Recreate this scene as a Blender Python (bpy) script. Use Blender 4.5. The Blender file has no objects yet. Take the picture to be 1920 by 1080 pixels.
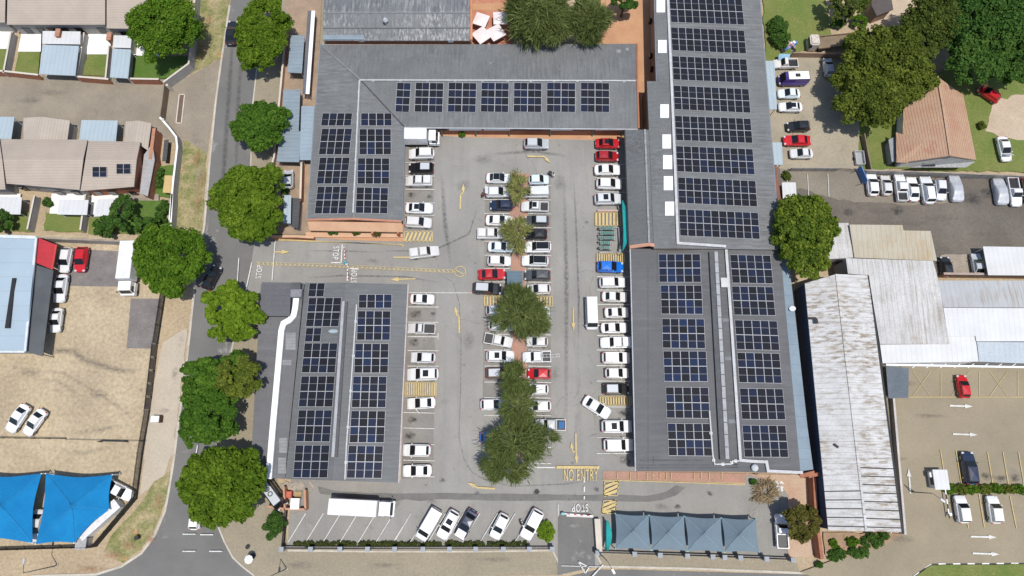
import bpy, bmesh, math, random
import numpy as np
from mathutils import Vector, Matrix, noise
R = math.radians
random.seed(7)
sc = bpy.context.scene
COL = sc.collection

# ---------------------------------------------------------------- camera, sky, sun, exposure
TH = R(14.5); H = 110.6; F = 1280.0
CAM = Vector((0, -H*math.tan(TH), H))
cd = bpy.data.cameras.new('camera'); cam = bpy.data.objects.new('camera', cd); COL.objects.link(cam)
cd.sensor_width = 36; cd.lens = 24; cd.clip_start = 1; cd.clip_end = 3000
cam.location = CAM; cam.rotation_euler = (TH, 0, 0); sc.camera = cam
SUN_EL = R(76); SUN_AZ = R(142)          # azimuth clockwise from +Y
w = bpy.data.worlds.new("World"); sc.world = w; w.use_nodes = True
nt = w.node_tree; bg = nt.nodes['Background']
sky = nt.nodes.new('ShaderNodeTexSky'); sky.sky_type = 'NISHITA'; sky.sun_disc = False
sky.sun_elevation = SUN_EL; sky.sun_rotation = SUN_AZ
nt.links.new(sky.outputs[0], bg.inputs[0]); bg.inputs[1].default_value = 0.13
sd = bpy.data.lights.new('sun', 'SUN'); sd.energy = 3.8; sd.angle = R(0.5); sd.color = (1, .965, .91)
so = bpy.data.objects.new('sun', sd); COL.objects.link(so)
sv = Vector((math.cos(SUN_EL)*math.sin(SUN_AZ), math.cos(SUN_EL)*math.cos(SUN_AZ), math.sin(SUN_EL)))
so.rotation_euler = sv.to_track_quat('Z', 'Y').to_euler(); so.location = (0, 0, 60)
sc.view_settings.view_transform = 'Standard'; sc.view_settings.look = 'None'
sc.view_settings.exposure = 0.1; sc.view_settings.gamma = 1
sc.render.engine = 'CYCLES'

# ---------------------------------------------------------------- placement: a photo point at a height -> world
def ray(px, py):
    u = (px-960)/F; v = (540-py)/F; c, s = math.cos(TH), math.sin(TH)
    return Vector((u, v*c+s, v*s-c))
def P(px, py, z=0.0):
    d = ray(px, py); return CAM + d*((z-H)/d.z)
def onplane(px, py, p0, n):
    d = ray(px, py); return CAM + d*((p0-CAM).dot(n)/d.dot(n))

# ---------------------------------------------------------------- materials
MATS = {}
# measured corrections of the first colour guesses
TUNE = dict(asphalt_light=(.82, .815, .8), asphalt_bays=(.82, .815, .8), asphalt_road=(.62, .61, .6), asphalt_patch=(.85, .85, .83), asphalt_brown=(.78, .77, .74), worn_asphalt=(.75, .74, .7),
    roof_grey=(1.1, 1.09, 1.05), roof_grey_side=(1.1, 1.09, 1.05), roof_membrane_grey=(.82, .81, .79), roof_grey_west=(.97, .95, .92), sandy_lot=(.88, .87, .8), sandy_dirt=(.9, .88, .8), tan_paving=(.78, .77, .68),
    roof_pale_blue=(.86, .82, .8), bluegrey_shade_cloth=(1.03, .93, .9), paving_greige=(.83, .82, .75), pavement_sand=(.8, .79, .7), roof_steel_blue=(.84, .83, .83), roof_mid_blue=(.84, .83, .83), leanto_blue=(.9, .9, .9), roof_workshop_blue=(.95, .9, .9),
    lawn=(.84, .84, .8), lawn_lush=(.85, .85, .8), weedy_verge=(.85, .85, .8), yard_dirt=(.85, .84, .76), yard_paving=(.85, .84, .78), roof_side_grey=(.92, .91, .9), terracotta_paving=(.95, .93, .9), roof_bluegrey_streaked=(.8, .78, .76), roof_rusty_beige=(.85, .83, .8))
def rgb(c): return (c[0], c[1], c[2], 1) if not isinstance(c, (int, float)) else (c, c, c, 1)
def M(name, c, c2=None, s=.4, rough=.85, metal=0, grain=.18, gs=6, bump=0, streak=None, seam=None, spots=None, detail=6, spec=.3, lo=.35, hi=.65):
    if name in MATS: return MATS[name]
    if name in TUNE: k3 = TUNE[name]; c = tuple(a*k for a, k in zip(rgb(c), k3)); c2 = tuple(a*k for a, k in zip(rgb(c2), k3)) if c2 is not None else None
    m = bpy.data.materials.new(name); m.use_nodes = True; MATS[name] = m
    t = m.node_tree; N = t.nodes.new; Lk = t.links.new
    b = t.nodes['Principled BSDF']; b.inputs['Roughness'].default_value = rough; b.inputs['Metallic'].default_value = metal
    b.inputs['Specular IOR Level'].default_value = spec
    co = N('ShaderNodeTexCoord').outputs['Object']
    def nz(scale, det=6, vec=None, r=.6):
        n = N('ShaderNodeTexNoise'); n.inputs['Scale'].default_value = scale; n.inputs['Detail'].default_value = det
        n.inputs['Roughness'].default_value = r; Lk(vec or co, n.inputs['Vector']); return n.outputs['Fac']
    def ramp(f, a, z, ca=0, cz=1):
        r = N('ShaderNodeMapRange'); r.inputs[1].default_value = a; r.inputs[2].default_value = z
        r.inputs[3].default_value = ca; r.inputs[4].default_value = cz; Lk(f, r.inputs[0]); return r.outputs[0]
    def mix(f, a, z, mode='MIX'):
        x = N('ShaderNodeMix'); x.data_type = 'RGBA'; x.blend_type = mode
        for v, i in ((f, 0), (a, 6), (z, 7)):
            if isinstance(v, bpy.types.NodeSocket): Lk(v, x.inputs[i])
            elif i == 0: x.inputs[0].default_value = v
            else: x.inputs[i].default_value = rgb(v)
        return x.outputs[2]
    c2 = c2 if c2 is not None else tuple(v*.8 for v in rgb(c)[:3])
    col = mix(ramp(nz(s, detail), lo, hi), c, c2)
    if streak:                                   # (axis the streak runs along, colour, amount[, scale])
        mp = N('ShaderNodeMapping'); Lk(co, mp.inputs[0]); k = streak[3] if len(streak) > 3 else 3
        mp.inputs['Scale'].default_value = (k*.06, k, k) if streak[0] == 'x' else (k, k*.06, k)
        f = ramp(nz(1, 5, mp.outputs[0]), .45, .63, 0, streak[2])
        f2 = N('ShaderNodeMath'); f2.operation = 'MULTIPLY'; Lk(f, f2.inputs[0]); Lk(ramp(nz(.12, 3), .38, .58, .1, 1), f2.inputs[1])
        col = mix(f2.outputs[0], col, streak[1])
    if spots:                                    # (colour, scale, threshold, amount)
        col = mix(ramp(nz(spots[1], 4), spots[2], spots[2]+.08, 0, spots[3]), col, spots[0])
    if seam:                                     # (axis measured across the seams, spacing, factor[, width])
        sp = N('ShaderNodeSeparateXYZ'); Lk(co, sp.inputs[0])
        d = N('ShaderNodeMath'); d.operation = 'DIVIDE'; Lk(sp.outputs[{'x': 0, 'y': 1, 'z': 2}[seam[0]]], d.inputs[0]); d.inputs[1].default_value = seam[1]
        fr = N('ShaderNodeMath'); fr.operation = 'FRACT'; Lk(d.outputs[0], fr.inputs[0])
        lt = N('ShaderNodeMath'); lt.operation = 'LESS_THAN'; Lk(fr.outputs[0], lt.inputs[0]); lt.inputs[1].default_value = seam[3] if len(seam) > 3 else .12
        f3 = N('ShaderNodeMath'); f3.operation = 'MULTIPLY'; Lk(lt.outputs[0], f3.inputs[0]); f3.inputs[1].default_value = seam[2]
        col = mix(f3.outputs[0], col, (.02, .02, .02))
    g = ramp(nz(gs, 3, r=.75), .3, .7, 1-grain, 1+grain)
    col = mix(1.0, col, g, 'MULTIPLY')
    Lk(col, b.inputs['Base Color'])
    if bump:
        bp = N('ShaderNodeBump'); bp.inputs['Strength'].default_value = bump; bp.inputs['Distance'].default_value = .08
        Lk(nz(gs, 4), bp.inputs['Height']); Lk(bp.outputs[0], b.inputs['Normal'])
    return m

asph = M('asphalt_light', (.36, .345, .318), (.265, .255, .238), s=.085, grain=.07, gs=4, spots=((.17, .165, .158), .3, .64, .45), detail=9, streak=('y', (.2, .195, .187), .4, .8), lo=.32, hi=.68)
asph_road = M('asphalt_road', (.27, .266, .252), (.212, .209, .2), s=.12, grain=.07, gs=4, spots=((.36, .345, .315), .25, .62, .5), detail=8, streak=('y', (.15, .148, .143), .5, .7))
asph_dark = M('asphalt_patch', (.15, .146, .138), (.205, .198, .186), s=.3, grain=.1, gs=4)
asph_brown = M('asphalt_brown', (.2, .175, .148), (.14, .122, .104), s=.1, grain=.16, gs=2.5, spots=((.1, .088, .078), .3, .62, .7), detail=9)
dirt = M('sandy_dirt', (.45, .36, .255), (.37, .29, .205), s=.13, grain=.22, gs=2.2, spots=((.22, .185, .15), .9, .64, .6), detail=10, bump=.2)
dirt_lot = M('sandy_lot', (.5, .41, .295), (.385, .31, .225), s=.14, grain=.22, gs=1.8, spots=((.22, .19, .155), .8, .63, .7), detail=10, bump=.25)
verge = M('pavement_sand', (.36, .31, .245), (.3, .262, .212), s=.2, grain=.14, gs=3, spots=((.24, .21, .17), .5, .62, .6), detail=8)
paving = M('paving_greige', (.33, .285, .235), (.26, .225, .188), s=.2, grain=.14, gs=4, spots=((.17, .15, .13), .35, .62, .6), detail=8)
brick_pave = M('brick_paving_grey', (.2, .18, .168), (.15, .132, .125), s=.4, grain=.3, gs=7, spots=((.32, .28, .24), 1.2, .66, .7))
tan_pave = M('tan_paving', (.37, .315, .245), (.3, .256, .2), s=.1, grain=.1, gs=5, spots=((.2, .175, .145), .25, .66, .5), detail=8)
terra = M('terracotta_paving', (.5, .29, .165), (.43, .235, .135), s=.3, grain=.14, gs=5)
red_pave = M('red_brick_paving', (.4, .225, .165), (.31, .19, .145), s=.5, grain=.2, gs=6)
kerbm = M('kerb_concrete', (.5, .46, .39), (.38, .34, .28), s=.5, grain=.2)
lawn = M('lawn', (.135, .185, .04), (.2, .21, .065), s=.25, grain=.3, gs=5, spots=((.33, .27, .15), .6, .68, .7), bump=.3)
lawn_d = M('lawn_lush', (.075, .155, .02), (.11, .17, .035), s=.5, grain=.28, gs=6, bump=.3)
weed = M('weedy_verge', (.16, .185, .055), (.4, .32, .19), s=.42, grain=.35, gs=3, spots=((.42, .22, .1), .35, .6, .8), detail=9, bump=.4)
white_line = M('white_road_paint', (.6, .59, .56), (.38, .37, .35), s=1.2, grain=.2, gs=5, lo=.5, hi=.75)
yel_line = M('yellow_road_paint', (.55, .42, .18), (.4, .325, .2), s=1.2, grain=.2, gs=5, lo=.45, hi=.75)
stain_m = M('oil_stain', (.055, .052, .05), (.11, .105, .1), s=2, grain=.3)
roofg = M('roof_grey', (.14, .145, .148), (.108, .112, .116), s=.25, rough=.6, grain=.16, gs=5, streak=('y', (.22, .225, .23), .4), seam=('x', .8, .13), spec=.25, spots=((.2, .205, .2), .3, .64, .35))
roofg_x = M('roof_grey_side', (.14, .145, .148), (.108, .112, .116), s=.25, rough=.6, grain=.16, gs=5, streak=('x', (.24, .24, .24), .42), seam=('y', .8, .13), spec=.25, spots=((.2, .205, .2), .3, .64, .35))
roof_flat = M('roof_membrane_grey', (.142, .144, .15), (.116, .118, .124), s=.16, rough=.7, grain=.08, gs=4, streak=('x', (.16, .16, .165), .35, 1.5), seam=('y', 1.1, .1, .06))
roof_blue = M('roof_steel_blue', (.27, .335, .38), (.22, .28, .325), s=.3, rough=.5, grain=.08, streak=('x', (.33, .35, .34), .4), seam=('y', .75, .2))
roof_ltblue = M('roof_pale_blue', (.42, .52, .575), (.38, .475, .53), s=.3, rough=.5, grain=.06, seam=('x', .75, .18))
roof_beige = M('roof_beige', (.4, .335, .275), (.355, .298, .245), s=.3, rough=.8, grain=.08, gs=6, seam=('y', .45, .16, .2))
roof_beige_x = M('roof_beige_side', (.42, .36, .3), (.37, .315, .26), s=.3, rough=.8, grain=.08, gs=6, seam=('x', .5, .16, .2))
roof_white = M('roof_weathered_white', (.55, .545, .535), (.46, .45, .435), s=.3, rough=.9, spec=.15, grain=.12, gs=4, streak=('x', (.24, .19, .135), .9, 2.4), seam=('y', .8, .25), detail=8, spots=((.4, .35, .28), .22, .6, .4))
roof_white_y = M('roof_stained_white', (.52, .51, .495), (.43, .42, .4), s=.3, rough=.9, spec=.15, grain=.14, gs=4, streak=('y', (.25, .2, .15), .6, 3), seam=('x', .8, .22), detail=8, spots=((.34, .265, .2), .16, .6, .6))
roof_rust = M('roof_rusty_beige', (.5, .47, .39), (.45, .41, .33), s=.2, rough=.8, spec=.15, grain=.1, streak=('y', (.37, .26, .13), .8, 3.5), seam=('x', .8, .2))
roof_bluegrey = M('roof_bluegrey_streaked', (.5, .53, .55), (.44, .46, .48), s=.3, rough=.6, grain=.08, streak=('y', (.3, .25, .19), .95, 3), seam=('x', .8, .15))
roof_clean = M('roof_clean_white', (.58, .58, .57), (.52, .52, .51), s=.3, rough=.5, grain=.05, seam=('x', .8, .12))
tiles = M('clay_roof_tiles', (.38, .215, .14), (.42, .285, .185), s=.3, rough=.85, grain=.2, gs=6, spots=((.34, .14, .095), .3, .58, .55), seam=('x', .42, .35, .25))
brick = M('brick_wall', (.36, .15, .085), (.29, .12, .07), s=1.2, grain=.25, gs=8)
peach = M('peach_plaster', (.58, .36, .23), (.52, .31, .19), s=.5, grain=.08)
plaster = M('grey_plaster', (.34, .32, .3), (.28, .265, .25), s=.5, grain=.1)
cream = M('cream_plaster', (.58, .52, .44), (.5, .45, .38), s=.5, grain=.1)
brown_wall = M('brown_plaster', (.3, .2, .14), (.25, .165, .115), s=.5, grain=.12)
white_wall = M('white_plaster', (.78, .77, .74), (.68, .67, .64), s=.5, grain=.06)
navy_wall = M('navy_cladding', (.05, .075, .12), (.04, .06, .1), s=.5, grain=.1, seam=('y', .8, .3))
white_m = M('white_metal', (.8, .8, .79), (.74, .74, .73), s=.5, rough=.45, grain=.03)
alu = M('bare_metal', (.5, .5, .5), (.4, .4, .4), s=.8, rough=.45, metal=.3, grain=.1)
dark_m = M('dark_metal', (.025, .025, .027), (.018, .018, .02), s=1, rough=.6, grain=.1)
darkgap = M('dark_canvas', (.035, .04, .045), (.05, .055, .06), s=.6, rough=.7, grain=.1)
teal = M('teal_canvas', (.02, .33, .31), (.015, .27, .26), s=.8, rough=.6, grain=.08)
redc = M('red_awning', (.42, .02, .03), (.36, .018, .028), s=.5, rough=.6, grain=.06, seam=('y', .9, .15))
blue_c = M('blue_shade_cloth', (.012, .185, .41), (.01, .155, .36), s=.35, rough=.9, spec=.1, grain=.06, gs=3)
grey_c = M('bluegrey_shade_cloth', (.145, .215, .262), (.13, .192, .236), s=.5, rough=.7, grain=.05)
pink_c = M('umbrella_cloth', (.72, .64, .63), (.66, .58, .57), s=.5, rough=.8, grain=.05)
wood = M('weathered_wood', (.24, .18, .12), (.18, .135, .09), s=.8, grain=.2, seam=('y', .25, .5))
bark = M('bark', (.13, .095, .065), (.09, .065, .045), s=2, grain=.3)
tyre = M('tyre_rubber', (.02, .02, .02), (.03, .03, .03), s=3, rough=.9)
skin_m = M('skin', (.2, .11, .07), (.18, .1, .06), s=4, grain=.03)
hair_m = M('hair', (.015, .012, .01), (.02, .016, .012), s=4)
cloth_red = M('red_cloth', (.5, .03, .04), None, s=4); cloth_dark = M('dark_cloth', (.03, .03, .04), None, s=4); cloth_white = M('white_cloth', (.7, .69, .66), None, s=4)
skylight_m = M('skylight_sheet', (.86, .86, .85), (.8, .8, .8), s=.6, rough=.4, grain=.03)
yellow_m = M('tan_board', (.5, .36, .16), (.44, .31, .14), s=.6, grain=.08)
bluesheet = M('blue_board', (.1, .22, .45), (.09, .19, .4), s=.6)
cover_m = M('silver_car_cover', (.5, .51, .53), (.4, .41, .43), s=1.5, rough=.45, metal=.2, grain=.12, gs=4)

def simple(name, c, rough=.4, metal=0, coat=0, spec=.5):
    m = bpy.data.materials.new(name); m.use_nodes = True; b = m.node_tree.nodes['Principled BSDF']
    t = m.node_tree; n = t.nodes.new('ShaderNodeTexNoise'); n.inputs['Scale'].default_value = 3
    x = t.nodes.new('ShaderNodeMix'); x.data_type = 'RGBA'; x.inputs[6].default_value = rgb(c); x.inputs[7].default_value = rgb(tuple(v*.85 for v in rgb(c)[:3]))
    t.links.new(t.nodes.new('ShaderNodeTexCoord').outputs['Object'], n.inputs['Vector'])
    t.links.new(n.outputs['Fac'], x.inputs[0]); t.links.new(x.outputs[2], b.inputs['Base Color'])
    b.inputs['Roughness'].default_value = rough; b.inputs['Metallic'].default_value = metal
    b.inputs['Coat Weight'].default_value = coat; b.inputs['Specular IOR Level'].default_value = spec
    return m
glass = simple('dark_glass', (.012, .014, .016), .06)
lamp_clear = simple('headlight_glass', (.55, .56, .58), .1)
lamp_red = simple('tail_light_red', (.4, .01, .01), .2)
plastic = simple('black_plastic', (.02, .02, .02), .5)
plate_m = simple('number_plate', (.7, .7, .6), .5)
rim_m = simple('wheel_rim', (.4, .4, .42), .3, .8)
# car paint: the colour is the one stored on each car's own body
paint = bpy.data.materials.new('car_paint'); paint.use_nodes = True
t = paint.node_tree; b = t.nodes['Principled BSDF']; oi = t.nodes.new('ShaderNodeObjectInfo')
n = t.nodes.new('ShaderNodeTexNoise'); n.inputs['Scale'].default_value = 1.3; n.inputs['Detail'].default_value = 4
x = t.nodes.new('ShaderNodeMix'); x.data_type = 'RGBA'; x.blend_type = 'MULTIPLY'; x.inputs[0].default_value = 1
mr = t.nodes.new('ShaderNodeMapRange'); mr.inputs[3].default_value = .9; mr.inputs[4].default_value = 1.06
t.links.new(t.nodes.new('ShaderNodeTexCoord').outputs['Object'], n.inputs['Vector'])
t.links.new(n.outputs['Fac'], mr.inputs[0]); t.links.new(oi.outputs['Color'], x.inputs[6]); t.links.new(mr.outputs[0], x.inputs[7]); t.links.new(x.outputs[2], b.inputs['Base Color'])
b.inputs['Roughness'].default_value = .35; b.inputs['Coat Weight'].default_value = .6; b.inputs['Coat Roughness'].default_value = .08
# solar glass: every half-module is one shade out of near-black, navy or blue; the array's own colour says how blue it is
solar = bpy.data.materials.new('solar_glass'); solar.use_nodes = True
t = solar.node_tree; b = t.nodes['Principled BSDF']; N = t.nodes.new; Lk = t.links.new
oi = N('ShaderNodeObjectInfo'); tc = N('ShaderNodeTexCoord'); sp = N('ShaderNodeSeparateXYZ'); Lk(tc.outputs['Object'], sp.inputs[0])
gt = N('ShaderNodeMath'); gt.operation = 'GREATER_THAN'; gt.inputs[1].default_value = 0; Lk(sp.outputs[1], gt.inputs[0])
ad = N('ShaderNodeMath'); ad.operation = 'MULTIPLY_ADD'; Lk(oi.outputs['Random'], ad.inputs[0]); ad.inputs[1].default_value = 977; Lk(gt.outputs[0], ad.inputs[2])
wn = N('ShaderNodeTexWhiteNoise'); wn.noise_dimensions = '1D'; Lk(ad.outputs[0], wn.inputs['W'])
ml = N('ShaderNodeMath'); ml.operation = 'MULTIPLY'; Lk(wn.outputs['Value'], ml.inputs[0]); sr = N('ShaderNodeSeparateColor'); Lk(oi.outputs['Color'], sr.inputs[0]); Lk(sr.outputs[0], ml.inputs[1])
cr = N('ShaderNodeValToRGB'); Lk(ml.outputs[0], cr.inputs[0]); e = cr.color_ramp.elements
e[0].position = 0; e[0].color = (.017, .0172, .02, 1); e[1].position = 1; e[1].color = (.0185, .03, .068, 1)
for p, c in ((.35, (.019, .0195, .025)), (.55, (.019, .0215, .032)), (.8, (.018, .023, .045))):
    q = e.new(p); q.color = c+(1,)
Lk(cr.outputs[0], b.inputs['Base Color']); b.inputs['Roughness'].default_value = .12; b.inputs['Specular IOR Level'].default_value = .2
frame_m = simple('module_frame', (.66, .67, .68), .5, .1)

def leafmat(name, dark, mid, light, trans=.25):
    m = bpy.data.materials.new(name); m.use_nodes = True; t = m.node_tree; b = t.nodes['Principled BSDF']
    a = t.nodes.new('ShaderNodeAttribute'); a.attribute_name = 'tint'
    cr = t.nodes.new('ShaderNodeValToRGB'); e = cr.color_ramp.elements
    e[0].color = rgb(dark); e[1].color = rgb(light); q = e.new(.5); q.color = rgb(mid)
    t.links.new(a.outputs['Fac'], cr.inputs[0]); t.links.new(cr.outputs[0], b.inputs['Base Color'])
    b.inputs['Roughness'].default_value = .75; b.inputs['Specular IOR Level'].default_value = .12
    tr = t.nodes.new('ShaderNodeBsdfTranslucent'); t.links.new(cr.outputs[0], tr.inputs['Color'])
    ms = t.nodes.new('ShaderNodeMixShader'); ms.inputs[0].default_value = trans
    t.links.new(b.outputs[0], ms.inputs[1]); t.links.new(tr.outputs[0], ms.inputs[2]); t.links.new(ms.outputs[0], t.nodes['Material Output'].inputs['Surface'])
    return m
leaf_green = leafmat('leaves_bright_green', (.03, .075, .005), (.075, .15, .01), (.14, .235, .02), .2)
leaf_green_warm = leafmat('leaves_warm_green', (.04, .08, .005), (.09, .155, .01), (.165, .24, .022), .2)
leaf_green_deep = leafmat('leaves_deep_green', (.026, .07, .008), (.06, .132, .013), (.115, .205, .022), .2)
leaf_lime = leafmat('leaves_lime_green', (.06, .115, .006), (.125, .205, .013), (.2, .3, .024), .2)
leaf_olive = leafmat('leaves_olive', (.03, .045, .008), (.07, .1, .016), (.15, .18, .034), .2)
leaf_fine = leafmat('leaves_feathery', (.06, .085, .022), (.112, .145, .04), (.185, .215, .075), .2)
leaf_pale = leafmat('leaves_pale_olive', (.15, .16, .05), (.24, .25, .08), (.33, .34, .12), .2)
leaf_dark = leafmat('leaves_dark_green', (.022, .06, .01), (.05, .11, .018), (.1, .175, .03), .2)
leaf_gold = leafmat('leaves_yellowish', (.04, .06, .008), (.09, .122, .016), (.19, .215, .03), .2)
leaf_brown = leafmat('leaves_brownish', (.05, .05, .01), (.088, .083, .018), (.145, .135, .03), .2)
def fademat(name, col, k=.9):
  fade_m = bpy.data.materials.new(name); fade_m.use_nodes = True; t = fade_m.node_tree; b = t.nodes['Principled BSDF']; b.inputs['Base Color'].default_value = rgb(col); b.inputs['Roughness'].default_value = .8
  a = t.nodes.new('ShaderNodeAttribute'); a.attribute_name = 'fade'; n = t.nodes.new('ShaderNodeTexNoise'); n.inputs['Scale'].default_value = 2.2; n.inputs['Detail'].default_value = 6
  t.links.new(t.nodes.new('ShaderNodeTexCoord').outputs['Object'], n.inputs['Vector'])
  m1 = t.nodes.new('ShaderNodeMath'); m1.operation = 'MULTIPLY_ADD'; t.links.new(a.outputs['Fac'], m1.inputs[0]); m1.inputs[1].default_value = k; m1.inputs[2].default_value = -.1
  mr = t.nodes.new('ShaderNodeMapRange'); mr.inputs[1].default_value = .3; mr.inputs[2].default_value = .62; t.links.new(n.outputs['Fac'], mr.inputs[0])
  m2 = t.nodes.new('ShaderNodeMath'); m2.operation = 'MULTIPLY'; m2.use_clamp = True; t.links.new(m1.outputs[0], m2.inputs[0]); t.links.new(mr.outputs[0], m2.inputs[1])
  tr = t.nodes.new('ShaderNodeBsdfTransparent'); ms = t.nodes.new('ShaderNodeMixShader'); t.links.new(m2.outputs[0], ms.inputs[0]); t.links.new(tr.outputs[0], ms.inputs[1]); t.links.new(b.outputs[0], ms.inputs[2]); t.links.new(ms.outputs[0], t.nodes['Material Output'].inputs['Surface'])
  return fade_m
fade_m = fademat('soft_oil_stain', (.05, .048, .046)); fade_tyre = fademat('soft_tyre_mark', (.075, .072, .068), .75); fade_dust = fademat('soft_pale_dust', (.42, .39, .33), .8); fade_mud = fademat('soft_brown_mud', (.17, .14, .115), .8); fade_earth = fademat('soft_orange_earth', (.36, .2, .1), .9)
from mathutils.geometry import tessellate_polygon
# ---------------------------------------------------------------- helpers
def tag(o, label=None, cat=None, group=None, kind=None):
    if label: o['label'] = label
    if cat: o['category'] = cat
    if group: o['group'] = group
    if kind: o['kind'] = kind
    return o
def empty(name, loc, label=None, cat=None, group=None, rz=0):
    o = bpy.data.objects.new(name, None); COL.objects.link(o); o.location = loc; o.rotation_euler = (0, 0, rz); o.empty_display_size = .5
    return tag(o, label, cat, group)
def wloc(o):
    v = Vector((0, 0, 0))
    while o: v += o.location; o = o.parent
    return v
def obj(name, bm, mats, parent=None, origin=None, smooth=False, norm=True):
    """links a bmesh given in world coordinates as one mesh object (parents are never rotated here)"""
    if norm: bmesh.ops.recalc_face_normals(bm, faces=bm.faces)
    off = wloc(parent) if parent else (Vector(origin) if origin is not None else Vector((0, 0, 0)))
    if parent and origin is not None: off = Vector(origin)
    bmesh.ops.translate(bm, verts=bm.verts, vec=-off)
    me = bpy.data.meshes.new(name); bm.to_mesh(me); bm.free()
    for m in (mats if isinstance(mats, (list, tuple)) else [mats]): me.materials.append(m)
    if smooth:
        for p in me.polygons: p.use_smooth = True
    o = bpy.data.objects.new(name, me); COL.objects.link(o)
    if parent: o.parent = parent; o.location = off-wloc(parent)
    else: o.location = off
    return o
def B(): return bmesh.new()
def face(bm, pts, mi=0):
    vs = [bm.verts.new(p) for p in pts]; f = bm.faces.new(vs); f.material_index = mi; return f
def prism(bm, pts, z0, z1, mi=0):
    """vertical prism over a polygon"""
    a = [bm.verts.new((p[0], p[1], z0)) for p in pts]; b = [bm.verts.new((p[0], p[1], z1)) for p in pts]; n = len(pts)
    fs = [bm.faces.new(a), bm.faces.new(b)]+[bm.faces.new((a[i], a[(i+1) % n], b[(i+1) % n], b[i])) for i in range(n)]
    for f in fs: f.material_index = mi
def box(bm, c, s, rz=0, mi=0):
    m = Matrix.Translation(c) @ Matrix.Rotation(rz, 4, 'Z') @ Matrix.Diagonal((s[0], s[1], s[2], 1))
    r = bmesh.ops.create_cube(bm, size=1, matrix=m)
    for f in {f for v in r['verts'] for f in v.link_faces}: f.material_index = mi
def bar(bm, p, q, wd, ht, mi=0):
    """box of width wd and height ht from p to q (p, q on its bottom centre line)"""
    p, q = Vector(p), Vector(q); d = q-p
    if d.length < 1e-4: return
    n = Vector((-d.y, d.x, 0)); n = n.normalized()*wd/2 if n.length > 1e-5 else Vector((wd/2, 0, 0))
    u = Vector((0, 0, ht)) if abs(d.z) < d.length*.9 else Vector((0, ht, 0))
    a = [bm.verts.new(v) for v in (p-n, p+n, p+n+u, p-n+u)]; b = [bm.verts.new(v) for v in (q-n, q+n, q+n+u, q-n+u)]
    fs = [bm.faces.new(a), bm.faces.new(b)]+[bm.faces.new((a[i], a[(i+1) % 4], b[(i+1) % 4], b[i])) for i in range(4)]
    for f in fs: f.material_index = mi
def pathbar(bm, pts, wd, ht, mi=0, ext=0):
    """one continuous mitred bar along a path"""
    pts = [Vector(p) for p in pts]
    if ext: pts[0] = pts[0]-(pts[1]-pts[0]).normalized()*ext; pts[-1] = pts[-1]+(pts[-1]-pts[-2]).normalized()*ext
    rings = []
    for i, p in enumerate(pts):
        ds = []
        if i > 0: d = p-pts[i-1]; d.z = 0; ds.append(d.normalized())
        if i < len(pts)-1: d = pts[i+1]-p; d.z = 0; ds.append(d.normalized())
        ns = [Vector((-d.y, d.x, 0)) for d in ds]; n = sum(ns, Vector())/len(ns); n = n/max(.35, n.length_squared)*wd/2
        rings.append([bm.verts.new(v) for v in (p-n, p+n, p+n+Vector((0, 0, ht)), p-n+Vector((0, 0, ht)))])
    fs = [bm.faces.new(rings[0]), bm.faces.new(rings[-1])]
    for a, b in zip(rings, rings[1:]): fs += [bm.faces.new((a[i], a[(i+1) % 4], b[(i+1) % 4], b[i])) for i in range(4)]
    for f in fs: f.material_index = mi
def cyl(bm, p, q, r1, r2=None, n=10, mi=0):
    p, q = Vector(p), Vector(q); r2 = r1 if r2 is None else r2; d = (q-p)
    m = Matrix.Translation((p+q)/2) @ d.to_track_quat('Z', 'Y').to_matrix().to_4x4()
    r = bmesh.ops.create_cone(bm, cap_ends=True, segments=n, radius1=r1, radius2=r2, depth=d.length, matrix=m)
    for f in {f for v in r['verts'] for f in v.link_faces}: f.material_index = mi
def inset(poly, d):
    """2-D inset of a polygon (list of Vectors) by d"""
    n = len(poly); ar = sum(poly[i].x*poly[(i+1) % n].y-poly[(i+1) % n].x*poly[i].y for i in range(n)); sg = 1 if ar > 0 else -1
    out = []
    for i in range(n):
        a, b, c = poly[i-1], poly[i], poly[(i+1) % n]
        d1 = Vector((b.x-a.x, b.y-a.y)).normalized(); d2 = Vector((c.x-b.x, c.y-b.y)).normalized()
        n1 = Vector((-d1.y, d1.x))*sg; n2 = Vector((-d2.y, d2.x))*sg
        k = max(.25, 1+n1.dot(n2)); o = (n1+n2)*d/k
        out.append(Vector((b.x+o.x, b.y+o.y, b.z)))
    return out
def roofbm(planes, t=.14):
    """solid roof from 3-D polygons sharing their corners"""
    bm = B()
    for pl in planes: face(bm, pl)
    bmesh.ops.remove_doubles(bm, verts=bm.verts, dist=.02); bmesh.ops.recalc_face_normals(bm, faces=bm.faces)
    lo = [f for f in bm.faces]
    up = sum(f.normal.z for f in lo)
    if up < 0: bmesh.ops.reverse_faces(bm, faces=lo)
    r = bmesh.ops.extrude_face_region(bm, geom=lo, use_keep_orig=True)
    vs = [v for v in r['geom'] if isinstance(v, bmesh.types.BMVert)]
    top = set(vs)
    for v in bm.verts:
        if v not in top: v.co.z -= t
    return bm
def walls(ring, z0=0.0):
    """walls under a ring of (x, y, top z) points"""
    bm = B(); a = [bm.verts.new((p[0], p[1], z0)) for p in ring]; b = [bm.verts.new(p) for p in ring]; n = len(ring)
    for i in range(n): bm.faces.new((a[i], a[(i+1) % n], b[(i+1) % n], b[i]))
    return bm
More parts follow.
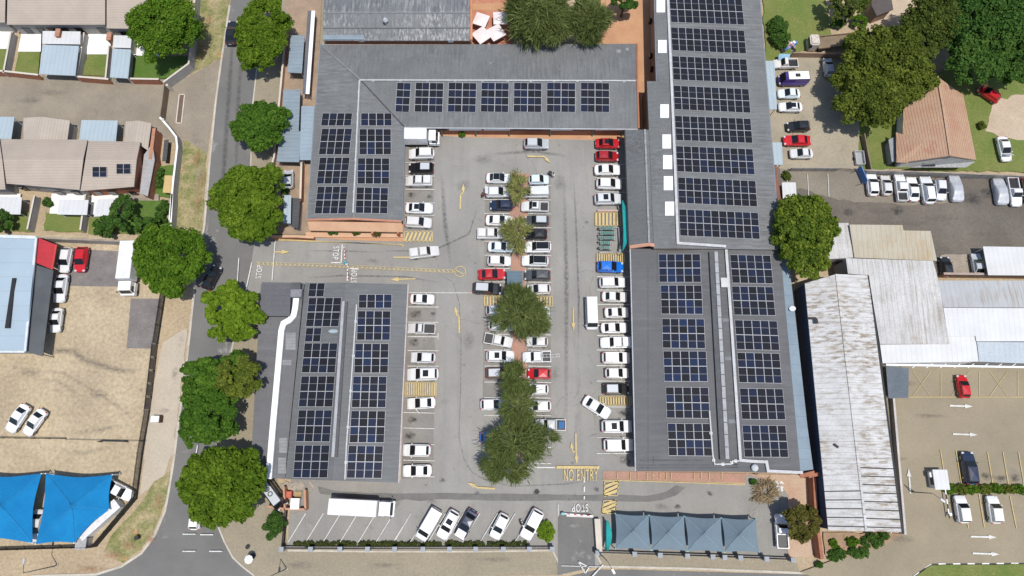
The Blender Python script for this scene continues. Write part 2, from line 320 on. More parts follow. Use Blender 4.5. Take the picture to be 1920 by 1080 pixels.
class Soft:
    """soft-edged stains and tracks lying on the ground"""
    def __init__(s, z): s.bm = B(); s.fl = s.bm.verts.layers.float.new('fade'); s.z = z
    def v(s, p, f): q = s.bm.verts.new((p.x, p.y, s.z)); q[s.fl] = f; return q
    def blob(s, px, py, rx, ry, f=1):
        c = P(px, py); s.z += .0004; m = s.v(c, f); n = 16; rim = [s.v(c+Vector((math.cos(i*math.tau/n)*rx, math.sin(i*math.tau/n)*ry, 0))*random.uniform(.8, 1.15), 0) for i in range(n)]
        for i in range(n): s.bm.faces.new((m, rim[i], rim[(i+1) % n]))
    def strip(s, px, wd, f=1):
        w3 = [P(*q) for q in px]; s.z += .0004; rows = []
        for i, p in enumerate(w3):
            d = (w3[min(i+1, len(w3)-1)]-w3[max(i-1, 0)]).normalized(); n = Vector((-d.y, d.x, 0))*wd/2; e = 0 if i in (0, len(w3)-1) else f
            rows.append((s.v(p-n, 0), s.v(p, e), s.v(p+n, 0)))
        for a, b in zip(rows, rows[1:]):
            s.bm.faces.new((a[0], b[0], b[1], a[1])); s.bm.faces.new((a[1], b[1], b[2], a[2]))
    def done(s, name, mat): o = obj(name, s.bm, mat, norm=False); o['kind'] = 'structure'
def Q(x, y, z, zref):
    """the point straight above or below the photo point seen at height zref"""
    p = P(x, y, zref); p.z = z; return p
def PP(lst, z): return [P(x, y, z) for x, y in lst]
def gable(name, label, cat, A, Bp, C, D, r1, r2, ze, zr, wallm, roofm, over=.4, group=None, ze2=None, t=.14):
    """A-B one eave, D-C the other (photo points at eave height); r1 lies between A and D, r2 between B and C"""
    ze2 = ze if ze2 is None else ze2
    a, b, c, d = P(*A, ze), P(*Bp, ze), P(*C, ze2), P(*D, ze2); u, v = P(*r1, zr), P(*r2, zr)
    ctr = (a+b+c+d)/4; e = empty(name, (ctr.x, ctr.y, 0), label, cat, group)
    obj('roof', roofbm([[a, b, v, u], [u, v, c, d]], t), roofm, e)
    ring = inset([a, b, v, c, d, u], over)
    zz = [ze-.05, ze-.05, zr-t-.08, ze2-.05, ze2-.05, zr-t-.08]
    obj('wall', walls([(p.x, p.y, z) for p, z in zip(ring, zz)]), wallm, e)
    return e, (a, b, c, d, u, v)
def mono(name, label, cat, pts, zs, wallm, roofm, over=.25, group=None, t=.1, posts=False):
    """single-slope or flat roof on walls (or on posts); pts photo corners, zs height of each"""
    zs = zs if isinstance(zs, (list, tuple)) else [zs]*len(pts)
    w3 = [P(x, y, z) for (x, y), z in zip(pts, zs)]; c = sum(w3, Vector())/len(w3)
    e = empty(name, (c.x, c.y, 0), label, cat, group)
    obj('roof', roofbm([w3], t), roofm, e)
    ring = inset(w3, over)
    if posts:
        for p in ring:
            bm = B(); cyl(bm, (p.x, p.y, 0), (p.x, p.y, p.z-t-.01), .06, n=8); obj('post', bm, posts, e)
    else:
        obj('wall', walls([(p.x, p.y, p.z-t*.6) for p in ring]), wallm, e)
    return e
def jagged(pts, step=.8, amp=.35, seed=0):
    out = []; n = len(pts)
    for i in range(n):
        a, b = pts[i], pts[(i+1) % n]; d = b-a; k = max(1, int(d.length/step)); nn = Vector((-d.y, d.x, 0)).normalized()
        for j in range(k):
            p = a+d*(j/k); out.append(p+nn*amp*noise.noise(Vector((p.x*.6, p.y*.6, seed*7.3))) + (nn*amp*.5*noise.noise(Vector((p.x*2.1, p.y*2.1, seed)))))
    return out
LZ = [0.0]
def sheet(name, px, mat, z, jag=0, world=False):
    pts = px if world else [P(x, y, 0) for x, y in px]
    pts = [Vector((p[0], p[1], 0)) for p in pts]
    if jag: pts = jagged(pts, .9, jag, len(px))
    bm = B(); vs = [bm.verts.new((p.x, p.y, z)) for p in pts]
    for a, b_, c in tessellate_polygon([pts]):
        if (pts[b_]-pts[a]).cross(pts[c]-pts[a]).length > 1e-6: bm.faces.new((vs[a], vs[b_], vs[c])).normal_update()
    for f in bm.faces:
        if f.normal.z < 0: f.normal_flip()
    o = obj(name, bm, mat, norm=False); o['kind'] = 'structure'; return o
class Marks:
    """flat paint on the ground, one sheet per colour"""
    def __init__(s, z): s.bm = B(); s.z = z
    def quad(s, pts):
        f = face(s.bm, [(p.x, p.y, s.z) for p in pts]); f.normal_update()
        if f.normal.z < 0: f.normal_flip()
    def line(s, a, b, wd=.11):
        a, b = P(*a), P(*b); d = (b-a).normalized(); n = Vector((-d.y, d.x, 0))*wd/2
        s.quad([a-n, b-n, b+n, a+n])
    def path(s, pts, wd=.11, close=False):
        L = pts+[pts[0]] if close else pts
        for a, b in zip(L, L[1:]): s.line(a, b, wd)
    def poly(s, px): s.quad([P(*p) for p in px])
    def arrow(s, pts, wd=.18, head=.55):
        """shaft through pts, head at the last one"""
        s.path(pts, wd); a, b = P(*pts[-2]), P(*pts[-1]); d = (b-a).normalized(); n = Vector((-d.y, d.x, 0))
        s.quad([b-n*head*.55, b+d*head*2, b+n*head*.55])
    def hatch(s, q, n, frac=.5, slant=0.0):
        """n stripes across the quad q (photo corners TL, TR, BR, BL)"""
        W = [P(*p) for p in q]
        top = lambda u: W[0]+(W[1]-W[0])*u; bot = lambda u: W[3]+(W[2]-W[3])*u
        for i in range(n):
            u0 = i/n; u1 = (i+frac)/n
            a, b, c, d = top(min(1, u0+slant)), top(min(1, u1+slant)), bot(u1), bot(u0)
            s.quad([a, b, c, d])
        s.path(list(q), .12, True)
    def text(s, txt, at, wd, ht, rot):
        """txt centred on the photo point, wd wide and ht tall in metres, its baseline turned by rot"""
        cu = bpy.data.curves.new('txt', 'FONT'); cu.body = txt; cu.align_x = 'CENTER'; cu.align_y = 'CENTER'; cu.space_character = 1.2; cu.offset = .01
        to = bpy.data.objects.new('txt', cu); COL.objects.link(to); bpy.context.view_layer.update()
        dg = bpy.context.evaluated_depsgraph_get(); me = bpy.data.meshes.new_from_object(to.evaluated_get(dg))
        xs = [v.co.x for v in me.vertices]; ys = [v.co.y for v in me.vertices]
        sx = wd/(max(xs)-min(xs)); sy = ht/(max(ys)-min(ys)); cx = (max(xs)+min(xs))/2; cy = (max(ys)+min(ys))/2
        c = P(*at); m = Matrix.Translation((c.x, c.y, s.z)) @ Matrix.Rotation(rot, 4, 'Z') @ Matrix.Diagonal((sx, sy, 1, 1)) @ Matrix.Translation((-cx, -cy, 0))
        me.transform(m); s.bm.from_mesh(me)
        bpy.data.objects.remove(to); bpy.data.curves.remove(cu); bpy.data.meshes.remove(me)
    def done(s, name, mat): o = obj(name, s.bm, mat, norm=False); o['kind'] = 'structure'; return o
def wallrun(name, label, cat, px, h, th, mat, group=None, cope=None, z0=0):
    """free-standing wall along photo points on the ground"""
    w3 = [P(x, y, 0) for x, y in px]; c = sum(w3, Vector())/len(w3)
    e = empty(name, (c.x, c.y, 0), label, cat, group); bm = B(); bc = B()
    pathbar(bm, w3, th, h)
    if cope: pathbar(bc, [v+Vector((0, 0, h)) for v in w3], th+.08, .06, 0, .04)
    obj('masonry', bm, mat, e)
    if cope: obj('coping', bc, cope, e)
    else: bc.free()
    return e
def fence(name, label, px, h, mat, step=.16, post=2.6, group=None, gap=0):
    w3 = [P(x, y, 0) for x, y in px]; c = sum(w3, Vector())/len(w3)
    e = empty(name, (c.x, c.y, 0), label, 'fence', group); pk, rl = B(), B()
    for a, b in zip(w3, w3[1:]):
        d = b-a; n = max(1, int(d.length/step))
        for i in range(n): p = a+d*(i/n); box(pk, (p.x, p.y, h*.5+.05), (.11, .05, h*.96), math.atan2(d.y, d.x))
        for z in (.25, h*.85): bar(rl, a+Vector((0, 0, z)), b+Vector((0, 0, z)), .05, .06)
        k = max(1, round(d.length/post))
        for i in range(k+(1 if b is w3[-1] else 0)):
            p = a+d*(i/k); bm = B(); box(bm, (p.x, p.y, h*.52), (.12, .12, h*1.04), math.atan2(d.y, d.x)); obj('post', bm, mat, e)
    obj('pickets', pk, mat, e); obj('rails', rl, mat, e)
    return e
# ---------------------------------------------------------------- ground, roads, paving
bm = B(); face(bm, [(-400, -300, 0), (400, -300, 0), (400, 500, 0), (-400, 500, 0)]); g = obj('ground', bm, dirt); g['kind'] = 'structure'
z = .01
def Z():
    global z
    z += .008; return z
# west street and the street along the bottom
sheet('road', [(446, -60), (431, 10), (416, 110), (405, 190), (394, 300), (384, 420), (367, 520), (357, 620), (346, 720), (334, 800), (327, 860), (318, 915), (310, 958), (291, 1003), (266, 1037), (228, 1062), (180, 1077), (-100, 1086), (-100, 1180), (2100, 1180), (2100, 1100), (1540, 1078), (1180, 1068), (1120, 1068), (1050, 1084), (560, 1088), (476, 1080), (455, 1063), (436, 1045), (420, 1015), (408, 985), (398, 950), (395, 900), (412, 800), (434, 660), (446, 560), (456, 480), (470, 440), (470, 330), (474, 200), (490, 60), (498, -60)], asph_road, Z())
sheet('road', [(440, 430), (500, 440), (500, 560), (440, 565)], asph_road, Z())
sheet('pavement', [(498, -60), (490, 60), (474, 200), (468, 330), (466, 430), (482, 452), (600, 452), (610, -60)], verge, Z())
sheet('pavement', [(396, 900), (412, 800), (434, 660), (450, 560), (465, 545), (520, 545), (520, 900), (540, 1022), (1040, 1025), (1048, 1078), (560, 1084), (476, 1079), (455, 1061), (437, 1043), (421, 1013), (409, 984), (399, 950)], verge, Z())
sheet('pavement', [(1122, 1036), (1490, 1046), (1500, 1074), (1180, 1062), (1120, 1064)], verge, Z())
sheet('paving', [(-60, 140), (320, 148), (322, 160), (415, 110), (402, 190), (388, 295), (330, 270), (300, 255), (-60, 265)], paving, Z())
sheet('lot_ground', [(-60, 440), (315, 440), (303, 562), (280, 740), (264, 860), (253, 938), (178, 1024), (-60, 1028)], dirt_lot, Z(), .3)
sheet('pavement', [(306, 640), (352, 615), (343, 700), (325, 850), (300, 905), (262, 930), (274, 830), (285, 740)], M('pavement_pale', (.45, .385, .3), (.4, .345, .27), s=.25, grain=.1, gs=3, spots=((.3, .26, .2), .4, .64, .5)), Z(), .3)
sheet('brick_paving', [(118, 466), (238, 472), (234, 538), (116, 536)], brick_pave, Z())
sheet('brick_paving', [(246, 560), (303, 560), (291, 654), (238, 653)], brick_pave, Z())
sheet('weedy_verge', [(372, -60), (446, -60), (431, 10), (414, 110), (352, 142), (362, 100), (372, 20)], weed, Z(), .3)
sheet('weedy_verge', [(345, 262), (388, 285), (383, 380), (376, 450), (330, 440), (334, 330)], weed, Z(), .3)
sheet('grass_verge', [(317, 884), (316, 915), (306, 957), (287, 1000), (262, 1032), (232, 1056), (196, 1034), (208, 1006), (256, 956), (290, 905)], weed, Z(), .35)
# shopping-centre car park
sheet('parking_asphalt', [(478, 452), (590, 452), (590, 230), (1210, 230), (1240, 600), (1250, 890), (1478, 892), (1482, 1043), (1128, 1036), (1122, 1062), (1046, 1078), (1042, 1025), (540, 1022), (546, 890), (560, 540), (462, 556)], asph, Z())
sheet('parking_bay_asphalt', [(757, 262), (815, 262), (812, 432), (757, 432)], M('asphalt_bays', (.29, .272, .25), (.225, .212, .196), s=.2, grain=.08, gs=4, spots=((.14, .134, .127), .35, .64, .5)), Z(), .12)
sheet('parking_bay_asphalt', [(763, 548), (818, 548), (812, 898), (752, 898)], MATS['asphalt_bays'], Z(), .12)
sheet('parking_bay_asphalt', [(910, 330), (958, 330), (958, 1000), (1030, 880), (1032, 330), (1000, 330), (985, 500), (960, 500)][:2]+[(962, 760), (905, 760)], MATS['asphalt_bays'], Z(), .12)
sheet('parking_bay_asphalt', [(985, 330), (1032, 330), (1034, 860), (990, 860)], MATS['asphalt_bays'], Z(), .12)
sheet('road', [(1046, 965), (1110, 968), (1116, 1062), (1046, 1078)], asph_road, Z())
sheet('asphalt_repair', [(596, 912), (640, 922), (735, 926), (830, 924), (900, 926), (1000, 926), (1085, 928), (1160, 928), (1215, 930), (1250, 922), (1268, 910), (1285, 914), (1268, 928), (1240, 938), (1215, 941), (1160, 940), (1085, 938), (1000, 939), (900, 938), (820, 936), (790, 940), (760, 936), (735, 942), (690, 938), (600, 926)], asph_dark, Z(), .08)
sheet('island_paving', [(955, 326), (992, 326), (985, 510), (990, 860), (962, 860), (958, 510)], red_pave, Z())
sheet('shop_walkway', [(757, 240), (1198, 240), (1198, 262), (1112, 262), (880, 257), (757, 250)], terra, Z())
sheet('shop_walkway', [(572, 415), (756, 418), (756, 454), (650, 451), (575, 444)], terra, Z())
sheet('shop_walkway', [(1130, 883), (1400, 888), (1396, 906), (1130, 898)], red_pave, Z())
sheet('shop_walkway', [(1396, 888), (1530, 890), (1525, 1045), (1476, 1043), (1478, 930), (1460, 905)], M('worn_terracotta', (.4, .24, .16), (.45, .34, .24), s=.25, grain=.2, gs=5), Z(), .2)
sheet('alley_paving', [(1120, -60), (1240, -60), (1240, 250), (1193, 250), (1193, 85), (1120, 85)], terra, Z())
sheet('shop_walkway', [(880, -60), (965, -60), (960, 86), (882, 86)], M('court_brick', (.38, .15, .09), (.44, .21, .13), s=.5, grain=.15), Z())
sheet('alley_paving', [(884, 8), (962, 8), (962, 20), (884, 20)], terra, Z())
sheet('side_yard', [(540, -60), (606, -60), (600, 85), (580, 440), (500, 440), (530, 150)], M('yard_paving', (.42, .3, .22), (.3, .23, .18), s=.35, grain=.18, gs=4, detail=8), Z())
# east side
sheet('yard_ground', [(1425, 100), (1600, 100), (1660, 250), (1665, 322), (1560, 316), (1440, 318)], M('yard_dirt', (.4, .35, .28), (.33, .29, .235), s=.2, grain=.14, gs=3, spots=((.2, .18, .15), .4, .66, .6)), Z(), .2)
sheet('lawn', [(1425, -60), (1540, -60), (1560, 80), (1480, 105), (1436, 130)], lawn, Z(), .4)
sheet('yard_ground', [(1630, -60), (1720, -60), (1700, 60), (1670, 130), (1620, 60)], M('pale_sand', (.46, .37, .27), (.4, .31, .22), s=.25, grain=.2), Z(), .4)
sheet('lawn', [(1610, 200), (1690, 170), (1780, 130), (1960, 130), (1960, 325), (1610, 318)], lawn, Z(), .4)
sheet('bare_ground', [(1858, 192), (1960, 170), (1960, 255), (1905, 262), (1850, 248)], MATS['pale_sand'], Z(), .9)
sheet('yard_asphalt', [(1455, 318), (1610, 318), (1625, 332), (1990, 340), (1990, 470), (1840, 466), (1838, 520), (1750, 520), (1590, 480), (1590, 420), (1450, 430)], asph_brown, Z(), .2)
sheet('yard_concrete', [(1762, 478), (1830, 478), (1840, 516), (1756, 518)], M('stained_concrete', (.36, .3, .23), (.22, .185, .15), s=.35, grain=.2, detail=8), Z(), .3)
sheet('yard_concrete', [(1460, 318), (1606, 322), (1800, 345), (1800, 380), (1700, 385), (1580, 376), (1470, 350)], M('worn_asphalt', (.3, .262, .215), (.235, .205, .17), s=.15, grain=.14, gs=3, detail=8), Z(), .5)
sheet('lot_paving', [(1650, 680), (1990, 680), (1990, 1054), (1745, 1056), (1690, 1090), (1520, 1080), (1500, 1072), (1560, 1050), (1690, 1000), (1660, 760)], tan_pave, Z())
sheet('lawn', [(1700, 1090), (1745, 1059), (1990, 1057), (1990, 1120)], lawn, Z(), .1)
sheet('garden_soil', [(1542, 998), (1690, 1000), (1660, 1020), (1560, 1052), (1545, 1040)], M('garden_soil', (.33, .22, .14), (.26, .18, .11), s=.6, grain=.2), Z(), .2)
# house yards, west
for q in ([(-20, 92), (22, 93), (13, 138), (-20, 137)], [(37, 98), (78, 98), (74, 140), (30, 139)], [(168, 100), (208, 102), (205, 145), (155, 143)], [(252, 106), (360, 108), (345, 132), (310, 150), (248, 149)]):
    sheet('lawn', q, lawn_d if q[0][0] > 240 else lawn, Z(), .15)
for q in ([(-20, 55), (28, 58), (22, 94), (-20, 93)], [(44, 60), (80, 60), (79, 99), (36, 99)], [(168, 62), (212, 62), (208, 104), (165, 104)], [(252, 60), (300, 60), (300, 108), (250, 106)]):
    sheet('patio', q, white_wall, Z())
for q in ([(-20, 405), (66, 398), (62, 436), (-20, 432)], [(88, 400), (162, 404), (160, 438), (86, 434)], [(246, 378), (316, 376), (312, 440), (236, 440)], [(170, 408), (240, 402), (240, 440), (168, 440)], [(296, 312), (332, 312), (330, 372), (292, 370)]):
    sheet('lawn', q, lawn_d if q[0][0] in (246, 296) else lawn, Z(), .25)
for q in ([(-20, 365), (42, 365), (40, 400), (-20, 404)], [(100, 365), (166, 365), (162, 404), (96, 402)], [(176, 362), (228, 362), (222, 404), (172, 404)]):
    sheet('patio', q, white_wall, Z())
sheet('patio', [(232, 360), (300, 366), (300, 378), (234, 378)], MATS['stained_concrete'], Z())
LZ = z

# kerbs
def kerb(px, wd=.16, h=.13, mat=kerbm):
    bm = B(); w3 = [P(x, y, 0) for x, y in px]
    pathbar(bm, w3, wd, h)
    o = obj('kerb', bm, mat); o['kind'] = 'structure'
kerb([(431, 10), (416, 110), (405, 190), (394, 300), (384, 420), (367, 520), (357, 620), (346, 720), (334, 800), (327, 860), (318, 915), (310, 958), (291, 1003), (266, 1037), (228, 1062), (180, 1077), (60, 1080)], .35)
kerb([(490, 60), (474, 200), (470, 330), (469, 425)], .25)
kerb([(456, 560), (434, 660), (412, 800), (396, 900), (399, 950), (409, 985), (421, 1015), (437, 1045), (456, 1063), (477, 1079)], .25)
kerb([(540, 1032), (700, 1034), (900, 1034), (1036, 1032), (1046, 1052), (1058, 1078)], .25)
kerb([(1116, 1036), (1130, 1062), (1300, 1066), (1500, 1074), (1560, 1058), (1610, 1038), (1665, 1018)], .3)
kerb([(757, 250), (880, 257), (1112, 262)], .2, .14, M('pink_kerb', (.55, .33, .2), (.48, .28, .17), s=1))
kerb([(957, 328), (959, 510), (960, 690), (965, 850)]); kerb([(990, 328), (985, 510), (987, 690), (990, 850)])
kerb([(1130, 899), (1300, 904), (1396, 907)], .16, .13, M('pale_yellow_kerb', (.6, .48, .26), (.52, .42, .25), s=1))
kerb([(765, 545), (757, 720), (750, 900)], .2)
# black and white kerb by the lower right lawn
bw, wh = B(), B(); a, c0, c = P(1700, 1090), P(1745, 1057), P(1990, 1055)
for p, q in ((a, c0), (c0, c)):
    n = max(2, int((q-p).length/1.1))
    for i in range(n): bar(wh if i % 2 else bw, p+(q-p)*(i/n), p+(q-p)*((i+1)/n), .22, .14)
for bmx, m in ((bw, plastic), (wh, white_m)): o = obj('kerb', bmx, m); o['kind'] = 'structure'

# ---------------------------------------------------------------- painted markings
W = Marks(LZ+.012); Y = Marks(LZ+.016)
for y in (307, 332, 357, 382, 405): W.line((761, y), (815, y+.5))
for y in (550, 576.5, 605, 632, 658, 687): W.line((765, y), (823 if y != 550 else 885, y+.5))
for y in (774, 803, 833, 863, 893): W.line((757, y-.5), (815, y+1))
W.line((822, 626), (822, 637)); 
for i, y in enumerate((349, 376, 402, 428, 454, 480, 505, 530, 601, 628, 657, 687, 717, 746, 779, 812, 838, 868)): W.line((908, y), (956, y)); W.line((990, y), (1033, y+1))
for y in (310, 336, 362, 520, 545, 572, 602, 630, 657, 686, 715, 763, 820, 850): W.line((1118, y), (1180, y+.5))
for x in (545, 578, 610, 642, 676, 709, 741, 773, 806, 839, 870, 903, 936, 968): W.line((x+30, 962), (x-3, 1016))
W.line((770, 965), (742, 1012)); W.line((985, 876), (1040, 876.5), .2)
W.line((1046, 945), (1046, 968)); W.line((1062, 966), (1112, 968), .35); W.line((1095, 895), (1095, 904), .22); W.line((1095, 912), (1095, 922), .22); W.line((1095, 930), (1095, 936), .2)
# entrance drive
W.line((518, 450), (512, 528), .16); W.line((474, 494), (463, 546), .18); W.line((450, 485), (446, 545), .15)
W.line((643, 460), (641, 494), .2); W.line((622, 494), (643, 494), .2); W.line((654, 498), (652, 528), .2); W.line((656, 504), (674, 506), .2)
W.text('STOP', (631, 476), 2.3, 1.0, R(-91)); W.text('STOP', (488, 511), 2.3, 1.0, R(88)); W.text('STOP', (665, 519), 2.3, 1.0, R(89)); W.text('STOP', (1087, 952), 2.5, 1.15, R(181))
Y.text('NO ENTRY', (1088.5, 890.5), 5.3, 1.75, 0)
W.path([(1084, 1052), (1104, 1063), (1097, 1074)], .16, True); W.line((1130, 1058), (1108, 1082), .2); W.line((1052, 1060), (1125, 1062), .1)
for q in ((345, 1001), (378, 1002), (345, 1033), (395, 1033)): W.line(q, (q[0]+24, q[1]), .16)
W.line((373, 835), (370, 852), .16)
Y.line((1043, 876), (1123, 876.5), .42); Y.path([(518, 452), (757, 460), (756, 465)], .12); Y.line((518, 450), (756, 461), .12)
Y.path([(482, 493), (640, 497.5), (756, 503.5), (855, 508)], .07); Y.path([(482, 498), (640, 502.5), (756, 508.5), (855, 513)], .07)
for i in range(44):
    t_ = i/44; x = 486+t_*370; yy = 495.5+t_*15.5
    Y.line((x, yy-1.9), (x+3.5, yy+1.9), .15)
cc = P(863, 510.5)
for i in range(20):
    a0, a1 = i*math.tau/20, (i+1)*math.tau/20; d0 = Vector((math.cos(a0), math.sin(a0), 0)); d1 = Vector((math.cos(a1), math.sin(a1), 0))
    Y.quad([cc+d0*.85, cc+d1*.85, cc+d1*.98, cc+d0*.95])
Y.line((852, 506), (872, 517), .14)
Y.arrow([(515, 474), (530, 474)], .2, 0.68); Y.arrow([(779, 524), (748, 525)], .2, 0.68); Y.line((738, 484), (770, 484), .22)
Y.arrow([(863, 394), (864, 367), (869, 363), (869, 358)], .26, 0.57); Y.arrow([(862, 625), (861, 594), (857, 592), (856, 587)], .26, 0.57)
Y.arrow([(988, 295), (1020, 296), (1024, 300)], .26, 0.54); Y.arrow([(1074, 577), (1074.5, 607)], .2, 0.61)
Y.arrow([(1079, 812), (1079.5, 848), (1080, 856)], .22, 0.57); Y.arrow([(1079, 848), (1073, 846), (1072, 840)], .2, 0.47)
Y.arrow([(928, 916), (896, 914), (890, 911)], .26, 0.61)
Y.hatch([(759, 436), (812, 436), (811, 454), (758, 454)], 7, .5, .12)
Y.hatch([(759, 717), (818, 718), (818, 743), (759, 743)], 14, .5)
Y.hatch([(907, 556), (1035, 557), (1035, 575), (907, 574)], 23, .5)
Y.hatch([(1115, 400), (1162, 400), (1162, 425), (1115, 425)], 7, .55)
Y.hatch([(1118, 477), (1170, 477), (1170, 493), (1118, 493)], 12, .55)
Y.hatch([(1123, 744), (1183, 744), (1183, 760), (1124, 760)], 12, .55)
for q in ([(1133, 902), (1159, 903), (1157, 929), (1132, 929)], [(1131, 938), (1155, 938), (1153, 963), (1128, 962)]):
    A, Bq, Cq, D = q; Y.path(q, .12, True)
    for t0 in (.12, .5, .85):
        l0 = (A[0]+(D[0]-A[0])*t0, A[1]+(D[1]-A[1])*min(1, t0+.25)); r0 = (Bq[0], Bq[1]+(Cq[1]-Bq[1])*max(0, t0-.25)); Y.line(l0, r0, .42)
Y.path([(1130, 900), (1300, 905), (1395, 909)], .12)
for x in (1157, 1181, 1195, 1212, 1223, 1236, 1248, 1257, 1300, 1313, 1328, 1352): Y.line((x, 886), (x, 899), .09)
# lower right lot
for a, b_ in (((1760, 844), (1770, 905)), ((1789, 845), (1799, 906)), ((1848, 848), (1858, 908)), ((1877, 848), (1887, 908)), ((1906, 848), (1916, 908)), ((1804, 925), (1812, 990)), ((1832, 926), (1842, 988)), ((1890, 930), (1902, 990))): Y.line(a, b_, .11)
for x in range(1708, 1930, 72): Y.path([(x, 697), (x+34, 744)], .05); Y.path([(x+34, 697), (x, 744)], .05); Y.path([(x+53, 697), (x+53, 744)], .05)
Y.line((1700, 745), (1930, 745), .08)
for a, b_ in (((1777, 761), (1806, 762)), ((1783, 814), (1815, 815)), ((1816, 1005.5), (1850, 1006.5)), ((1820, 1036.5), (1855, 1038))): W.arrow([a, b_], .24, .6)
W.arrow([(1704, 925), (1701.5, 893)], .24, .6); W.line((1660, 852), (1668, 1000), .1)
for x in (1494, 1532, 1570): W.line((x-20, 328), (x-18, 370), .09)
W.done('road_marking', white_line); Y.done('road_marking', yel_line)
S = Marks(LZ+.004); rs = random.Random(3)
bm = B(); fl = bm.verts.layers.float.new('fade')
for (x, y, r) in ((772, 367, .5), (780, 590, .6), (777, 643, .6), (773, 787, .55), (769, 817, .6), (1170, 775, .7), (1173, 864, .6), (806, 370, .35), (813, 590, .3), (1099, 418, .22), (1007, 922, .4), (1117, 918, .3), (895, 925, .3), (830, 900, .3), (1330, 925, .35), (1270, 950, .4), (1590, 400, .6), (1680, 397, .8), (1820, 375, 1.1), (1850, 365, .9), (1845, 893, .5), (1873, 898, .5), (1900, 897, .5)):
    c = P(x, y); c.z = LZ+.008; r *= 1.5
    for k in range(3):
        cc_ = c+Vector((rs.uniform(-1, 1), rs.uniform(-.6, .6), 0))*r*(0 if k == 0 else .8); rr = r*(1 if k == 0 else .5); m_ = bm.verts.new(cc_+Vector((0, 0, k*.002))); m_[fl] = 1 if k == 0 else .75
        rim = [bm.verts.new(m_.co+Vector((math.cos(i*math.tau/14)*rr*1.3, math.sin(i*math.tau/14)*rr, 0))*rs.uniform(.75, 1.2)) for i in range(14)]
        for i in range(14): bm.faces.new((m_, rim[i], rim[(i+1) % 14]))
o = obj('oil_stain', bm, fade_m, norm=False); o['kind'] = 'structure'
# old tyre tracks, dust, mud and tracks
random.seed(21); T = Soft(LZ+.003)
for pts, wd_ in (([(815, 510), (850, 530), (862, 570), (865, 640), (864, 740), (861, 820), (870, 860), (885, 885), (910, 900), (960, 912), (1060, 908), (1180, 890)], .22), ([(1075, 300), (1080, 420), (1085, 560), (1082, 700)], .5), ([(700, 470), (770, 472), (820, 468), (880, 440), (900, 380)], .5), ([(560, 522), (640, 518), (760, 520), (840, 535)], .5), ([(560, 470), (640, 472), (740, 476)], .45), ([(1098, 820), (1112, 816), (1130, 812)], .3), ([(440, 575), (430, 640), (425, 700)], .6), ([(830, 300), (835, 420), (845, 520)], 1.2), ([(1060, 300), (1062, 520), (1058, 860)], 1.2), ([(900, 290), (1000, 285), (1080, 300)], 1.1), ([(445, 20), (432, 150), (420, 330), (410, 470)], 1.2), ([(460, 60), (447, 200), (438, 400)], 1.2)):
    T.strip(pts, wd_, .95)
for x, y, rx, ry in ((1100, 960, 1.2, 1), (870, 350, 2.2, 1.6), (905, 300, 2.6, 1.4), (1050, 345, 1.6, 2.2), (880, 640, 1.6, 2.4), (1040, 700, 1.4, 2), (1240, 950, 1.8, .9), (1000, 960, 2, .8), (740, 945, 1.6, .7), (810, 940, 1.2, .6), (700, 490, 2, .6)): T.blob(x, y, rx, ry, .6)
rq = random.Random(33)
for i in range(70):                                   # drips in the lanes and bays
    x, y = rq.uniform(770, 1180), rq.uniform(270, 960)
    if y > 540 or x > 770: T.blob(x, y, rq.uniform(.12, .35), rq.uniform(.12, .4), rq.uniform(.6, 1))
for i in range(16):                                   # hairline cracks
    x, y = rq.uniform(790, 1150), rq.uniform(270, 950); a = rq.uniform(0, 6.3); pts = [(x, y)]
    for k in range(7): a += rq.uniform(-.5, .5); x += math.cos(a)*11; y += math.sin(a)*11; pts.append((x, y))
    if all(765 < q[0] < 1180 and 255 < q[1] < 1010 for q in pts): T.strip(pts, .1, 1)
T.done('tyre_mark', fade_tyre)
T = Soft(LZ+.006)
for x, y, rx, ry in ((825, 658, .9, .8), (815, 640, .8, 1.5), (585, 985, 2.6, 1.2), (560, 965, 1.6, 1), (1085, 800, .8, 3), (1080, 640, .7, 3), (1095, 400, .8, 2.6), (905, 360, .4, 1.4), (1415, 965, 1.6, 2), (1095, 950, 1.2, .4), (1075, 985, 1.3, .5), (860, 310, 1.6, .9), (340, 640, .9, 2), (470, 280, .7, 2), (390, 440, .5, 4), (375, 330, 1, 3)): T.blob(x, y, rx, ry, .8)
T.done('pale_dust', fade_dust)
T = Soft(LZ+.009)
T.strip([(84, 664), (110, 658), (140, 660), (160, 676), (190, 686), (225, 695), (270, 702)], 1.6, .9); T.strip([(40, 690), (120, 700), (220, 760), (262, 800)], 1.1, .5); T.strip([(30, 705), (110, 716), (210, 780)], 1.1, .45)
T.strip([(60, 830), (160, 850), (250, 835)], 1.8, .5); T.strip([(120, 812), (190, 806), (268, 798)], 1.6, .6)
for x, y, rx, ry in ((1650, 398, 3, .9), (1820, 374, 4, 1.2), (1760, 410, 5, .8), (1700, 420, 6, .8), (1850, 440, 5, .7), (1770, 470, 2, 1.2), (1560, 400, 4, .9), (60, 700, 3, 1.5), (190, 740, 2.4, 1.4), (100, 175, 4, .9), (60, 190, 3, .9), (1700, 720, 2, .6), (1740, 780, 4, .5), (1855, 895, 1.5, .5), (1900, 892, 1.6, .6), (1690, 860, 1, .4), (1690, 1010, 3, 1), (330, 700, .8, 1.6), (310, 770, 1.4, .5), (720, 1060, 3, .5), (930, 1050, 4, .5), (560, 1060, 3, .8)): T.blob(x, y, rx, ry, .75)
T.done('mud_stain', fade_mud)
T = Soft(LZ+.012)
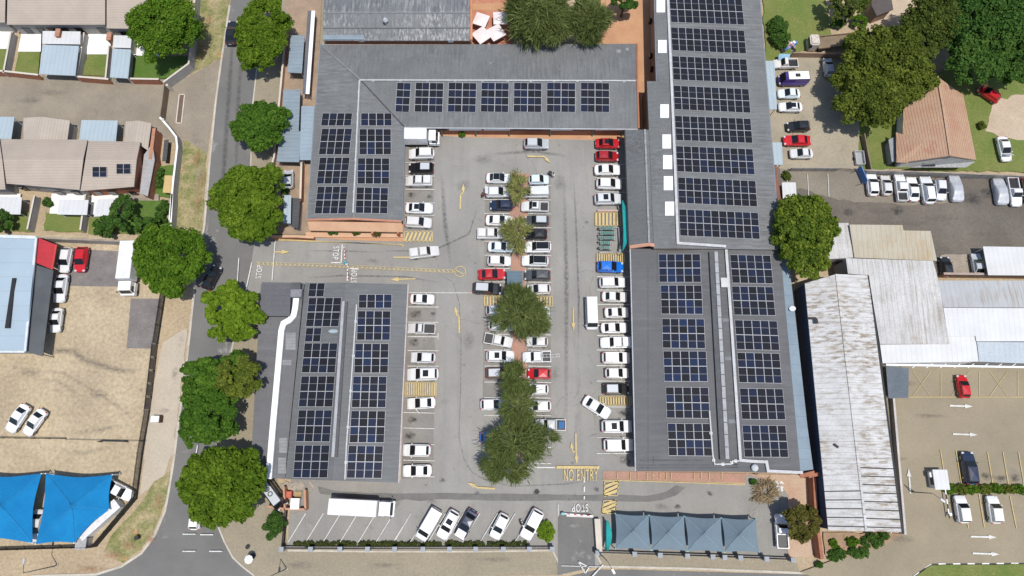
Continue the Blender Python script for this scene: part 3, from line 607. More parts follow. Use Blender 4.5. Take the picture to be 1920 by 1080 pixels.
for x, y, rx, ry in ((372, 300, 1.4, 2.4), (378, 340, .9, 3), (372, 380, .8, 3), (382, 90, 1.4, 2.4), (392, 40, 1, 2), (215, 1042, 2.2, 1), (245, 1022, 1.6, 1), (285, 1010, 1, 1.2), (300, 940, .9, 1.6), (170, 1068, 3, .7)): T.blob(x, y, rx, ry, 1)
T.done('bare_earth', fade_earth)
# ---------------------------------------------------------------- the shopping centre
# L-shaped building in the north-west
ze, zr = 3.7, 4.5
e = empty('shop_building', P(830, 180, 0), 'L shaped shop building with grey hipped roof wrapping the top left of the car park', 'building')
o1, o2, o3, o4, o5, o6 = [P(*q, ze) for q in ((601, 84), (1193, 82), (1196, 241), (758, 238), (753, 414), (576, 411))]
r0, rE, rS = P(676, 150, zr), P(1193, 151, zr), P(664, 409, zr)
LB = dict(n=[o1, r0, rE, o2], s=[r0, o4, o3, rE], w=[o1, o6, rS, r0], e=[r0, rS, o5, o4])
obj('roof', roofbm([LB['n'], LB['s']]), roofg, e); obj('roof', roofbm([LB['w'], LB['e']]), roofg_x, e)
ring = inset([o1, o2, rE, o3, o4, o5, rS, o6], .5); zz = [ze, ze, zr-.25, ze, ze, ze, zr-.25, ze]
obj('wall', walls([(p.x, p.y, q-.05) for p, q in zip(ring, zz)]), brick, e)
bm = B(); k = Vector((0, 0, .06))
for a, b_ in ((o1, r0), (r0, rE), (r0, rS)): bar(bm, a+k, b_+k, .32, .1)
obj('ridge_capping', bm, M('ridge_grey', (.2, .205, .21), (.15, .155, .16), s=1), e)
bm = B(); bar(bm, r0+Vector((0, 0, .02)), o4+Vector((0, 0, .02)), .22, .03); obj('valley_gutter', bm, M('valley_dark', (.06, .062, .065), None, s=1), e)
bm = B()
for a, b_ in ((o1+Vector((-.08, 0, -.2)), o6+Vector((-.08, 0, -.2))), (o4+Vector((.1, 0, -.2)), o5+Vector((.1, 0, -.2)))): bar(bm, a, b_, .16, .16)
obj('gutter', bm, M('gutter_grey', (.2, .22, .25), None, s=1), e)
bm = B(); bar(bm, o4+Vector((0, -.12, -.16)), o3+Vector((0, -.12, -.16)), .18, .16); obj('gutter', bm, alu, e)
bm = B(); bar(bm, o2+Vector((.15, 0, -.3)), rE+Vector((.15, 0, -.2)), .3, .45); bar(bm, rE+Vector((.15, 0, -.2)), o3+Vector((.15, 0, -.3)), .3, .45); obj('verge_coping', bm, brick, e)
# sloped peach parapet and planters at the south gable
bm = B(); a, b_ = o6+Vector((0, -.15, -.15)), o5+Vector((0, -.15, -.15)); m_ = rS+Vector((0, -.15, -.15))
for p, q in ((a, m_), (m_, b_)): bar(bm, p, q, .35, .3)
obj('gable_coping', bm, M('brick_coping', (.42, .2, .13), (.36, .17, .11), s=1), e)
lo = [P(580, 430, 1.6), P(752, 436, 1.6)]
bm = B(); face(bm, [a+Vector((0, -.1, -.1)), b_+Vector((0, -.1, -.1)), Vector((b_.x, b_.y-1.3, 2.2)), Vector((a.x, a.y-1.3, 2.2))]); face(bm, [Vector((b_.x, b_.y-1.3, 2.2)), Vector((a.x, a.y-1.3, 2.2)), Vector((a.x, a.y-1.3, 1.9)), Vector((b_.x, b_.y-1.3, 1.9))])
obj('lean_to_canopy', bm, peach, e)
bm = B(); box(bm, P(665, 441, .25), (16.5, .9, .5)); obj('planter', bm, peach, e)
for x in (700, 748): bm = B(); box(bm, P(x, 440, 1.1), (.4, .4, 2.2)); obj('column', bm, brick, e)
# shop fronts along the north side of the car park
fx = [(765, 1), (800, 0), (840, 1), (905, 1), (958, 0), (1030, 1), (1075, 0), (1115, 1), (1190, None)]
yw = ring[3].y-.03
for (x0, f), (x1, _) in zip(fx, fx[1:]):
    a, b_ = P(x0+2, 246, 2.9), P(x1-2, 246, 2.9)
    bm = B(); box(bm, ((a.x+b_.x)/2, a.y+.35, 3.0), (b_.x-a.x, .12, .75)); obj('sign_board', bm, white_m if f else dark_m, e)
    bm = B(); box(bm, ((a.x+b_.x)/2, a.y+1.6, 1.25), (b_.x-a.x-.5, .08, 2.3)); obj('shop_window', bm, glass, e)
green_post = simple('green_post_paint', (.03, .2, .14), .5)
for x in (830, 893, 955, 1031, 1110, 1165): bm = B(); p = P(x, 256.5, 0); cyl(bm, (p.x, p.y, 0), (p.x, p.y, 3.4), .09); obj('post', bm, green_post, e)
bm = B(); nn_ = (LB['n'][2]-LB['n'][0]).cross(LB['n'][3]-LB['n'][0]).normalized(); nn_ = nn_ if nn_.z > 0 else -nn_
for x, y, a, b_ in ((920, 118, 3, 3), (1160, 96, 8, 6), (800, 120, 2, 2), (1050, 130, 2, 2), (735, 110, 2, 2), (1176, 92, 5, 5)):
    q = [onplane(x+dx*a/2, y+dy*b_/2, LB['n'][1], nn_)+nn_*.008 for dx, dy in ((-1, -1), (1, -1), (1, 1), (-1, 1))]; bm = B(); face(bm, q); obj('patch_sheet', bm, M('patch_pale', (.3, .3, .3), (.2, .2, .2), s=1.5), e)
NB = e

# tall east building with the long arrays
e = empty('shop_building', P(1330, 230, 0), 'long grey roofed building with eight wide black solar arrays and white skylights', 'building')
zq, zw, zx = 6.4, 5.9, 5.3
A1, A2, A3, A4 = P(1227, -40, zw), P(1249, -40, zq), P(1260, 155, zq), P(1232, 152, zw)
B1, B2, B3 = P(1213, 152, 5.6), P(1272, 466, zq), P(1226, 466, 5.6)
E1, E2 = P(1421, -40, zx), P(1463, 468, zx)

obj('roof', roofbm([[A1, A2, A3, A4], [B1, A4, A3], [B1, A3, B2, B3], [A2, E1, E2, B2, A3]]), roofg_x, e)
ring = inset([A1, A2, E1, E2, B2, B3, B1, A4], .15)
obj('wall', walls([(p.x, p.y, q-.15) for p, q in zip(ring, (zw, zq, zx, zx, zq, 5.6, 5.6, zw))]), brown_wall, e)
bm = B(); bar(bm, E1+Vector((.1, 0, -.2)), E2+Vector((.1, 0, -.2)), .18, .16); bar(bm, A1+Vector((-.1, 0, -.2)), A4+Vector((-.1, 0, -.2)), .15, .15); obj('gutter', bm, MATS['gutter_grey'], e)
nW = (A2-A1).cross(A4-A1).normalized(); nW = -nW if nW.z < 0 else nW
for i, (x, y, wd, h) in enumerate(((1239, 12, 16, 24), (1242, 88, 16, 24), (1246, 209, 16, 25), (1250, 266, 16, 26), (1251.7, 304.6, 17, 26), (1253, 344, 17, 26), (1255.5, 391.7, 17, 26))):
    base = (A1, nW) if i < 2 else (B1, ((A3-B1).cross(B3-B1)).normalized())
    n_ = base[1] if base[1].z > 0 else -base[1]
    q = [onplane(x+dx*wd/2, y+dy*h/2, base[0], n_) for dx, dy in ((-1, -1), (1, -1), (1, 1), (-1, 1))]
    bm = B(); lo = [bm.verts.new(p+n_*.01) for p in q]; hi = [bm.verts.new(p+n_*.16) for p in q]; bm.faces.new(hi)
    for j in range(4): bm.faces.new((lo[j], lo[(j+1) % 4], hi[(j+1) % 4], hi[j]))
    obj('skylight', bm, skylight_m, e)
for x, y in ((1219, 40), (1220, 105), (1222, 130)): bm = B(); box(bm, P(x, y, 2.4), (.5, .7, .9)); obj('window', bm, glass, e)
EB = e
# porch wing over the east bays
PE, PG = gable('shop_wing', 'narrow grey gabled wing beside the teal awning, peach gable at its lower end', 'building', (1172, 243), (1180, 462), (1246, 462), (1238, 243), (1209, 243), (1217, 457), 4.2, 6.0, brown_wall, roofg_x, .5)
bm = B(); bar(bm, PG[4]+Vector((0, 0, .05)), PG[5]+Vector((0, 0, .05)), .3, .08); obj('ridge_capping', bm, M('ridge_pale', (.3, .305, .31), (.2, .2, .205), s=1), PE)
bm = B(); bar(bm, PG[1]+Vector((0, -.15, -.05)), PG[5]+Vector((0, -.15, -.05)), .55, .25); bar(bm, PG[5]+Vector((0, -.15, -.05)), PG[2]+Vector((0, -.15, -.05)), .55, .25); obj('gable_coping', bm, M('peach_coping', (.55, .3, .2), (.48, .25, .17), s=1), PE)
bm = B(); bar(bm, PG[0]+Vector((-.1, 0, -.15)), PG[1]+Vector((-.1, 0, -.15)), .16, .16); obj('gutter', bm, dark_m, PE)
# lower east building
e = empty('shop_building', P(1340, 680, 0), 'low grey roofed building right of the car park carrying twelve solar arrays', 'building')
zl, zm, zn = 4.0, 5.3, 4.3
C1, C2, C3, C4 = P(1183, 466, zl), P(1333, 468, zm), P(1357, 884, zm), P(1193, 883, zl)
D1, D2 = P(1463, 469, zn), P(1501, 887, zn)
obj('roof', roofbm([[C1, C2, C3, C4], [C2, D1, D2, C3]]), roof_flat, e)
ring = inset([C1, C2, D1, D2, C3, C4], .55)
obj('wall', walls([(p.x, p.y, q-.15) for p, q in zip(ring, (zl, zm, zn, zn, zm, zl))]), brown_wall, e)
bm = B(); bar(bm, C1+Vector((-.12, 0, -.14)), C4+Vector((-.12, 0, -.14)), .18, .17); obj('gutter', bm, M('gutter_pale', (.42, .42, .42), None, s=1), e)
bm = B(); bar(bm, C4+Vector((0, -.06, -.3)), C3+Vector((0, -.06, -.3)), .12, .35); bar(bm, C3+Vector((0, -.06, -.3)), D2+Vector((0, -.06, -.3)), .12, .35); obj('fascia', bm, brown_wall, e)
bm = B(); rg0 = random.Random(5); nl = ((C2-C1).cross(C4-C1)).normalized(); nl = nl if nl.z > 0 else -nl
for x, y, a, b_ in ((1260, 863, 120, 2.5), (1290, 872, 190, 2), (1290, 877, 190, 1.5), (1232, 500, 1.5, 60), (1215, 690, 1.5, 380), (1300, 868, 4, 3), (1225, 862, 3, 14)):
    q = [onplane(x+dx*a/2, y+dy*b_/2, C1, nl)+nl*.006 for dx, dy in ((-1, -1), (1, -1), (1, 1), (-1, 1))]; bm = B(); face(bm, q); obj('roof_seam', bm, M('seam_dark', (.08, .08, .085), (.11, .11, .115), s=1), e)
bm = B(); nr_ = ((D1-C2).cross(C3-C2)).normalized(); nr_ = nr_ if nr_.z > 0 else -nr_
for x, y, a, b_ in ((1362, 600, 18, 6), (1368, 672, 18, 7), (1375, 790, 18, 7)):
    q = [onplane(x+dx*a/2, y+dy*b_/2, C2, nr_)+nr_*.006 for dx, dy in ((-1, -1), (1, -1), (1, 1), (-1, 1))]; bm = B(); face(bm, q); obj('patch_sheet', bm, M('patch_blue_grey', (.2, .21, .225), (.15, .16, .17), s=.7), e)
# raised ridge ventilator
v0, v1 = P(1337, 474, zm), P(1358, 862, zm); bm = B(); bar(bm, v0+Vector((0, 0, .02)), v1+Vector((0, 0, .02)), 1.5, .45); obj('ridge_ventilator', bm, M('vent_grey', (.1, .102, .106), None, s=1), e)
bm = B()
n_ = 18
for i in range(n_):
    a = v0+(v1-v0)*(i/n_)+Vector((.3, 0, .48)); b_ = v0+(v1-v0)*((i+.94)/n_)+Vector((.3, 0, .48)); bar(bm, a, b_, .55, .16)
obj('ventilator_cap', bm, M('cap_grey', (.36, .365, .37), (.29, .295, .3), s=.8), e)
SB = e; C = (C1, C2, C3, C4, D1, D2)
# teal awning beside the wing
t1 = empty('awning', P(1170, 425, 0), 'long narrow teal awning bulging along the wing wall beside the trolley bay', 'awning'); bm = B()
pts = [(1166.5, 376, .1), (1167, 390, .5), (1168, 410, .8), (1169, 430, .8), (1169, 450, .65), (1168, 462, .4), (1166, 472, .1)]
top = [P(x, y, 3.2) for x, y, _ in pts]
for (a, wa), (b_, wb) in zip(zip(top, [p[2] for p in pts]), zip(top[1:], [p[2] for p in pts][1:])):
    face(bm, [a, b_, b_+Vector((wb, 0, .35)), a+Vector((wa, 0, .35))]); face(bm, [a, b_, b_+Vector((0, 0, -.4)), a+Vector((0, 0, -.4))])
obj('canvas', bm, teal, t1)
for i in (0, 3, 6): bm = B(); cyl(bm, (top[i].x, top[i].y, 0), top[i], .05, n=8); obj('post', bm, dark_m, t1)

# low west building
e = empty('shop_building', P(650, 720, 0), 'low grey roofed building left of the car park with a white roof duct', 'building')
zl2, zm2 = 3.9, 5.1
w1, w2, w3, w4 = P(572, 530, zl2), P(648, 530, zm2), P(764, 533, zl2), P(746, 905, zl2); w5, w6 = P(624, 901, zm2), P(535, 898, zl2)
obj('roof', roofbm([[w1, w2, w5, w6], [w2, w3, w4, w5]]), M('roof_grey_west', (.135, .142, .146), (.115, .12, .125), s=.2, rough=.65, grain=.1, gs=5, streak=('x', (.17, .175, .175), .4, 2), seam=('y', .7, .2, .08)), e)
ring = inset([w1, w2, w3, w4, w5, w6], .4)
obj('wall', walls([(p.x, p.y, q-.15) for p, q in zip(ring, (zl2, zm2, zl2, zl2, zm2, zl2))]), brick, e)
bm = B(); bar(bm, w3+Vector((.12, 0, -.15)), w4+Vector((.12, 0, -.15)), .2, .16); obj('gutter', bm, M('pink_grey_gutter', (.5, .42, .4), None, s=1), e)
v0, v1 = P(646, 566, zm2), P(626.5, 857, zm2); bm = B(); bar(bm, v0, v1, 1.1, .3); obj('ridge_ventilator', bm, MATS['vent_grey'], e)
bm = B(); bar(bm, v0+Vector((-.1, 0, .32)), v1+Vector((-.1, 0, .32)), .45, .12); obj('ventilator_cap', bm, MATS['cap_grey'], e)
x1, x2, x3, x4 = P(489, 533, 3.3), P(570, 531, 3.3), P(534, 898, 3.3), P(469, 893, 3.3)
obj('side_roof', roofbm([[x1, x2, x3, x4]]), M('roof_side_grey', (.15, .15, .155), (.12, .12, .126), s=.15, rough=.7, grain=.1, gs=4, streak=('x', (.19, .19, .19), .35, 1.2)), e)
obj('side_wall', walls([(p.x, p.y, 3.2) for p in inset([x1, x2, x3, x4], .2)]), plaster, e)
bm = B()
for (x, y, a, b_) in ((545, 640, 19, 32), (538, 680, 17, 10), (531, 835, 15, 28), (529, 873, 15, 30)):
    q = [P(x+dx*a/2, y+dy*b_/2, 3.33) for dx, dy in ((-1, -1), (1, -1), (1, 1), (-1, 1))]; bm = B(); prism(bm, q, 3.31, 3.35); obj('patch_sheet', bm, M('pale_patch', (.26, .265, .265), (.2, .2, .205), s=.7, seam=('y', .5, .3)), e)
y1 = [P(*q, 4.4) for q in ((491, 529), (546, 530), (543, 593), (488, 592))]
obj('raised_roof', roofbm([y1]), M('roof_box_grey', (.12, .118, .125), (.105, .104, .11), s=.2, seam=('y', .8, .15)), e)
obj('raised_wall', walls([(p.x, p.y, 4.35) for p in inset(y1, .06)], 3.2), MATS['vent_grey'], e)
WB = e
# white air duct with its unit
d = empty('air_duct', P(515, 760, 3.35), 'bent white air duct running down the flat left edge of the low west roof', 'duct')
bm = B(); dp = [P(*q, 3.5) for q in ((557, 560), (555, 578), (552, 592), (544, 601), (533, 607), (529, 620), (522, 700), (514, 790), (505, 898))]
pathbar(bm, dp, .9, .45)
obj('duct_run', bm, white_m, d)
u = empty('air_conditioner', P(557, 545, 4), 'grey box air conditioning unit at the upper end of the white duct', 'air conditioner')
bm = B(); box(bm, P(557, 551, 4.2), (1.8, 1.3, 1.2)); bmesh.ops.bevel(bm, geom=bm.edges[:], offset=.06, segments=1, affect='EDGES'); obj('casing', bm, M('unit_grey', (.22, .22, .23), None, s=1), u)
bm = B(); box(bm, P(556, 537, 4.1), (1.5, 1.1, .9)); obj('fan_box', bm, MATS['vent_grey'], u)
tg = empty('roof_vent', P(625, 620, 4.6), 'pale rounded vent pod in the gap between solar arrays on the low west roof', 'vent'); bm = B()
bmesh.ops.create_uvsphere(bm, u_segments=12, v_segments=8, radius=1, matrix=Matrix.Translation(P(625, 621, 4.95)) @ Matrix.Diagonal((.85, .38, .35, 1))); obj('pod', bm, M('pale_blue_grey', (.33, .4, .42), None, s=1), tg, smooth=True)
bm = B(); box(bm, Q(625, 621, 4.7, 4.95), (1.2, .5, .3)); obj('base', bm, alu, tg)
# cable trays on the roofs
def tray(label, pts, z, wd, mat=M('tray_pale', (.5, .5, .5), (.42, .42, .42), s=1), sup=None):
    p3 = [P(x, y, zz) for (x, y), zz in zip(pts, z if isinstance(z, (list, tuple)) else [z]*len(pts))]
    o = empty('cable_tray', p3[len(p3)//2], label, 'cable tray', 'cable trays on the roofs'); bm = B()
    pathbar(bm, p3, wd, .12)
    obj('tray_run', bm, mat, o); bm = B()
    for a, b_ in zip(p3, p3[1:]):
        n_ = max(1, int((b_-a).length/4))
        for i in range(n_): box(bm, a+(b_-a)*((i+.5)/n_)+Vector((0, 0, -.08)), (.4, .4, .16))
    obj('bracket', bm, alu, o)
tray('thick white cable tray running down the long grey roof and jogging right beside the ventilator', [(1251, -30), (1259, 155), (1265, 300), (1271, 456), (1316, 459), (1361, 462)], 6.55, .42)
tray('thick white cable tray down the low right roof, stepping right at its lower end', [(1361, 463), (1372, 620), (1388, 863), (1412, 865), (1437, 866), (1440, 883), (1505, 886)], [5.35, 5.35, 5.35, 5.1, 5.0, 5.0, 4.55], .42)
tray('thin white cable tray ending right of the lowest left array on the low right roof', [(1330, 770), (1336.5, 855), (1340, 870.5), (1371, 870), (1373, 864.5), (1386, 864)], 5.35, .2)
tray('thin white cable tray along the ridge above the row of square arrays', [(674, 150.5), (930, 151), (1192, 152)], 4.6, .2, M('tray_grey', (.5, .51, .51), None, s=1))
tray('thin white cable tray between the two array columns of the L shaped roof', [(674, 151), (670, 235), (666, 320), (662, 399)], 4.6, .2, MATS['tray_grey'])
tray('thin pale cable tray left of the right array column on the low west roof', [(669, 571), (660, 700), (650, 835), (647, 899)], 5.05, .2, MATS['tray_grey'])

# vents and pods on the low right roof
v = empty('roof_vent', P(1415, 876, 4.6), 'round pale dome vent near the bottom edge of the low right roof', 'vent'); bm = B(); cyl(bm, Q(1414, 877, 4.6, 5), Q(1414, 877, 5.2, 5), .4, .4, 14); obj('base', bm, dark_m, v)
bm = B(); bmesh.ops.create_uvsphere(bm, u_segments=14, v_segments=8, radius=.55, matrix=Matrix.Translation(Q(1414, 877, 5.3, 5)) @ Matrix.Diagonal((1, 1, .6, 1))); obj('dome', bm, M('dome_grey', (.5, .52, .52), None, s=1), v, smooth=True)
v = empty('roof_vent', P(1355, 531, 5), 'small square grey box vent between ventilator and cable tray', 'vent'); bm = B(); box(bm, P(1357, 531, 5.4), (1.0, 1.4, .8)); obj('casing', bm, M('vent_pale', (.26, .27, .27), None, s=1), v)
bm = B(); box(bm, Q(1357, 531, 5.85, 5.4), (1.15, 1.55, .08)); obj('lid', bm, alu, v)
v = empty('satellite_dish', P(1487, 580, 4), 'small white satellite dish on the steel blue side roof', 'satellite dish'); bm = B(); cyl(bm, Q(1486, 581, 3.6, 4), Q(1486, 581, 4.2, 4), .05, n=6); obj('mast', bm, alu, v)
bm = B(); cyl(bm, P(1486, 580, 4.2), P(1486, 578.5, 4.4), .12, .5, 14); obj('dish', bm, white_m, v)
# steel blue lean-to down the east side
mono('side_roof', 'long narrow steel blue lean-to roof down the right side of the low right building', 'lean-to roof', [(1465, 490), (1479, 490), (1492, 600), (1514, 800), (1525, 880), (1500, 884), (1482, 680)], [4.0, 3.7, 3.7, 3.7, 3.7, 4.0, 4.0], dark_m, M('leanto_blue', (.235, .3, .345), (.2, .255, .3), s=.4, rough=.5, seam=('y', 1.6, .2, .05), grain=.08), .1)
e = empty('brick_pier', P(1522, 895, 0), 'red brick pier at the lower right corner of the low right building', 'wall'); bm = B(); bar(bm, P(1500, 893), P(1527, 886), .5, 3.2); bar(bm, P(1516, 895), P(1519, 960), .5, 2.2); bar(bm, P(1519, 960), P(1530, 1045), .5, 2.2); obj('masonry', bm, brick, e); bm = B(); bar(bm, P(1500, 893, 3.2), P(1527, 886, 3.2), .6, .12); obj('coping', bm, brick, e)

# building north of the L shape
NE, NG = gable('shop_building', 'building at the top with streaked grey roof and steel blue strip', 'building', (606, -60), (880, -60), (881, 76), (606, 76), (606, 20), (881, 20), 5.2, 6.3, brick, M('roof_worn_grey', (.15, .155, .158), (.11, .115, .12), s=.25, rough=.6, grain=.2, gs=4, streak=('y', (.36, .36, .35), .8, 3), seam=('x', .7, .25)), .3, ze2=4.6)
bm = B(); q = [P(606, 55, 5.05), P(682, 55, 5.05), P(683, 74, 4.8), P(606, 74, 4.8)]; obj('blue_strip', roofbm([q], .1), roof_blue, NE)
bm = B(); bar(bm, P(884, -60, 4.9), P(884, 77, 4.7), .4, .5); obj('brick_coping', bm, M('orange_brick', (.5, .23, .13), (.44, .2, .11), s=1), NE)
bm = B(); bar(bm, P(606, 25, 6.1), P(881, 25, 6.1), .25, .12); bar(bm, P(606, 52, 5.4), P(881, 52, 5.4), .2, .12); obj('ridge_capping', bm, MATS['ridge_grey'], NE)
bm = B(); cyl(bm, P(725, 46, 5.4), P(725, 46, 5.4)+Vector((0, 0, 1.3)), .28, n=12); cyl(bm, P(725, 46, 5.4)+Vector((0, 0, 1.3)), P(725, 46, 5.4)+Vector((0, 0, 1.6)), .5, .3, 12); obj('flue', bm, alu, NE)
bm = B(); q = [P(606, 77, 3.1), P(884, 78, 3.1), P(884, 85, 3.1), P(604, 85, 3.1)]; prism(bm, q, 0, 3.1); o = obj('gutter_wall', bm, M('stained_cream', (.38, .33, .27), (.26, .23, .19), s=.8, detail=8), NE)
for x in (784, 822, 860, 706, 744):
    bm = B(); q = P(x, 79, 3.1); box(bm, q+Vector((0, 0, .15)), (1.3, .55, .3)); obj('window_hood', bm, dark_m if x < 750 else alu, NE)
for x, y in ((845, 75), (678, 74)):
    u = empty('air_conditioner', P(x, y, 4), 'small white condenser unit on the wall below the weathered roof' if x > 700 else 'small white condenser unit at the end of the steel blue strip', 'air conditioner'); bm = B(); box(bm, P(x, y, 4.1), (.95, .6, .75)); bmesh.ops.bevel(bm, geom=bm.edges[:], offset=.05, segments=1, affect='EDGES'); obj('casing', bm, white_m, u); bm = B(); p = Q(x, y, 4.48, 4.1); cyl(bm, p, p+Vector((0, 0, .03)), .24); obj('fan_grille', bm, dark_m, u)
# umbrellas in the court
for x, y, sz, rz, lab in ((902, 36, 2.5, R(-20), 'pale pink square umbrella nearest the top left of the brick court'), (938, 33, 2.55, R(2), 'pale pink square umbrella set straight at the top right of the brick court'), (903, 65, 2.7, R(38), 'pale pink square umbrella turned like a diamond at the lower left of the brick court'), (930, 60, 2.7, R(32), 'pale pink square umbrella overlapping its neighbour at the lower right of the brick court')):
    p = P(x, y, 2.5); u = empty('patio_umbrella', (p.x, p.y, 0), lab, 'umbrella', 'umbrellas in the brick court', rz)
    def loc(nm, bm, m): 
        bmesh.ops.recalc_face_normals(bm, faces=bm.faces); me = bpy.data.meshes.new(nm); bm.to_mesh(me); bm.free(); me.materials.append(m); o = bpy.data.objects.new(nm, me); COL.objects.link(o); o.parent = u
    h_ = sz/2; bm = B(); ap = bm.verts.new((0, 0, 2.8)); cs = [bm.verts.new((a*h_, b_*h_, 2.4)) for a, b_ in ((-1, -1), (1, -1), (1, 1), (-1, 1))]; cl = [bm.verts.new((a*h_, b_*h_, 2.22)) for a, b_ in ((-1, -1), (1, -1), (1, 1), (-1, 1))]
    for i in range(4): bm.faces.new((ap, cs[i], cs[(i+1) % 4])); bm.faces.new((cs[i], cl[i], cl[(i+1) % 4], cs[(i+1) % 4]))
    loc('canopy', bm, pink_c); bm = B(); cyl(bm, (0, 0, 0), (0, 0, 2.75), .035, n=8); loc('pole', bm, dark_m); bm = B(); cyl(bm, (0, 0, .02), (0, 0, .12), .35, n=12); loc('base', bm, plastic)

# small roofs along the west street
mono('carport', 'steel blue carport roof beside the topmost street tree on the right of the road', 'carport', [(545, 66), (571, 66), (566, 137), (539, 136)], [3.0, 3.1, 3.1, 3.0], dark_m, roof_blue, posts=alu)
mono('carport', 'long pale steel blue carport roof left of the L shaped building, second down the street', 'carport', [(531, 168), (563, 168), (560, 247), (530, 247)], [2.9, 3.1, 3.1, 2.9], dark_m, roof_blue, posts=alu)
mono('carport', 'pale steel blue carport roof tight against the left wall of the L shaped building', 'carport', [(565, 199), (590, 199), (583, 300), (562, 300)], [3.1, 3.2, 3.2, 3.1], dark_m, M('roof_mid_blue', (.32, .4, .45), (.28, .35, .4), s=.4, rough=.5, seam=('y', .75, .15)), posts=alu)
mono('carport', 'steel blue carport roof lowest along the street, below its longer neighbour', 'carport', [(526, 247), (565, 246), (561, 304), (518, 303)], [2.9, 3.05, 3.05, 2.9], dark_m, roof_blue, posts=alu)
mono('walkway_cover', 'narrow white strip roof between the carports and the L shaped building', 'walkway roof', [(584, 20), (591, 20), (580, 176), (573, 176)], 2.8, dark_m, white_m, posts=alu)
mono('walkway_cover', 'narrow dark strip roof left of the white strip roof by the carports', 'walkway roof', [(577, 20), (583.5, 20), (572.5, 176), (567, 176)], 2.7, dark_m, M('roof_slate', (.13, .14, .155), None, s=.6, seam=('y', .75, .2)), posts=alu)
mono('shed', 'small pale blue shed roof under the street tree beside the L shaped building', 'shed', [(533, 366), (546, 366), (545, 419), (531, 418)], 2.6, plaster, roof_ltblue)
mono('shed', 'small dark roofed shed between pale blue shed and L shaped building', 'shed', [(549, 371), (563, 372), (559, 428), (547, 426)], 2.6, plaster, M('roof_charcoal', (.08, .08, .085), None, s=.6, seam=('y', .75, .2)))
wallrun('brick_wall', 'low red brick wall along the street pavement left of the carports', 'wall', [(541, 60), (532, 160), (519, 300), (512, 325)], 1.4, .25, M('brick_pale', (.42, .26, .2), (.36, .2, .15), s=1.5), cope=cream)
wallrun('brick_wall', 'brick wall with two planter openings at the corner of the entrance drive', 'wall', [(513, 448), (560, 448), (592, 450)], 1.3, .3, brick, cope=peach)
wallrun('brick_wall', 'brick wall with cream top around the small yard left of the L shaped building', 'wall', [(571, 312), (569, 380), (566, 372), (548, 370)][:2], 1.8, .25, brick, cope=cream)
# ---------------------------------------------------------------- solar arrays: array > modules
def panel_mesh(w_, h_):
    bm = B(); box(bm, (0, 0, 0), (w_, h_, .04), mi=1)
    g = .027
    for s in (-1, 1):
        y0, y1 = (.01, h_/2-g) if s > 0 else (-h_/2+g, -.01)
        box(bm, (0, (y0+y1)/2, .012), (w_-2*g, y1-y0, .024+.012), mi=0)
    me = bpy.data.meshes.new('solar_panel'); bm.to_mesh(me); bm.free(); me.materials.append(solar); me.materials.append(frame_m); return me
PM = {}
def array(q, cols, rows, plane, label, group, blue=1.0, land=False):
    """q: photo corners TL, TR, BR, BL of the array; plane: (point, normal) of the roof it lies on"""
    p0, n = plane; n = n.normalized(); n = -n if n.z < 0 else n
    tl, tr, br, bl = [onplane(x, y, p0+n*.13, n) for x, y in q]
    c = (tl+tr+br+bl)/4; u = ((tr-tl)+(br-bl))/2; v = ((tl-bl)+(tr-br))/2
    W_, H_ = u.length, v.length; u.normalize(); v = (v-u*v.dot(u)).normalized(); n2 = u.cross(v)
    e = empty('solar_array', c, label, 'solar array', group); m = Matrix((u, v, n2)).transposed(); e.rotation_euler = m.to_euler()
    pw, ph = W_/cols, H_/rows; gap = .035; key = (land,)
    if key not in PM: PM[key] = panel_mesh(1.2, 2.1)
    bm = B()                                          # rails under the modules
    for j in range(rows):
        for k in (-.28, .28): box(bm, (0, -H_/2+(j+.5)*ph+k*ph, -.06), (W_, .06, .05))
    me = bpy.data.meshes.new('rail'); bm.to_mesh(me); bm.free(); me.materials.append(alu); o = bpy.data.objects.new('rail', me); COL.objects.link(o); o.parent = e
    for j in range(rows):
        for i in range(cols):
            o = bpy.data.objects.new('solar_panel', PM[key]); COL.objects.link(o); o.parent = e
            o.location = (-W_/2+(i+.5)*pw, -H_/2+(j+.5)*ph, 0); o.color = (blue, blue, blue, 1)
            if land: o.rotation_euler = (0, 0, R(90)); o.scale = ((ph-gap)/1.2, (pw-gap)/2.1, 1)
            else: o.scale = ((pw-gap)/1.2, (ph-gap)/2.1, 1)
def pl(a, b, c): return (a, (b-a).cross(c-a))
ordn = ['topmost', 'second from top', 'third from top', 'fourth from top', 'fifth from top', 'sixth from top', 'seventh from top', 'lowest']
east = pl(A3, E1, E2)
for i, q in enumerate(([(1254, -7), (1392, -2), (1394.7, 47), (1258, 42)], [(1258, 51), (1396, 57), (1399, 101), (1259.5, 94.5)], [(1260, 105), (1401, 111), (1402.5, 156), (1262, 149.5)], [(1262, 160), (1404.5, 167), (1407, 212), (1264.5, 205.5)], [(1265.5, 217), (1408, 222), (1411, 269), (1266.5, 263)], [(1267, 273.6), (1412, 279), (1415, 328), (1269, 321.7)], [(1269.7, 332), (1417, 339), (1420, 388), (1273, 381)], [(1273, 392), (1422, 398.6), (1424.7, 449), (1274.5, 442)])):
    array(q, 10, 2, east, 'wide black solar array on the long right roof, %s of eight' % ordn[i], 'wide arrays on the long right roof', .55 if i < 5 else .8)
lw = pl(C1, C2, C4); le = pl(C2, D1, D2)
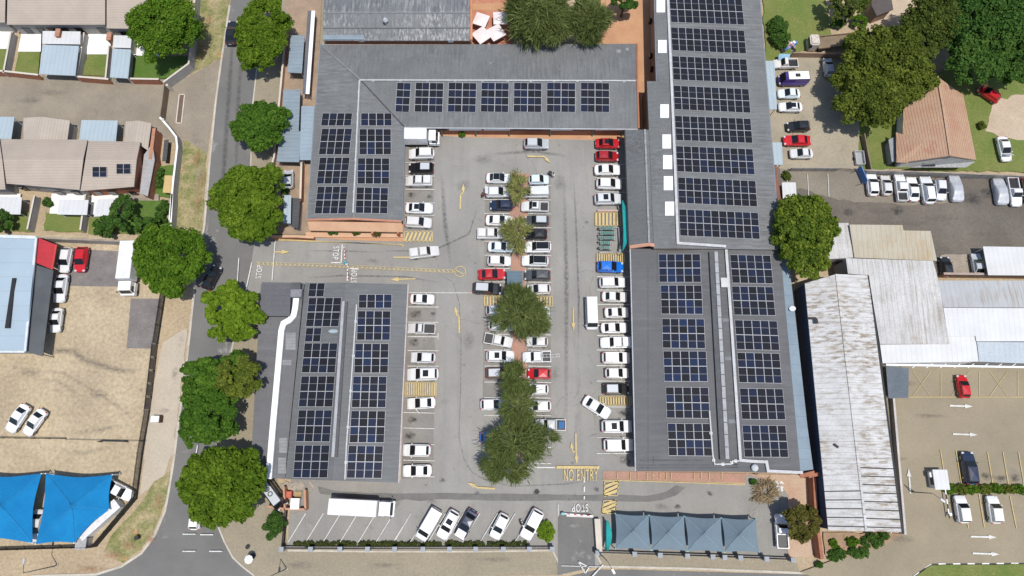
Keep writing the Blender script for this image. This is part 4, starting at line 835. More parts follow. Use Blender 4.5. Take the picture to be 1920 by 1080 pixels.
for i, q in enumerate(([(1234.4, 476), (1313, 476), (1315, 529.5), (1236, 529.5)], [(1238, 534), (1316, 535), (1318, 589), (1240, 589.5)], [(1240, 597), (1320.5, 598), (1323, 653.6), (1243, 653)], [(1243, 658), (1324, 658), (1327.5, 716), (1245.5, 715)], [(1247.5, 725.5), (1329, 726), (1331, 785), (1250, 784)], [(1251, 793), (1333, 794.5), (1336.4, 855), (1253.6, 855)])):
    array(q, 5, 2, lw, 'blue solar array left of the low right ventilator, %s of six' % (ordn[i] if i < 5 else 'lowest'), 'arrays on the low right roof', 1.05)
for i, q in enumerate(([(1369, 477), (1445.5, 479), (1449, 532), (1371.7, 531)], [(1372.5, 536), (1450, 538), (1453.6, 591.7), (1375, 591)], [(1378, 599.4), (1458, 602), (1461, 657), (1380, 655.5)], [(1382, 660.5), (1462, 662.5), (1466, 719), (1385, 717.5)], [(1387, 728), (1468, 728.6), (1473, 787.5), (1390, 786)], [(1392, 797), (1474, 797.5), (1478, 858), (1394.7, 857)])):
    array(q, 5, 2, le, 'dark solar array right of the thick cable tray, %s of six' % (ordn[i] if i < 5 else 'lowest'), 'arrays on the low right roof', .85)
ns = pl(r0, rE, o3)
for i, (x0, x1) in enumerate(((742.5, 769), (778, 831), (840, 893), (901.7, 954), (963, 1015.6), (1025, 1079), (1088.6, 1142.8))):
    array([(x0, 154.5), (x1, 155.5), (x1, 211), (x0, 210)], 1 if i == 0 else 2, 4, ns, ('narrow two column solar array at the left end above the shop fronts' if i == 0 else 'square solar array in the row above the shop fronts, %s from the left' % ['', 'second', 'third', 'fourth', 'fifth', 'sixth', 'seventh'][i]), 'row of arrays above the shop fronts', .85, True)
wl = pl(o1, o6, rS); wr = pl(r0, rS, o5)
for i, q in enumerate(([(603.6, 212), (660.5, 212), (659, 236), (602.5, 236)], [(602, 241), (659, 241), (657, 290), (598.6, 290)], [(597.5, 295), (655.5, 295), (651.7, 345), (595, 345)], [(594, 349.5), (652, 349.5), (649, 401), (591, 401)])):
    array(q, 4, 1 if i == 0 else 2, wl, 'dark solar array on the left slope, L shaped roof, %s of four' % (ordn[i] if i < 3 else 'lowest'), 'arrays on the left wing of the L shaped roof', .7)
for i, q in enumerate(([(677, 212), (735.5, 212), (734, 236), (676, 236)], [(674.5, 241.7), (734, 241.7), (733, 290), (672.5, 290)], [(671, 296), (731.4, 296.7), (729, 345), (669.4, 345)], [(668, 351), (728.6, 351.7), (726.4, 401.4), (666.7, 399.4)])):
    array(q, 4, 1 if i == 0 else 2, wr, 'navy solar array on the right slope, L shaped roof, %s of four' % (ordn[i] if i < 3 else 'lowest'), 'arrays on the left wing of the L shaped roof', .9)
sl = pl(w1, w2, w6); sr_ = pl(w2, w3, w5)
for i, (q, c_, r_) in enumerate((([(579.4, 530.5), (609, 530.5), (608, 556.4), (578, 556.4)], 2, 1), ([(578, 558), (639, 558), (637, 612.5), (574, 612.5)], 4, 2), ([(573, 614.5), (602.5, 614.5), (602, 641), (572, 641)], 2, 1), ([(570, 643), (632, 643), (630, 699), (566, 699)], 4, 2), ([(564, 705), (628, 705), (624, 763), (560.5, 763)], 4, 2), ([(559, 768.6), (622.5, 768.6), (619.4, 828.6), (555.5, 828)], 4, 2), ([(553.6, 834), (618, 834.7), (614.7, 896), (549.4, 896)], 4, 2))):
    array(q, c_, r_, sl, 'low west roof solar array, left column, %s of seven%s' % (ordn[i] if i < 6 else 'lowest', ', two modules wide' if c_ == 2 else ''), 'arrays on the low west roof', .75)
for i, (q, r_) in enumerate((([(673, 551.7), (735, 551.7), (734.7, 578), (671.6, 578)], 1), ([(671, 582.5), (733, 583), (731, 638), (668, 638)], 2), ([(666, 644), (730, 644), (727, 699.5), (663, 699.5)], 2), ([(662, 705.5), (726, 705.5), (723, 764.7), (658.6, 764)], 2), ([(658, 770), (722.5, 770), (721, 830.5), (655, 830)], 2), ([(653, 835), (718, 836), (716.7, 897), (649.4, 896.7)], 2))):
    array(q, 4, r_, sr_, 'blue speckled low west roof array, right column, %s of six' % (ordn[i] if i < 5 else 'lowest'), 'arrays on the low west roof', 1.0)
# ---------------------------------------------------------------- west: terraced houses
def house_windows(e, pts, z, wd=1.1, hh=1.1, dy=-.03):
    for x, y in pts:
        p = P(x, y, z); bm = B(); box(bm, (p.x, p.y+dy, z), (wd, .12, hh)); f = obj('window', bm, glass, e)
        bm = B(); box(bm, (p.x, p.y+dy+.03, z), (wd+.16, .1, hh+.16)); obj('window_frame', bm, white_m, f)
def terrace(label, A, Bp, Cc, D, r1, r2, ze, zr, wallm=plaster):
    return gable('terraced_house', label, 'house', A, Bp, Cc, D, r1, r2, ze, zr, wallm, roof_beige, .35, 'beige roofed terraced houses')
terrace('beige roofed house cut by the top left corner of the photo', (-60, -60), (10, -60), (9, 42), (-60, 41), (-60, -8), (10, -8), 3.6, 4.9)
h, _ = terrace('beige roofed house in the top row behind the pair of white patios and wide carport', (14, -60), (197, -60), (197, 46), (13, 46), (14, -8), (197, -8), 3.7, 5.0)
h2, _ = terrace('beige roofed house in the top row half hidden by the big round tree', (200, -60), (284, -60), (282, 54), (200, 53), (200, -4), (284, -4), 3.5, 4.8)
yw1 = P(100, 46, 3.7).y+.33
for x in (36, 62, 84, 108, 136, 178): bm = B(); p = P(x, 46, 3.7); box(bm, (p.x, yw1-.02, 1.5), (1.3, .1, 1.5)); obj('window', bm, glass, h)
for x in (222, 240, 262): bm = B(); p = P(x, 54, 3.5); box(bm, (p.x, P(x, 54, 3.5).y+.31, 1.4), (1.3, .1, 1.5)); obj('window', bm, glass, h2)
mono('patio_roof', 'flat white patio roof against the top row house above the wide pale blue carport', 'patio roof', [(80, 58), (151, 59), (150, 83), (79, 82)], 2.7, cream, roof_clean)
mono('carport', 'wide pale blue carport roof in front of the top row of houses', 'carport', [(80, 84), (148, 86), (141, 142), (73, 139)], [2.7, 2.7, 2.5, 2.5], cream, roof_ltblue, posts=white_m)
mono('patio_roof', 'flat white patio roof above the narrow pale blue carport', 'patio roof', [(213, 66), (247, 67), (245, 90), (211, 89)], 2.7, cream, roof_clean)
mono('carport', 'narrow pale blue carport roof beside the lawn under the big round tree', 'carport', [(211, 91), (246, 93), (240, 147), (206, 145)], [2.7, 2.7, 2.5, 2.5], cream, roof_ltblue, posts=white_m)
for x, y, s in ((110, 63, 'first'), (206, 70, 'second')):
    e = empty('chimney', P(x, y+6, 0), 'red brick braai chimney beside the %s' % ('wide carport' if x < 150 else 'narrow carport'), 'chimney', 'brick chimneys in the yards')
    bm = B(); box(bm, Q(x, y, 1.6, 3), (.7, 1.4, 3.2)); obj('stack', bm, brick, e); bm = B(); box(bm, Q(x, y, 3.3, 3), (.85, 1.55, .15)); obj('cap', bm, M('brick_pale_cap', (.4, .2, .13), None, s=2), e)
wallrun('garden_wall', 'red brick front wall with pale coping left of the wide carport', 'wall', [(-20, 142), (18, 143), (83, 150)], 1.7, .25, brick, 'front walls of the top row of houses', cream)
wallrun('garden_wall', 'red brick front wall with pale coping between the two pale blue carports', 'wall', [(153, 153), (213, 158)], 1.7, .25, brick, 'front walls of the top row of houses', cream)
wallrun('garden_wall', 'red brick front wall with pale coping below the shaded lawn', 'wall', [(249, 157), (306, 158)], 1.7, .25, brick, 'front walls of the top row of houses', cream)
for a, b_, l in (((33, 70), (19, 146), 'grey yard wall with cream top at the far left between two lawns'), ((168, 72), (155, 152), 'cream topped yard wall between wide carport and small lawn'), ((214, 96), (208, 156), 'cream topped yard wall between small lawn and narrow carport'), ((254, 70), (248, 157), 'cream topped yard wall right of the narrow carport')):
    wallrun('yard_wall', l, 'wall', [a, b_], 1.7, .2, plaster, 'dividing walls between yards', cream)
wallrun('boundary_wall', 'tall grey boundary wall beside the big round tree along the weedy verge', 'wall', [(378, -40), (372, 60), (364, 132), (318, 166)], 2.2, .25, plaster, None, cream)
e = empty('sliding_gate', P(312, 200, 0), 'brown slatted sliding gate across the paved lane of the housing complex', 'gate'); bm = B(); bar(bm, P(318, 166), P(310, 228), .1, 1.9); obj('gate_panel', bm, wood, e)
for q in ((318, 165), (310, 229)): bm = B(); box(bm, P(*q, 1.05), (.4, .4, 2.1)); obj('gate_post', bm, cream, e)
wallrun('boundary_wall', 'curved white topped wall right of the second row of houses', 'wall', [(310, 230), (326, 248), (340, 266), (342, 285), (335, 345), (328, 420)], 1.9, .25, plaster, None, white_wall)
e = empty('planter_bed', P(339, 203, 0), 'narrow brown planter bed with pale edging set in the paved entrance', 'planter'); bm = B()
q = [P(*t_) for t_ in ((337, 178), (347, 178), (341, 232), (331, 231))]
for a, b_ in zip(q, q[1:]+q[:1]): bar(bm, a, b_, .18, .2)
obj('edging', bm, cream, e); bm = B(); prism(bm, inset(q, .1), .02, .12); obj('soil', bm, M('brown_soil', (.12, .08, .055), (.16, .11, .08), s=1.5), e)

# second row of houses
terrace('beige roofed house cut by the left edge in the second row', (-60, 258), (-2, 258), (10, 355), (-60, 355), (-60, 298), (4, 298), 3.7, 5.0)
ha, _ = terrace('beige roofed house in the middle of the second row with a stepped lower edge', (1, 261), (164, 262), (149, 356), (12, 344), (6, 298), (156, 299), 3.7, 5.0)
hb, _ = gable('terraced_house', 'beige roofed end house in the second row carrying two small solar arrays', 'house', (166, 264), (263, 266), (251, 350), (151, 358), (160, 300), (256, 300), 3.7, 5.0, brick, roof_beige, .35, 'beige roofed terraced houses')
for hx, xs in ((ha, (24, 56, 96, 128)), (hb, (170, 198, 236))):
    for x in xs: bm = B(); p = P(x, 356, 3.7); box(bm, (p.x, p.y+.3+(.9 if hx is ha and x < 90 else 0), 1.6), (1.2, .12, 1.3)); obj('window', bm, glass, hx)
hp = pl(P(166, 264, 3.7), P(151, 358, 3.7), P(160, 300, 5.0)); hp = pl(P(160, 300, 5.0), P(256, 300, 5.0), P(151, 358, 3.7))
array([(173, 312.5), (200.5, 312.5), (200, 332), (173, 332)], 2, 1, hp, 'small four square solar array at the left on the end house roof', 'small arrays on the end house', .8)
array([(218, 307), (245, 307), (245, 326), (218, 326)], 2, 1, hp, 'small four square solar array at the right on the end house roof', 'small arrays on the end house', .8)
gable('garage', 'small beige gabled garage above the second row, between the two pale blue carports', 'garage', (44, 221), (44, 262), (126, 262), (131, 226), (78, 219), (74, 262), 2.7, 3.3, plaster, roof_beige_x, .2)
gable('garage', 'small beige gabled garage above the end house of the second row', 'garage', (236, 228), (233, 266), (277, 282), (284, 231), (258, 226), (254, 266), 2.7, 3.3, plaster, roof_beige_x, .2)
mono('carport', 'pale blue carport roof cut by the left edge above the second row', 'carport', [(-20, 219), (27, 219), (21, 261), (-20, 260)], [2.6, 2.6, 2.7, 2.7], plaster, roof_ltblue, posts=white_m)
mono('carport', 'pale blue carport roof above the second row between two beige garages', 'carport', [(153, 225), (221, 226), (217, 266), (148, 264)], [2.6, 2.6, 2.7, 2.7], plaster, roof_ltblue, posts=white_m)
mono('side_room', 'grey sloping side roof along the right wall of the end house', 'roof', [(286, 268), (290, 300), (277, 368), (262, 362), (270, 290)], 2.6, brick, M('roof_pale_grey', (.36, .35, .345), (.3, .29, .285), s=.4, seam=('y', .8, .1)), .1)
wallrun('brick_wall', 'tall red brick wall between the end house and the narrow side yard', 'wall', [(303, 254), (296, 310)], 2.6, .5, brick, None, M('brick_top', (.42, .2, .12), None, s=1))
mono('shed', 'tan flat board shed roof on the lawn right of the end house', 'shed', [(309, 329), (324, 329), (320, 362), (305, 361)], 1.9, wood, yellow_m, posts=wood)
mono('patio_roof', 'flat white patio roof at the left edge below the second row', 'patio roof', [(-20, 368), (41, 370), (38, 402), (-20, 401)], 2.5, plaster, roof_clean, posts=white_m)
mono('patio_roof', 'flat white patio roof below the middle of the second row', 'patio roof', [(112, 374), (166, 375), (163, 403), (107, 402)], 2.5, plaster, roof_clean, posts=white_m)
mono('patio_roof', 'flat white patio roof left of the bushy trees below the end house', 'patio roof', [(182, 374), (226, 372), (222, 405), (176, 406)], 2.5, plaster, roof_clean, posts=white_m)
for a, b_, l in (((77, 374), (64, 436), 'grey yard wall below the middle house, left of its lawn'), ((171, 372), (162, 437), 'grey yard wall left of the white patio roof by the trees')):
    wallrun('yard_wall', l, 'wall', [a, b_], 1.7, .2, plaster, 'dividing walls between yards', cream)
wallrun('boundary_wall', 'long grey wall between the house gardens and the sandy lot', 'wall', [(-40, 448), (70, 452), (265, 460)], 2.0, .25, plaster, None, MATS['stained_concrete'])
wallrun('yard_wall', 'grey wall with white top right of the small lawn by the round street tree', 'wall', [(333, 372), (330, 430)], 1.9, .25, plaster, 'dividing walls between yards', white_wall)
mono('outbuilding', 'low dark flat roof in the narrow yard right of the end house', 'outbuilding', [(308, 262), (316, 262), (312, 302), (304, 302)], 1.6, dark_m, MATS['roof_charcoal'])

# blue roofed workshop
e, BG = gable('workshop', 'large pale blue metal roofed workshop cut by the left edge, dark skylight strip', 'building', (-150, 438), (69, 446), (48, 659), (-150, 659), (-150, 540), (58, 548), 4.2, 4.8, plaster, M('roof_workshop_blue', (.36, .47, .53), (.33, .43, .49), s=.12, rough=.5, grain=.05, seam=('y', 2.4, .12, .05)), .3)
bm = B(); a = [P(22, 521, 5.0), P(29, 521, 5.0), P(16, 615, 5.0), P(8, 615, 5.0)]; prism(bm, a, 4.7, 4.92); obj('skylight', bm, dark_m, e)
bm = B(); bar(bm, P(-150, 438, 4.3), P(69, 446, 4.3), .5, .25); bar(bm, P(69, 446, 4.3), P(48, 659, 4.3), .35, .2); bar(bm, P(-150, 660, 4.1), P(48, 660, 4.1), .3, .3); obj('roof_edge', bm, M('pale_trim', (.6, .64, .66), None, s=1), e)
mono('canopy', 'dark charcoal lean-to canopy along the right side of the blue workshop', 'canopy', [(68, 497), (100, 507), (80, 668), (49, 660)], [3.9, 3.2, 3.2, 3.9], dark_m, M('canopy_charcoal', (.05, .058, .066), (.075, .082, .09), s=.35, rough=.5, grain=.06), posts=dark_m)
mono('awning', 'red metal awning at the upper right corner of the blue workshop', 'awning', [(70, 445), (105, 459), (97, 505), (66, 492)], [4.1, 3.3, 3.3, 4.1], dark_m, redc, posts=dark_m)
bm = B(); bar(bm, P(106, 459, 3.3), P(98, 505, 3.3), .3, .12); o = obj('awning_trim', bm, M('red_trim', (.5, .06, .05), None, s=1), [q for q in bpy.data.objects if q.name.startswith('awning') and not q.parent][-1])

# palisade fences
fence('palisade_fence', 'tall black palisade fence along the right and bottom of the sandy lot', [(312, 548), (297, 645)], 2.0, dark_m, group='black fences of the sandy lot')
fence('palisade_fence', 'tall black palisade fence right of the blue shade tents, bending along the bottom', [(282, 772), (269, 850), (258, 935), (183, 1024), (-20, 1030)], 2.0, dark_m, group='black fences of the sandy lot')
e = empty('sliding_gate', P(289, 705, 0), 'brown and black sliding gate in the fence of the sandy lot', 'gate'); a, b_ = P(296, 648), P(282, 770)
for i in range(5): bm = B(); bar(bm, a+(b_-a)*((i+.06)/5)+Vector((0, 0, .15)), a+(b_-a)*((i+.94)/5)+Vector((0, 0, .15)), .06, 1.7); obj('gate_panel', bm, M('gate_mesh', (.16, .13, .11), (.12, .1, .085), s=2), e)
bm = B()
for zz_ in (.05, 1.88): bar(bm, a+Vector((0, 0, zz_)), b_+Vector((0, 0, zz_)), .1, .1)
for i in range(6): box(bm, a+(b_-a)*(i/5)+Vector((0, 0, 1)), (.1, .1, 2))
obj('gate_frame', bm, dark_m, e)
fence('wire_fence', 'thin black fence crossing the sandy lot below the two angled white sedans', [(-20, 821), (125, 823)], 1.4, dark_m, .3)
e = empty('boom_gate', P(220, 826, 0), 'thin black chain gate across the sandy lot right of the wire fence', 'gate'); bm = B(); bar(bm, P(125, 824, .8), P(272, 827, .8), .06, .06); obj('bar', bm, dark_m, e); bm = B(); bar(bm, P(190, 827, .5), P(236, 828, .5), .12, .5); obj('gate_leaf', bm, dark_m, e)
for x in (188, 237): bm = B(); box(bm, P(x, 828, .6), (.15, .15, 1.2)); obj('post', bm, dark_m, e)

# tensile tents
def tent(name, label, corners, apex, zc, za, mat, sag, postm, group=None, n=10, pw=.72, seam_m=None):
    c3 = [P(*q, zc) for q in corners]; ap = P(*apex, za); e = empty(name, (ap.x, ap.y, 0), label, 'shade tent', group); bm = B(); k = len(c3)
    ctr = sum(c3, Vector())/k; rings = []
    per = []
    for i in range(k):
        a, b_ = c3[i], c3[(i+1) % k]
        for j in range(n):
            u = j/n; p = a+(b_-a)*u; s_ = 4*u*(1-u); d = (ctr-p); d.z = 0; d.normalize()
            q = p+d*sag*s_*(a-b_).length; q.z += .12*s_; per.append(q)
    T = 8
    for t_ in range(T+1):
        f = t_/T
        if t_ == 0: rings.append([bm.verts.new(ap)]*len(per))
        else: rings.append([bm.verts.new(Vector((ap.x+(p.x-ap.x)*f, ap.y+(p.y-ap.y)*f, ap.z+(p.z-ap.z)*(f**pw)))) for p in per])
    for t_ in range(T):
        for i in range(len(per)):
            j = (i+1) % len(per)
            if t_ == 0: bm.faces.new((rings[0][0], rings[1][i], rings[1][j]))
            else: bm.faces.new((rings[t_][i], rings[t_+1][i], rings[t_+1][j], rings[t_][j]))
    for vv in bm.verts:
        r_ = (Vector((vv.co.x-ap.x, vv.co.y-ap.y, 0))).length; th_ = math.atan2(vv.co.y-ap.y, vv.co.x-ap.x); vv.co.z += .05*min(1, r_*.4)*noise.noise(Vector((th_*4, r_*.25, ap.x)))+.03*noise.noise(vv.co*.9)
    o = obj('canopy', bm, mat, e); md = o.modifiers.new('thickness', 'SOLIDIFY'); md.thickness = .03
    bm = B()
    for i in range(k):
        p = per[i*n]; pts_ = [Vector((ap.x+(p.x-ap.x)*f, ap.y+(p.y-ap.y)*f, ap.z+(p.z-ap.z)*(f**pw)+.03)) for f in [t_/T for t_ in range(T+1)]]
        for a_, b__ in zip(pts_, pts_[1:]): bar(bm, a_, b__, .1, .02)
    obj('hip_seam', bm, seam_m, e)
    for p in c3: bm = B(); cyl(bm, (p.x, p.y, 0), (p.x, p.y, p.z+.1), .08, n=8); obj('post', bm, postm, e)
    return e
tent('shade_tent', 'bright blue peaked shade tent cut by the left edge', [(-70, 885), (78, 888), (61, 1018), (-70, 1013)], (0, 949), 2.6, 5.0, blue_c, .05, white_m, 'blue shade tents', seam_m=M('blue_seam', (.02, .2, .42), None, s=1))
tent('shade_tent', 'bright blue peaked shade tent with a clipped corner beside the white pickup', [(86, 888), (211, 890), (205, 955), (139, 1018), (67, 1020)], (133, 949), 2.6, 5.0, blue_c, .045, white_m, 'blue shade tents', seam_m=MATS['blue_seam'])
tops = [(1153, 963), (1217, 966), (1283, 968), (1352, 971), (1418, 973)]; bots = [(1153, 1029), (1221, 1031), (1289, 1033), (1358, 1035), (1424, 1035)]
for i, l in enumerate(('leftmost grey blue shade sail over the bays beside the exit lane', 'second grey blue shade sail from the left in the row by the bottom wall', 'third grey blue shade sail from the left in the row by the bottom wall', 'rightmost grey blue shade sail in the row by the bottom wall')):
    g_ = 1.6
    tent('shade_sail', l, [(tops[i][0]+g_*.3, tops[i][1]), (tops[i+1][0]-g_*.3, tops[i+1][1]), (bots[i+1][0]-g_*.6, bots[i+1][1]), (bots[i][0]+g_*.6, bots[i][1])], ((tops[i][0]+bots[i+1][0])/2, (tops[i][1]+bots[i+1][1])/2-1), 2.5, 4.4, grey_c, .03, simple('teal_post_%d' % i, (.04, .3, .28)), 'grey blue shade sails', seam_m=M('grey_seam', (.2, .27, .31), None, s=1))
t1 = empty('awning', P(1140, 1005, 0), 'small teal banner awning standing upright between exit lane and shade sails', 'awning'); bm = B()
for i in range(8):
    u0, u1 = i/8, (i+1)/8; a, b_ = P(1137, 976+u0*56, 2.2), P(1137, 976+u1*56, 2.2); f = lambda u: .25+.55*math.sin(math.pi*u)
    face(bm, [a, b_, b_+Vector((f(u1), 0, .3)), a+Vector((f(u0), 0, .3))]); face(bm, [a, b_, b_+Vector((0, 0, -1.2)), a+Vector((0, 0, -1.2))])
obj('canvas', bm, teal, t1)
for y in (977, 1031): bm = B(); cyl(bm, P(1137, y, 0), P(1137, y, 2.6), .05, n=8); obj('post', bm, dark_m, t1)

# south boundary: low wall, square piers and palisade
def pierwall(label, px, piers, group):
    w3 = [P(*q) for q in px]; e = empty('boundary_fence', sum(w3, Vector())/len(w3), label, 'fence', group)
    bm = B(); bc = B(); pk = B()
    for a, b_ in zip(w3, w3[1:]):
        bar(bm, a, b_, .3, .55); bar(bc, a+Vector((0, 0, .55)), b_+Vector((0, 0, .55)), .36, .07); d = b_-a; n_ = int(d.length/.15)
        for i in range(n_): box(pk, a+d*((i+.5)/n_)+Vector((0, 0, 1.2)), (.05, .05, 1.3), math.atan2(d.y, d.x))
        for z_ in (.8, 1.7): bar(pk, a+Vector((0, 0, z_)), b_+Vector((0, 0, z_)), .05, .05)
    obj('plinth', bm, cream, e); obj('coping', bc, cream, e); obj('railing', pk, dark_m, e)
    for q in piers:
        p = P(*q); bm = B(); box(bm, p+Vector((0, 0, .95)), (.55, .55, 1.9)); pr = obj('pier', bm, M('pier_grey', (.3, .29, .28), (.24, .23, .225), s=1.5), e)
        bm = B(); box(bm, p+Vector((0, 0, 1.95)), (.7, .7, .12)); obj('pier_cap', bm, M('pier_cap_grey', (.33, .35, .37), None, s=1.5), pr)
pierwall('cream plinth fence with grey piers below the slanted parking bays', [(534, 1026), (700, 1027), (1036, 1027)], [(x, 1027) for x in (535, 589, 643, 694, 744, 796, 845, 893, 944, 992, 1034)], 'pier fences along the bottom street')
pierwall('cream plinth fence with grey piers below the grey blue shade sails', [(1118, 1034), (1330, 1041), (1480, 1047)], [(1118, 1034), (1186, 1036), (1233, 1038), (1283, 1039.5), (1330, 1041), (1352, 1042), (1381, 1043), (1429, 1045), (1478, 1047)], 'pier fences along the bottom street')
wallrun('low_wall', 'short cream and brown wall with pier between exit lane and teal banner', 'wall', [(1118, 972), (1122, 1032)], 1.3, .8, brown_wall, None, cream)
fence('palisade_fence', 'short brown fence left of the slanted parking bays by the hedge', [(540, 955), (534, 1024)], 1.7, dark_m)
e = empty('bin_enclosure', P(553, 940, 0), 'brick walled bin yard with white box inside left of the white lorry', 'enclosure'); bm = B()
for a, b_ in (((538, 912), (540, 952)), ((540, 953), (578, 954)), ((578, 954), (577, 918)), ((508, 948), (538, 953))): bar(bm, P(*a), P(*b_), .3, 1.6)
obj('masonry', bm, M('bin_brick', (.48, .27, .17), (.4, .21, .13), s=1.5), e)
b1 = empty('storage_box', P(556, 946, 0), 'white cupboard inside the brick bin yard', 'box'); bm = B(); box(bm, P(556, 944, .8), (1.2, 1.5, 1.6)); obj('cabinet', bm, white_m, b1); bm = B(); box(bm, Q(556, 944, 1.64, .8), (1.35, 1.6, .06)); obj('lid', bm, white_m, b1)
b1 = empty('crate', P(543, 927, 0), 'red crate in the upper left of the brick bin yard', 'crate'); bm = B(); box(bm, P(543, 927, .5), (.9, 1.0, .9)); obj('body', bm, M('red_crate', (.45, .08, .05), None, s=2), b1); bm = B(); box(bm, Q(543, 927, .98, .5), (.7, .8, .05)); obj('lid', bm, M('red_lid', (.5, .15, .1), None, s=2), b1)
b1 = empty('pallet', P(559, 928, 0), 'wooden pallet stack in the upper right of the brick bin yard', 'pallet'); bm = B()
for i in range(5): box(bm, P(559, 928, .5)+Vector((0, (i-2)*.22, 0)), (1.1, .14, .08))
obj('slats', bm, yellow_m, b1); bm = B(); box(bm, P(559, 928, .22), (1.0, 1.0, .42)); obj('blocks', bm, wood, b1)

# ---------------------------------------------------------------- east: warehouses
WE, WG = gable('warehouse', 'long white rust streaked warehouse roof beside the low right building', 'building', (1509, 531), (1553, 994), (1691, 998), (1628, 516), (1568, 514), (1624, 996), 4.6, 5.9, navy_wall, roof_white, .12)
bm = B(); bar(bm, WG[4]+Vector((0, 0, .04)), WG[5]+Vector((0, 0, .04)), .35, .05); obj('ridge_capping', bm, roof_white, WE)
bm = B(); bar(bm, WG[3]+Vector((.1, 0, -.15)), WG[2]+Vector((.1, 0, -.15)), .3, .2); obj('gutter', bm, dark_m, WE)
bm = B(); bar(bm, WG[3]+Vector((.7, 0, -1.2)), WG[2]+Vector((.7, 0, -1.2)), .16, .12)
n_ = 10
for i in range(n_+1): p = WG[3]+(WG[2]-WG[3])*(i/n_); bar(bm, p+Vector((.1, 0, -.9)), p+Vector((.8, 0, -1.1)), .08, .08)
obj('pipe_rack', bm, M('pipe_grey', (.3, .29, .28), None, s=1), WE)
bm = B(); g0 = lambda A_, Bq, t_: A_+(Bq-A_)*t_
for s0, e0, t0, nn_ in ((WG[0], WG[1], .855, 5), (WG[3], WG[2], .77, 8)):
    rr0, rr1 = WG[4], WG[5]
    for i in range(nn_):
        t_ = t0+(.985-t0)*i/(nn_-1); bar(bm, g0(s0, e0, t_)+Vector((0, 0, .02)), g0(rr0, rr1, t_)+Vector((0, 0, .02)), .13, .05)
obj('purlin_strip', bm, dark_m, WE)
v = empty('roof_vent', P(1528, 600, 5.2), 'dark pipe bracket on the left slope near the top of the long white warehouse', 'vent'); bm = B(); bar(bm, P(1516, 597, 5.15), P(1530, 597, 5.3), .35, .15); bar(bm, P(1529, 597, 5.3), P(1531, 607, 5.3), .5, .15); obj('pipe', bm, dark_m, v)
v = empty('roof_vent', P(1568, 835, 5.2), 'small dark vent low on the left slope of the long white warehouse', 'vent'); bm = B(); bar(bm, P(1563, 833, 5.15), P(1571, 839, 5.2), .35, .2); obj('pipe', bm, dark_m, v)
SG = mono('workshop', 'big white stained workshop roof right of the long warehouse', 'building', [(1586, 484), (1749, 489), (1757, 515), (1769, 576), (1781, 645), (1650, 645), (1629, 516), (1590, 513)], [5.0, 5.0, 5.0, 4.8, 4.5, 4.5, 5.0, 5.0], plaster, roof_white_y, .1)
bm = B(); q = [P(x, y, 5.15) for x, y in ((1706, 490), (1712, 490), (1719, 520), (1712, 520))]
mono('workshop', 'clean white lower roof strip below the big stained workshop roof', 'building', [(1650, 646), (1781, 645), (1778, 631), (1829, 630), (1835, 678), (1655, 681)], [4.2, 4.2, 4.3, 4.3, 3.9, 3.9], white_wall, roof_clean, .1)
mono('workshop', 'beige rust stained roof above the big white workshop roof', 'building', [(1593, 421), (1692, 422), (1694, 432), (1745, 433), (1757, 489), (1602, 483)], [4.4, 4.4, 4.4, 4.4, 3.9, 3.9], plaster, roof_rust, .1)
mono('outbuilding', 'small white weathered roof beside the dense tree above the long warehouse', 'outbuilding', [(1571, 418), (1591, 418), (1600, 483), (1552, 486)], 3.8, plaster, roof_white_y, .1)
mono('outbuilding', 'grey blue streaked roof right of the big white workshop', 'building', [(1757, 526), (1990, 526), (1990, 577), (1769, 576)], [4.6, 4.6, 4.9, 4.9], plaster, roof_bluegrey, .1)
mono('outbuilding', 'clean white roof running out of the right edge below the grey blue streaked roof', 'building', [(1769, 577), (1990, 578), (1990, 640), (1831, 640), (1829, 630), (1778, 631)], [4.9, 4.9, 4.4, 4.4, 4.5, 4.5], plaster, roof_clean, .1)
mono('outbuilding', 'plain pale grey blue roof at the right edge with white brackets below it', 'building', [(1832, 641), (1990, 642), (1990, 684), (1836, 678)], [4.3, 4.3, 3.9, 3.9], plaster, M('roof_plain_blue', (.42, .46, .49), (.38, .42, .45), s=.2, seam=('x', .8, .1)), .1)
bm = B(); e = empty('eave_bracket', P(1780, 690, 0), 'white steel eave frame along the bottom of the workshop roofs', 'frame')
bar(bm, P(1660, 684, 3.7), P(1990, 690, 3.7), .3, .25)
for i in range(9): x = 1710+i*26; bar(bm, P(x, 690, 3.0), P(x+12, 682, 3.6), .12, .1)
obj('beam', bm, white_m, e)
mono('carport', 'big plain white carport roof at the right edge beside the silver car', 'carport', [(1843, 462), (1990, 464), (1990, 517), (1853, 516)], 2.8, plaster, roof_clean, posts=white_m)
wallrun('brick_wall', 'brown boundary wall with posts above the grey blue streaked roof', 'wall', [(1756, 519), (1990, 522)], 2.0, .3, brown_wall, None, M('pinkish_coping', (.4, .31, .27), None, s=1))
mono('canopy', 'dark slate canopy below the left end of the white workshop strip', 'canopy', [(1661, 686), (1704, 690), (1703, 746), (1666, 747)], [3.4, 3.4, 3.0, 3.0], dark_m, M('canopy_slate', (.1, .12, .14), (.13, .15, .17), s=.5), posts=dark_m)
wallrun('yard_wall', 'pale pipe edged wall down the right side of the long warehouse', 'wall', [(1662, 690), (1688, 1000)], 1.4, .25, plaster, None, M('pale_pipe', (.5, .47, .44), None, s=1))

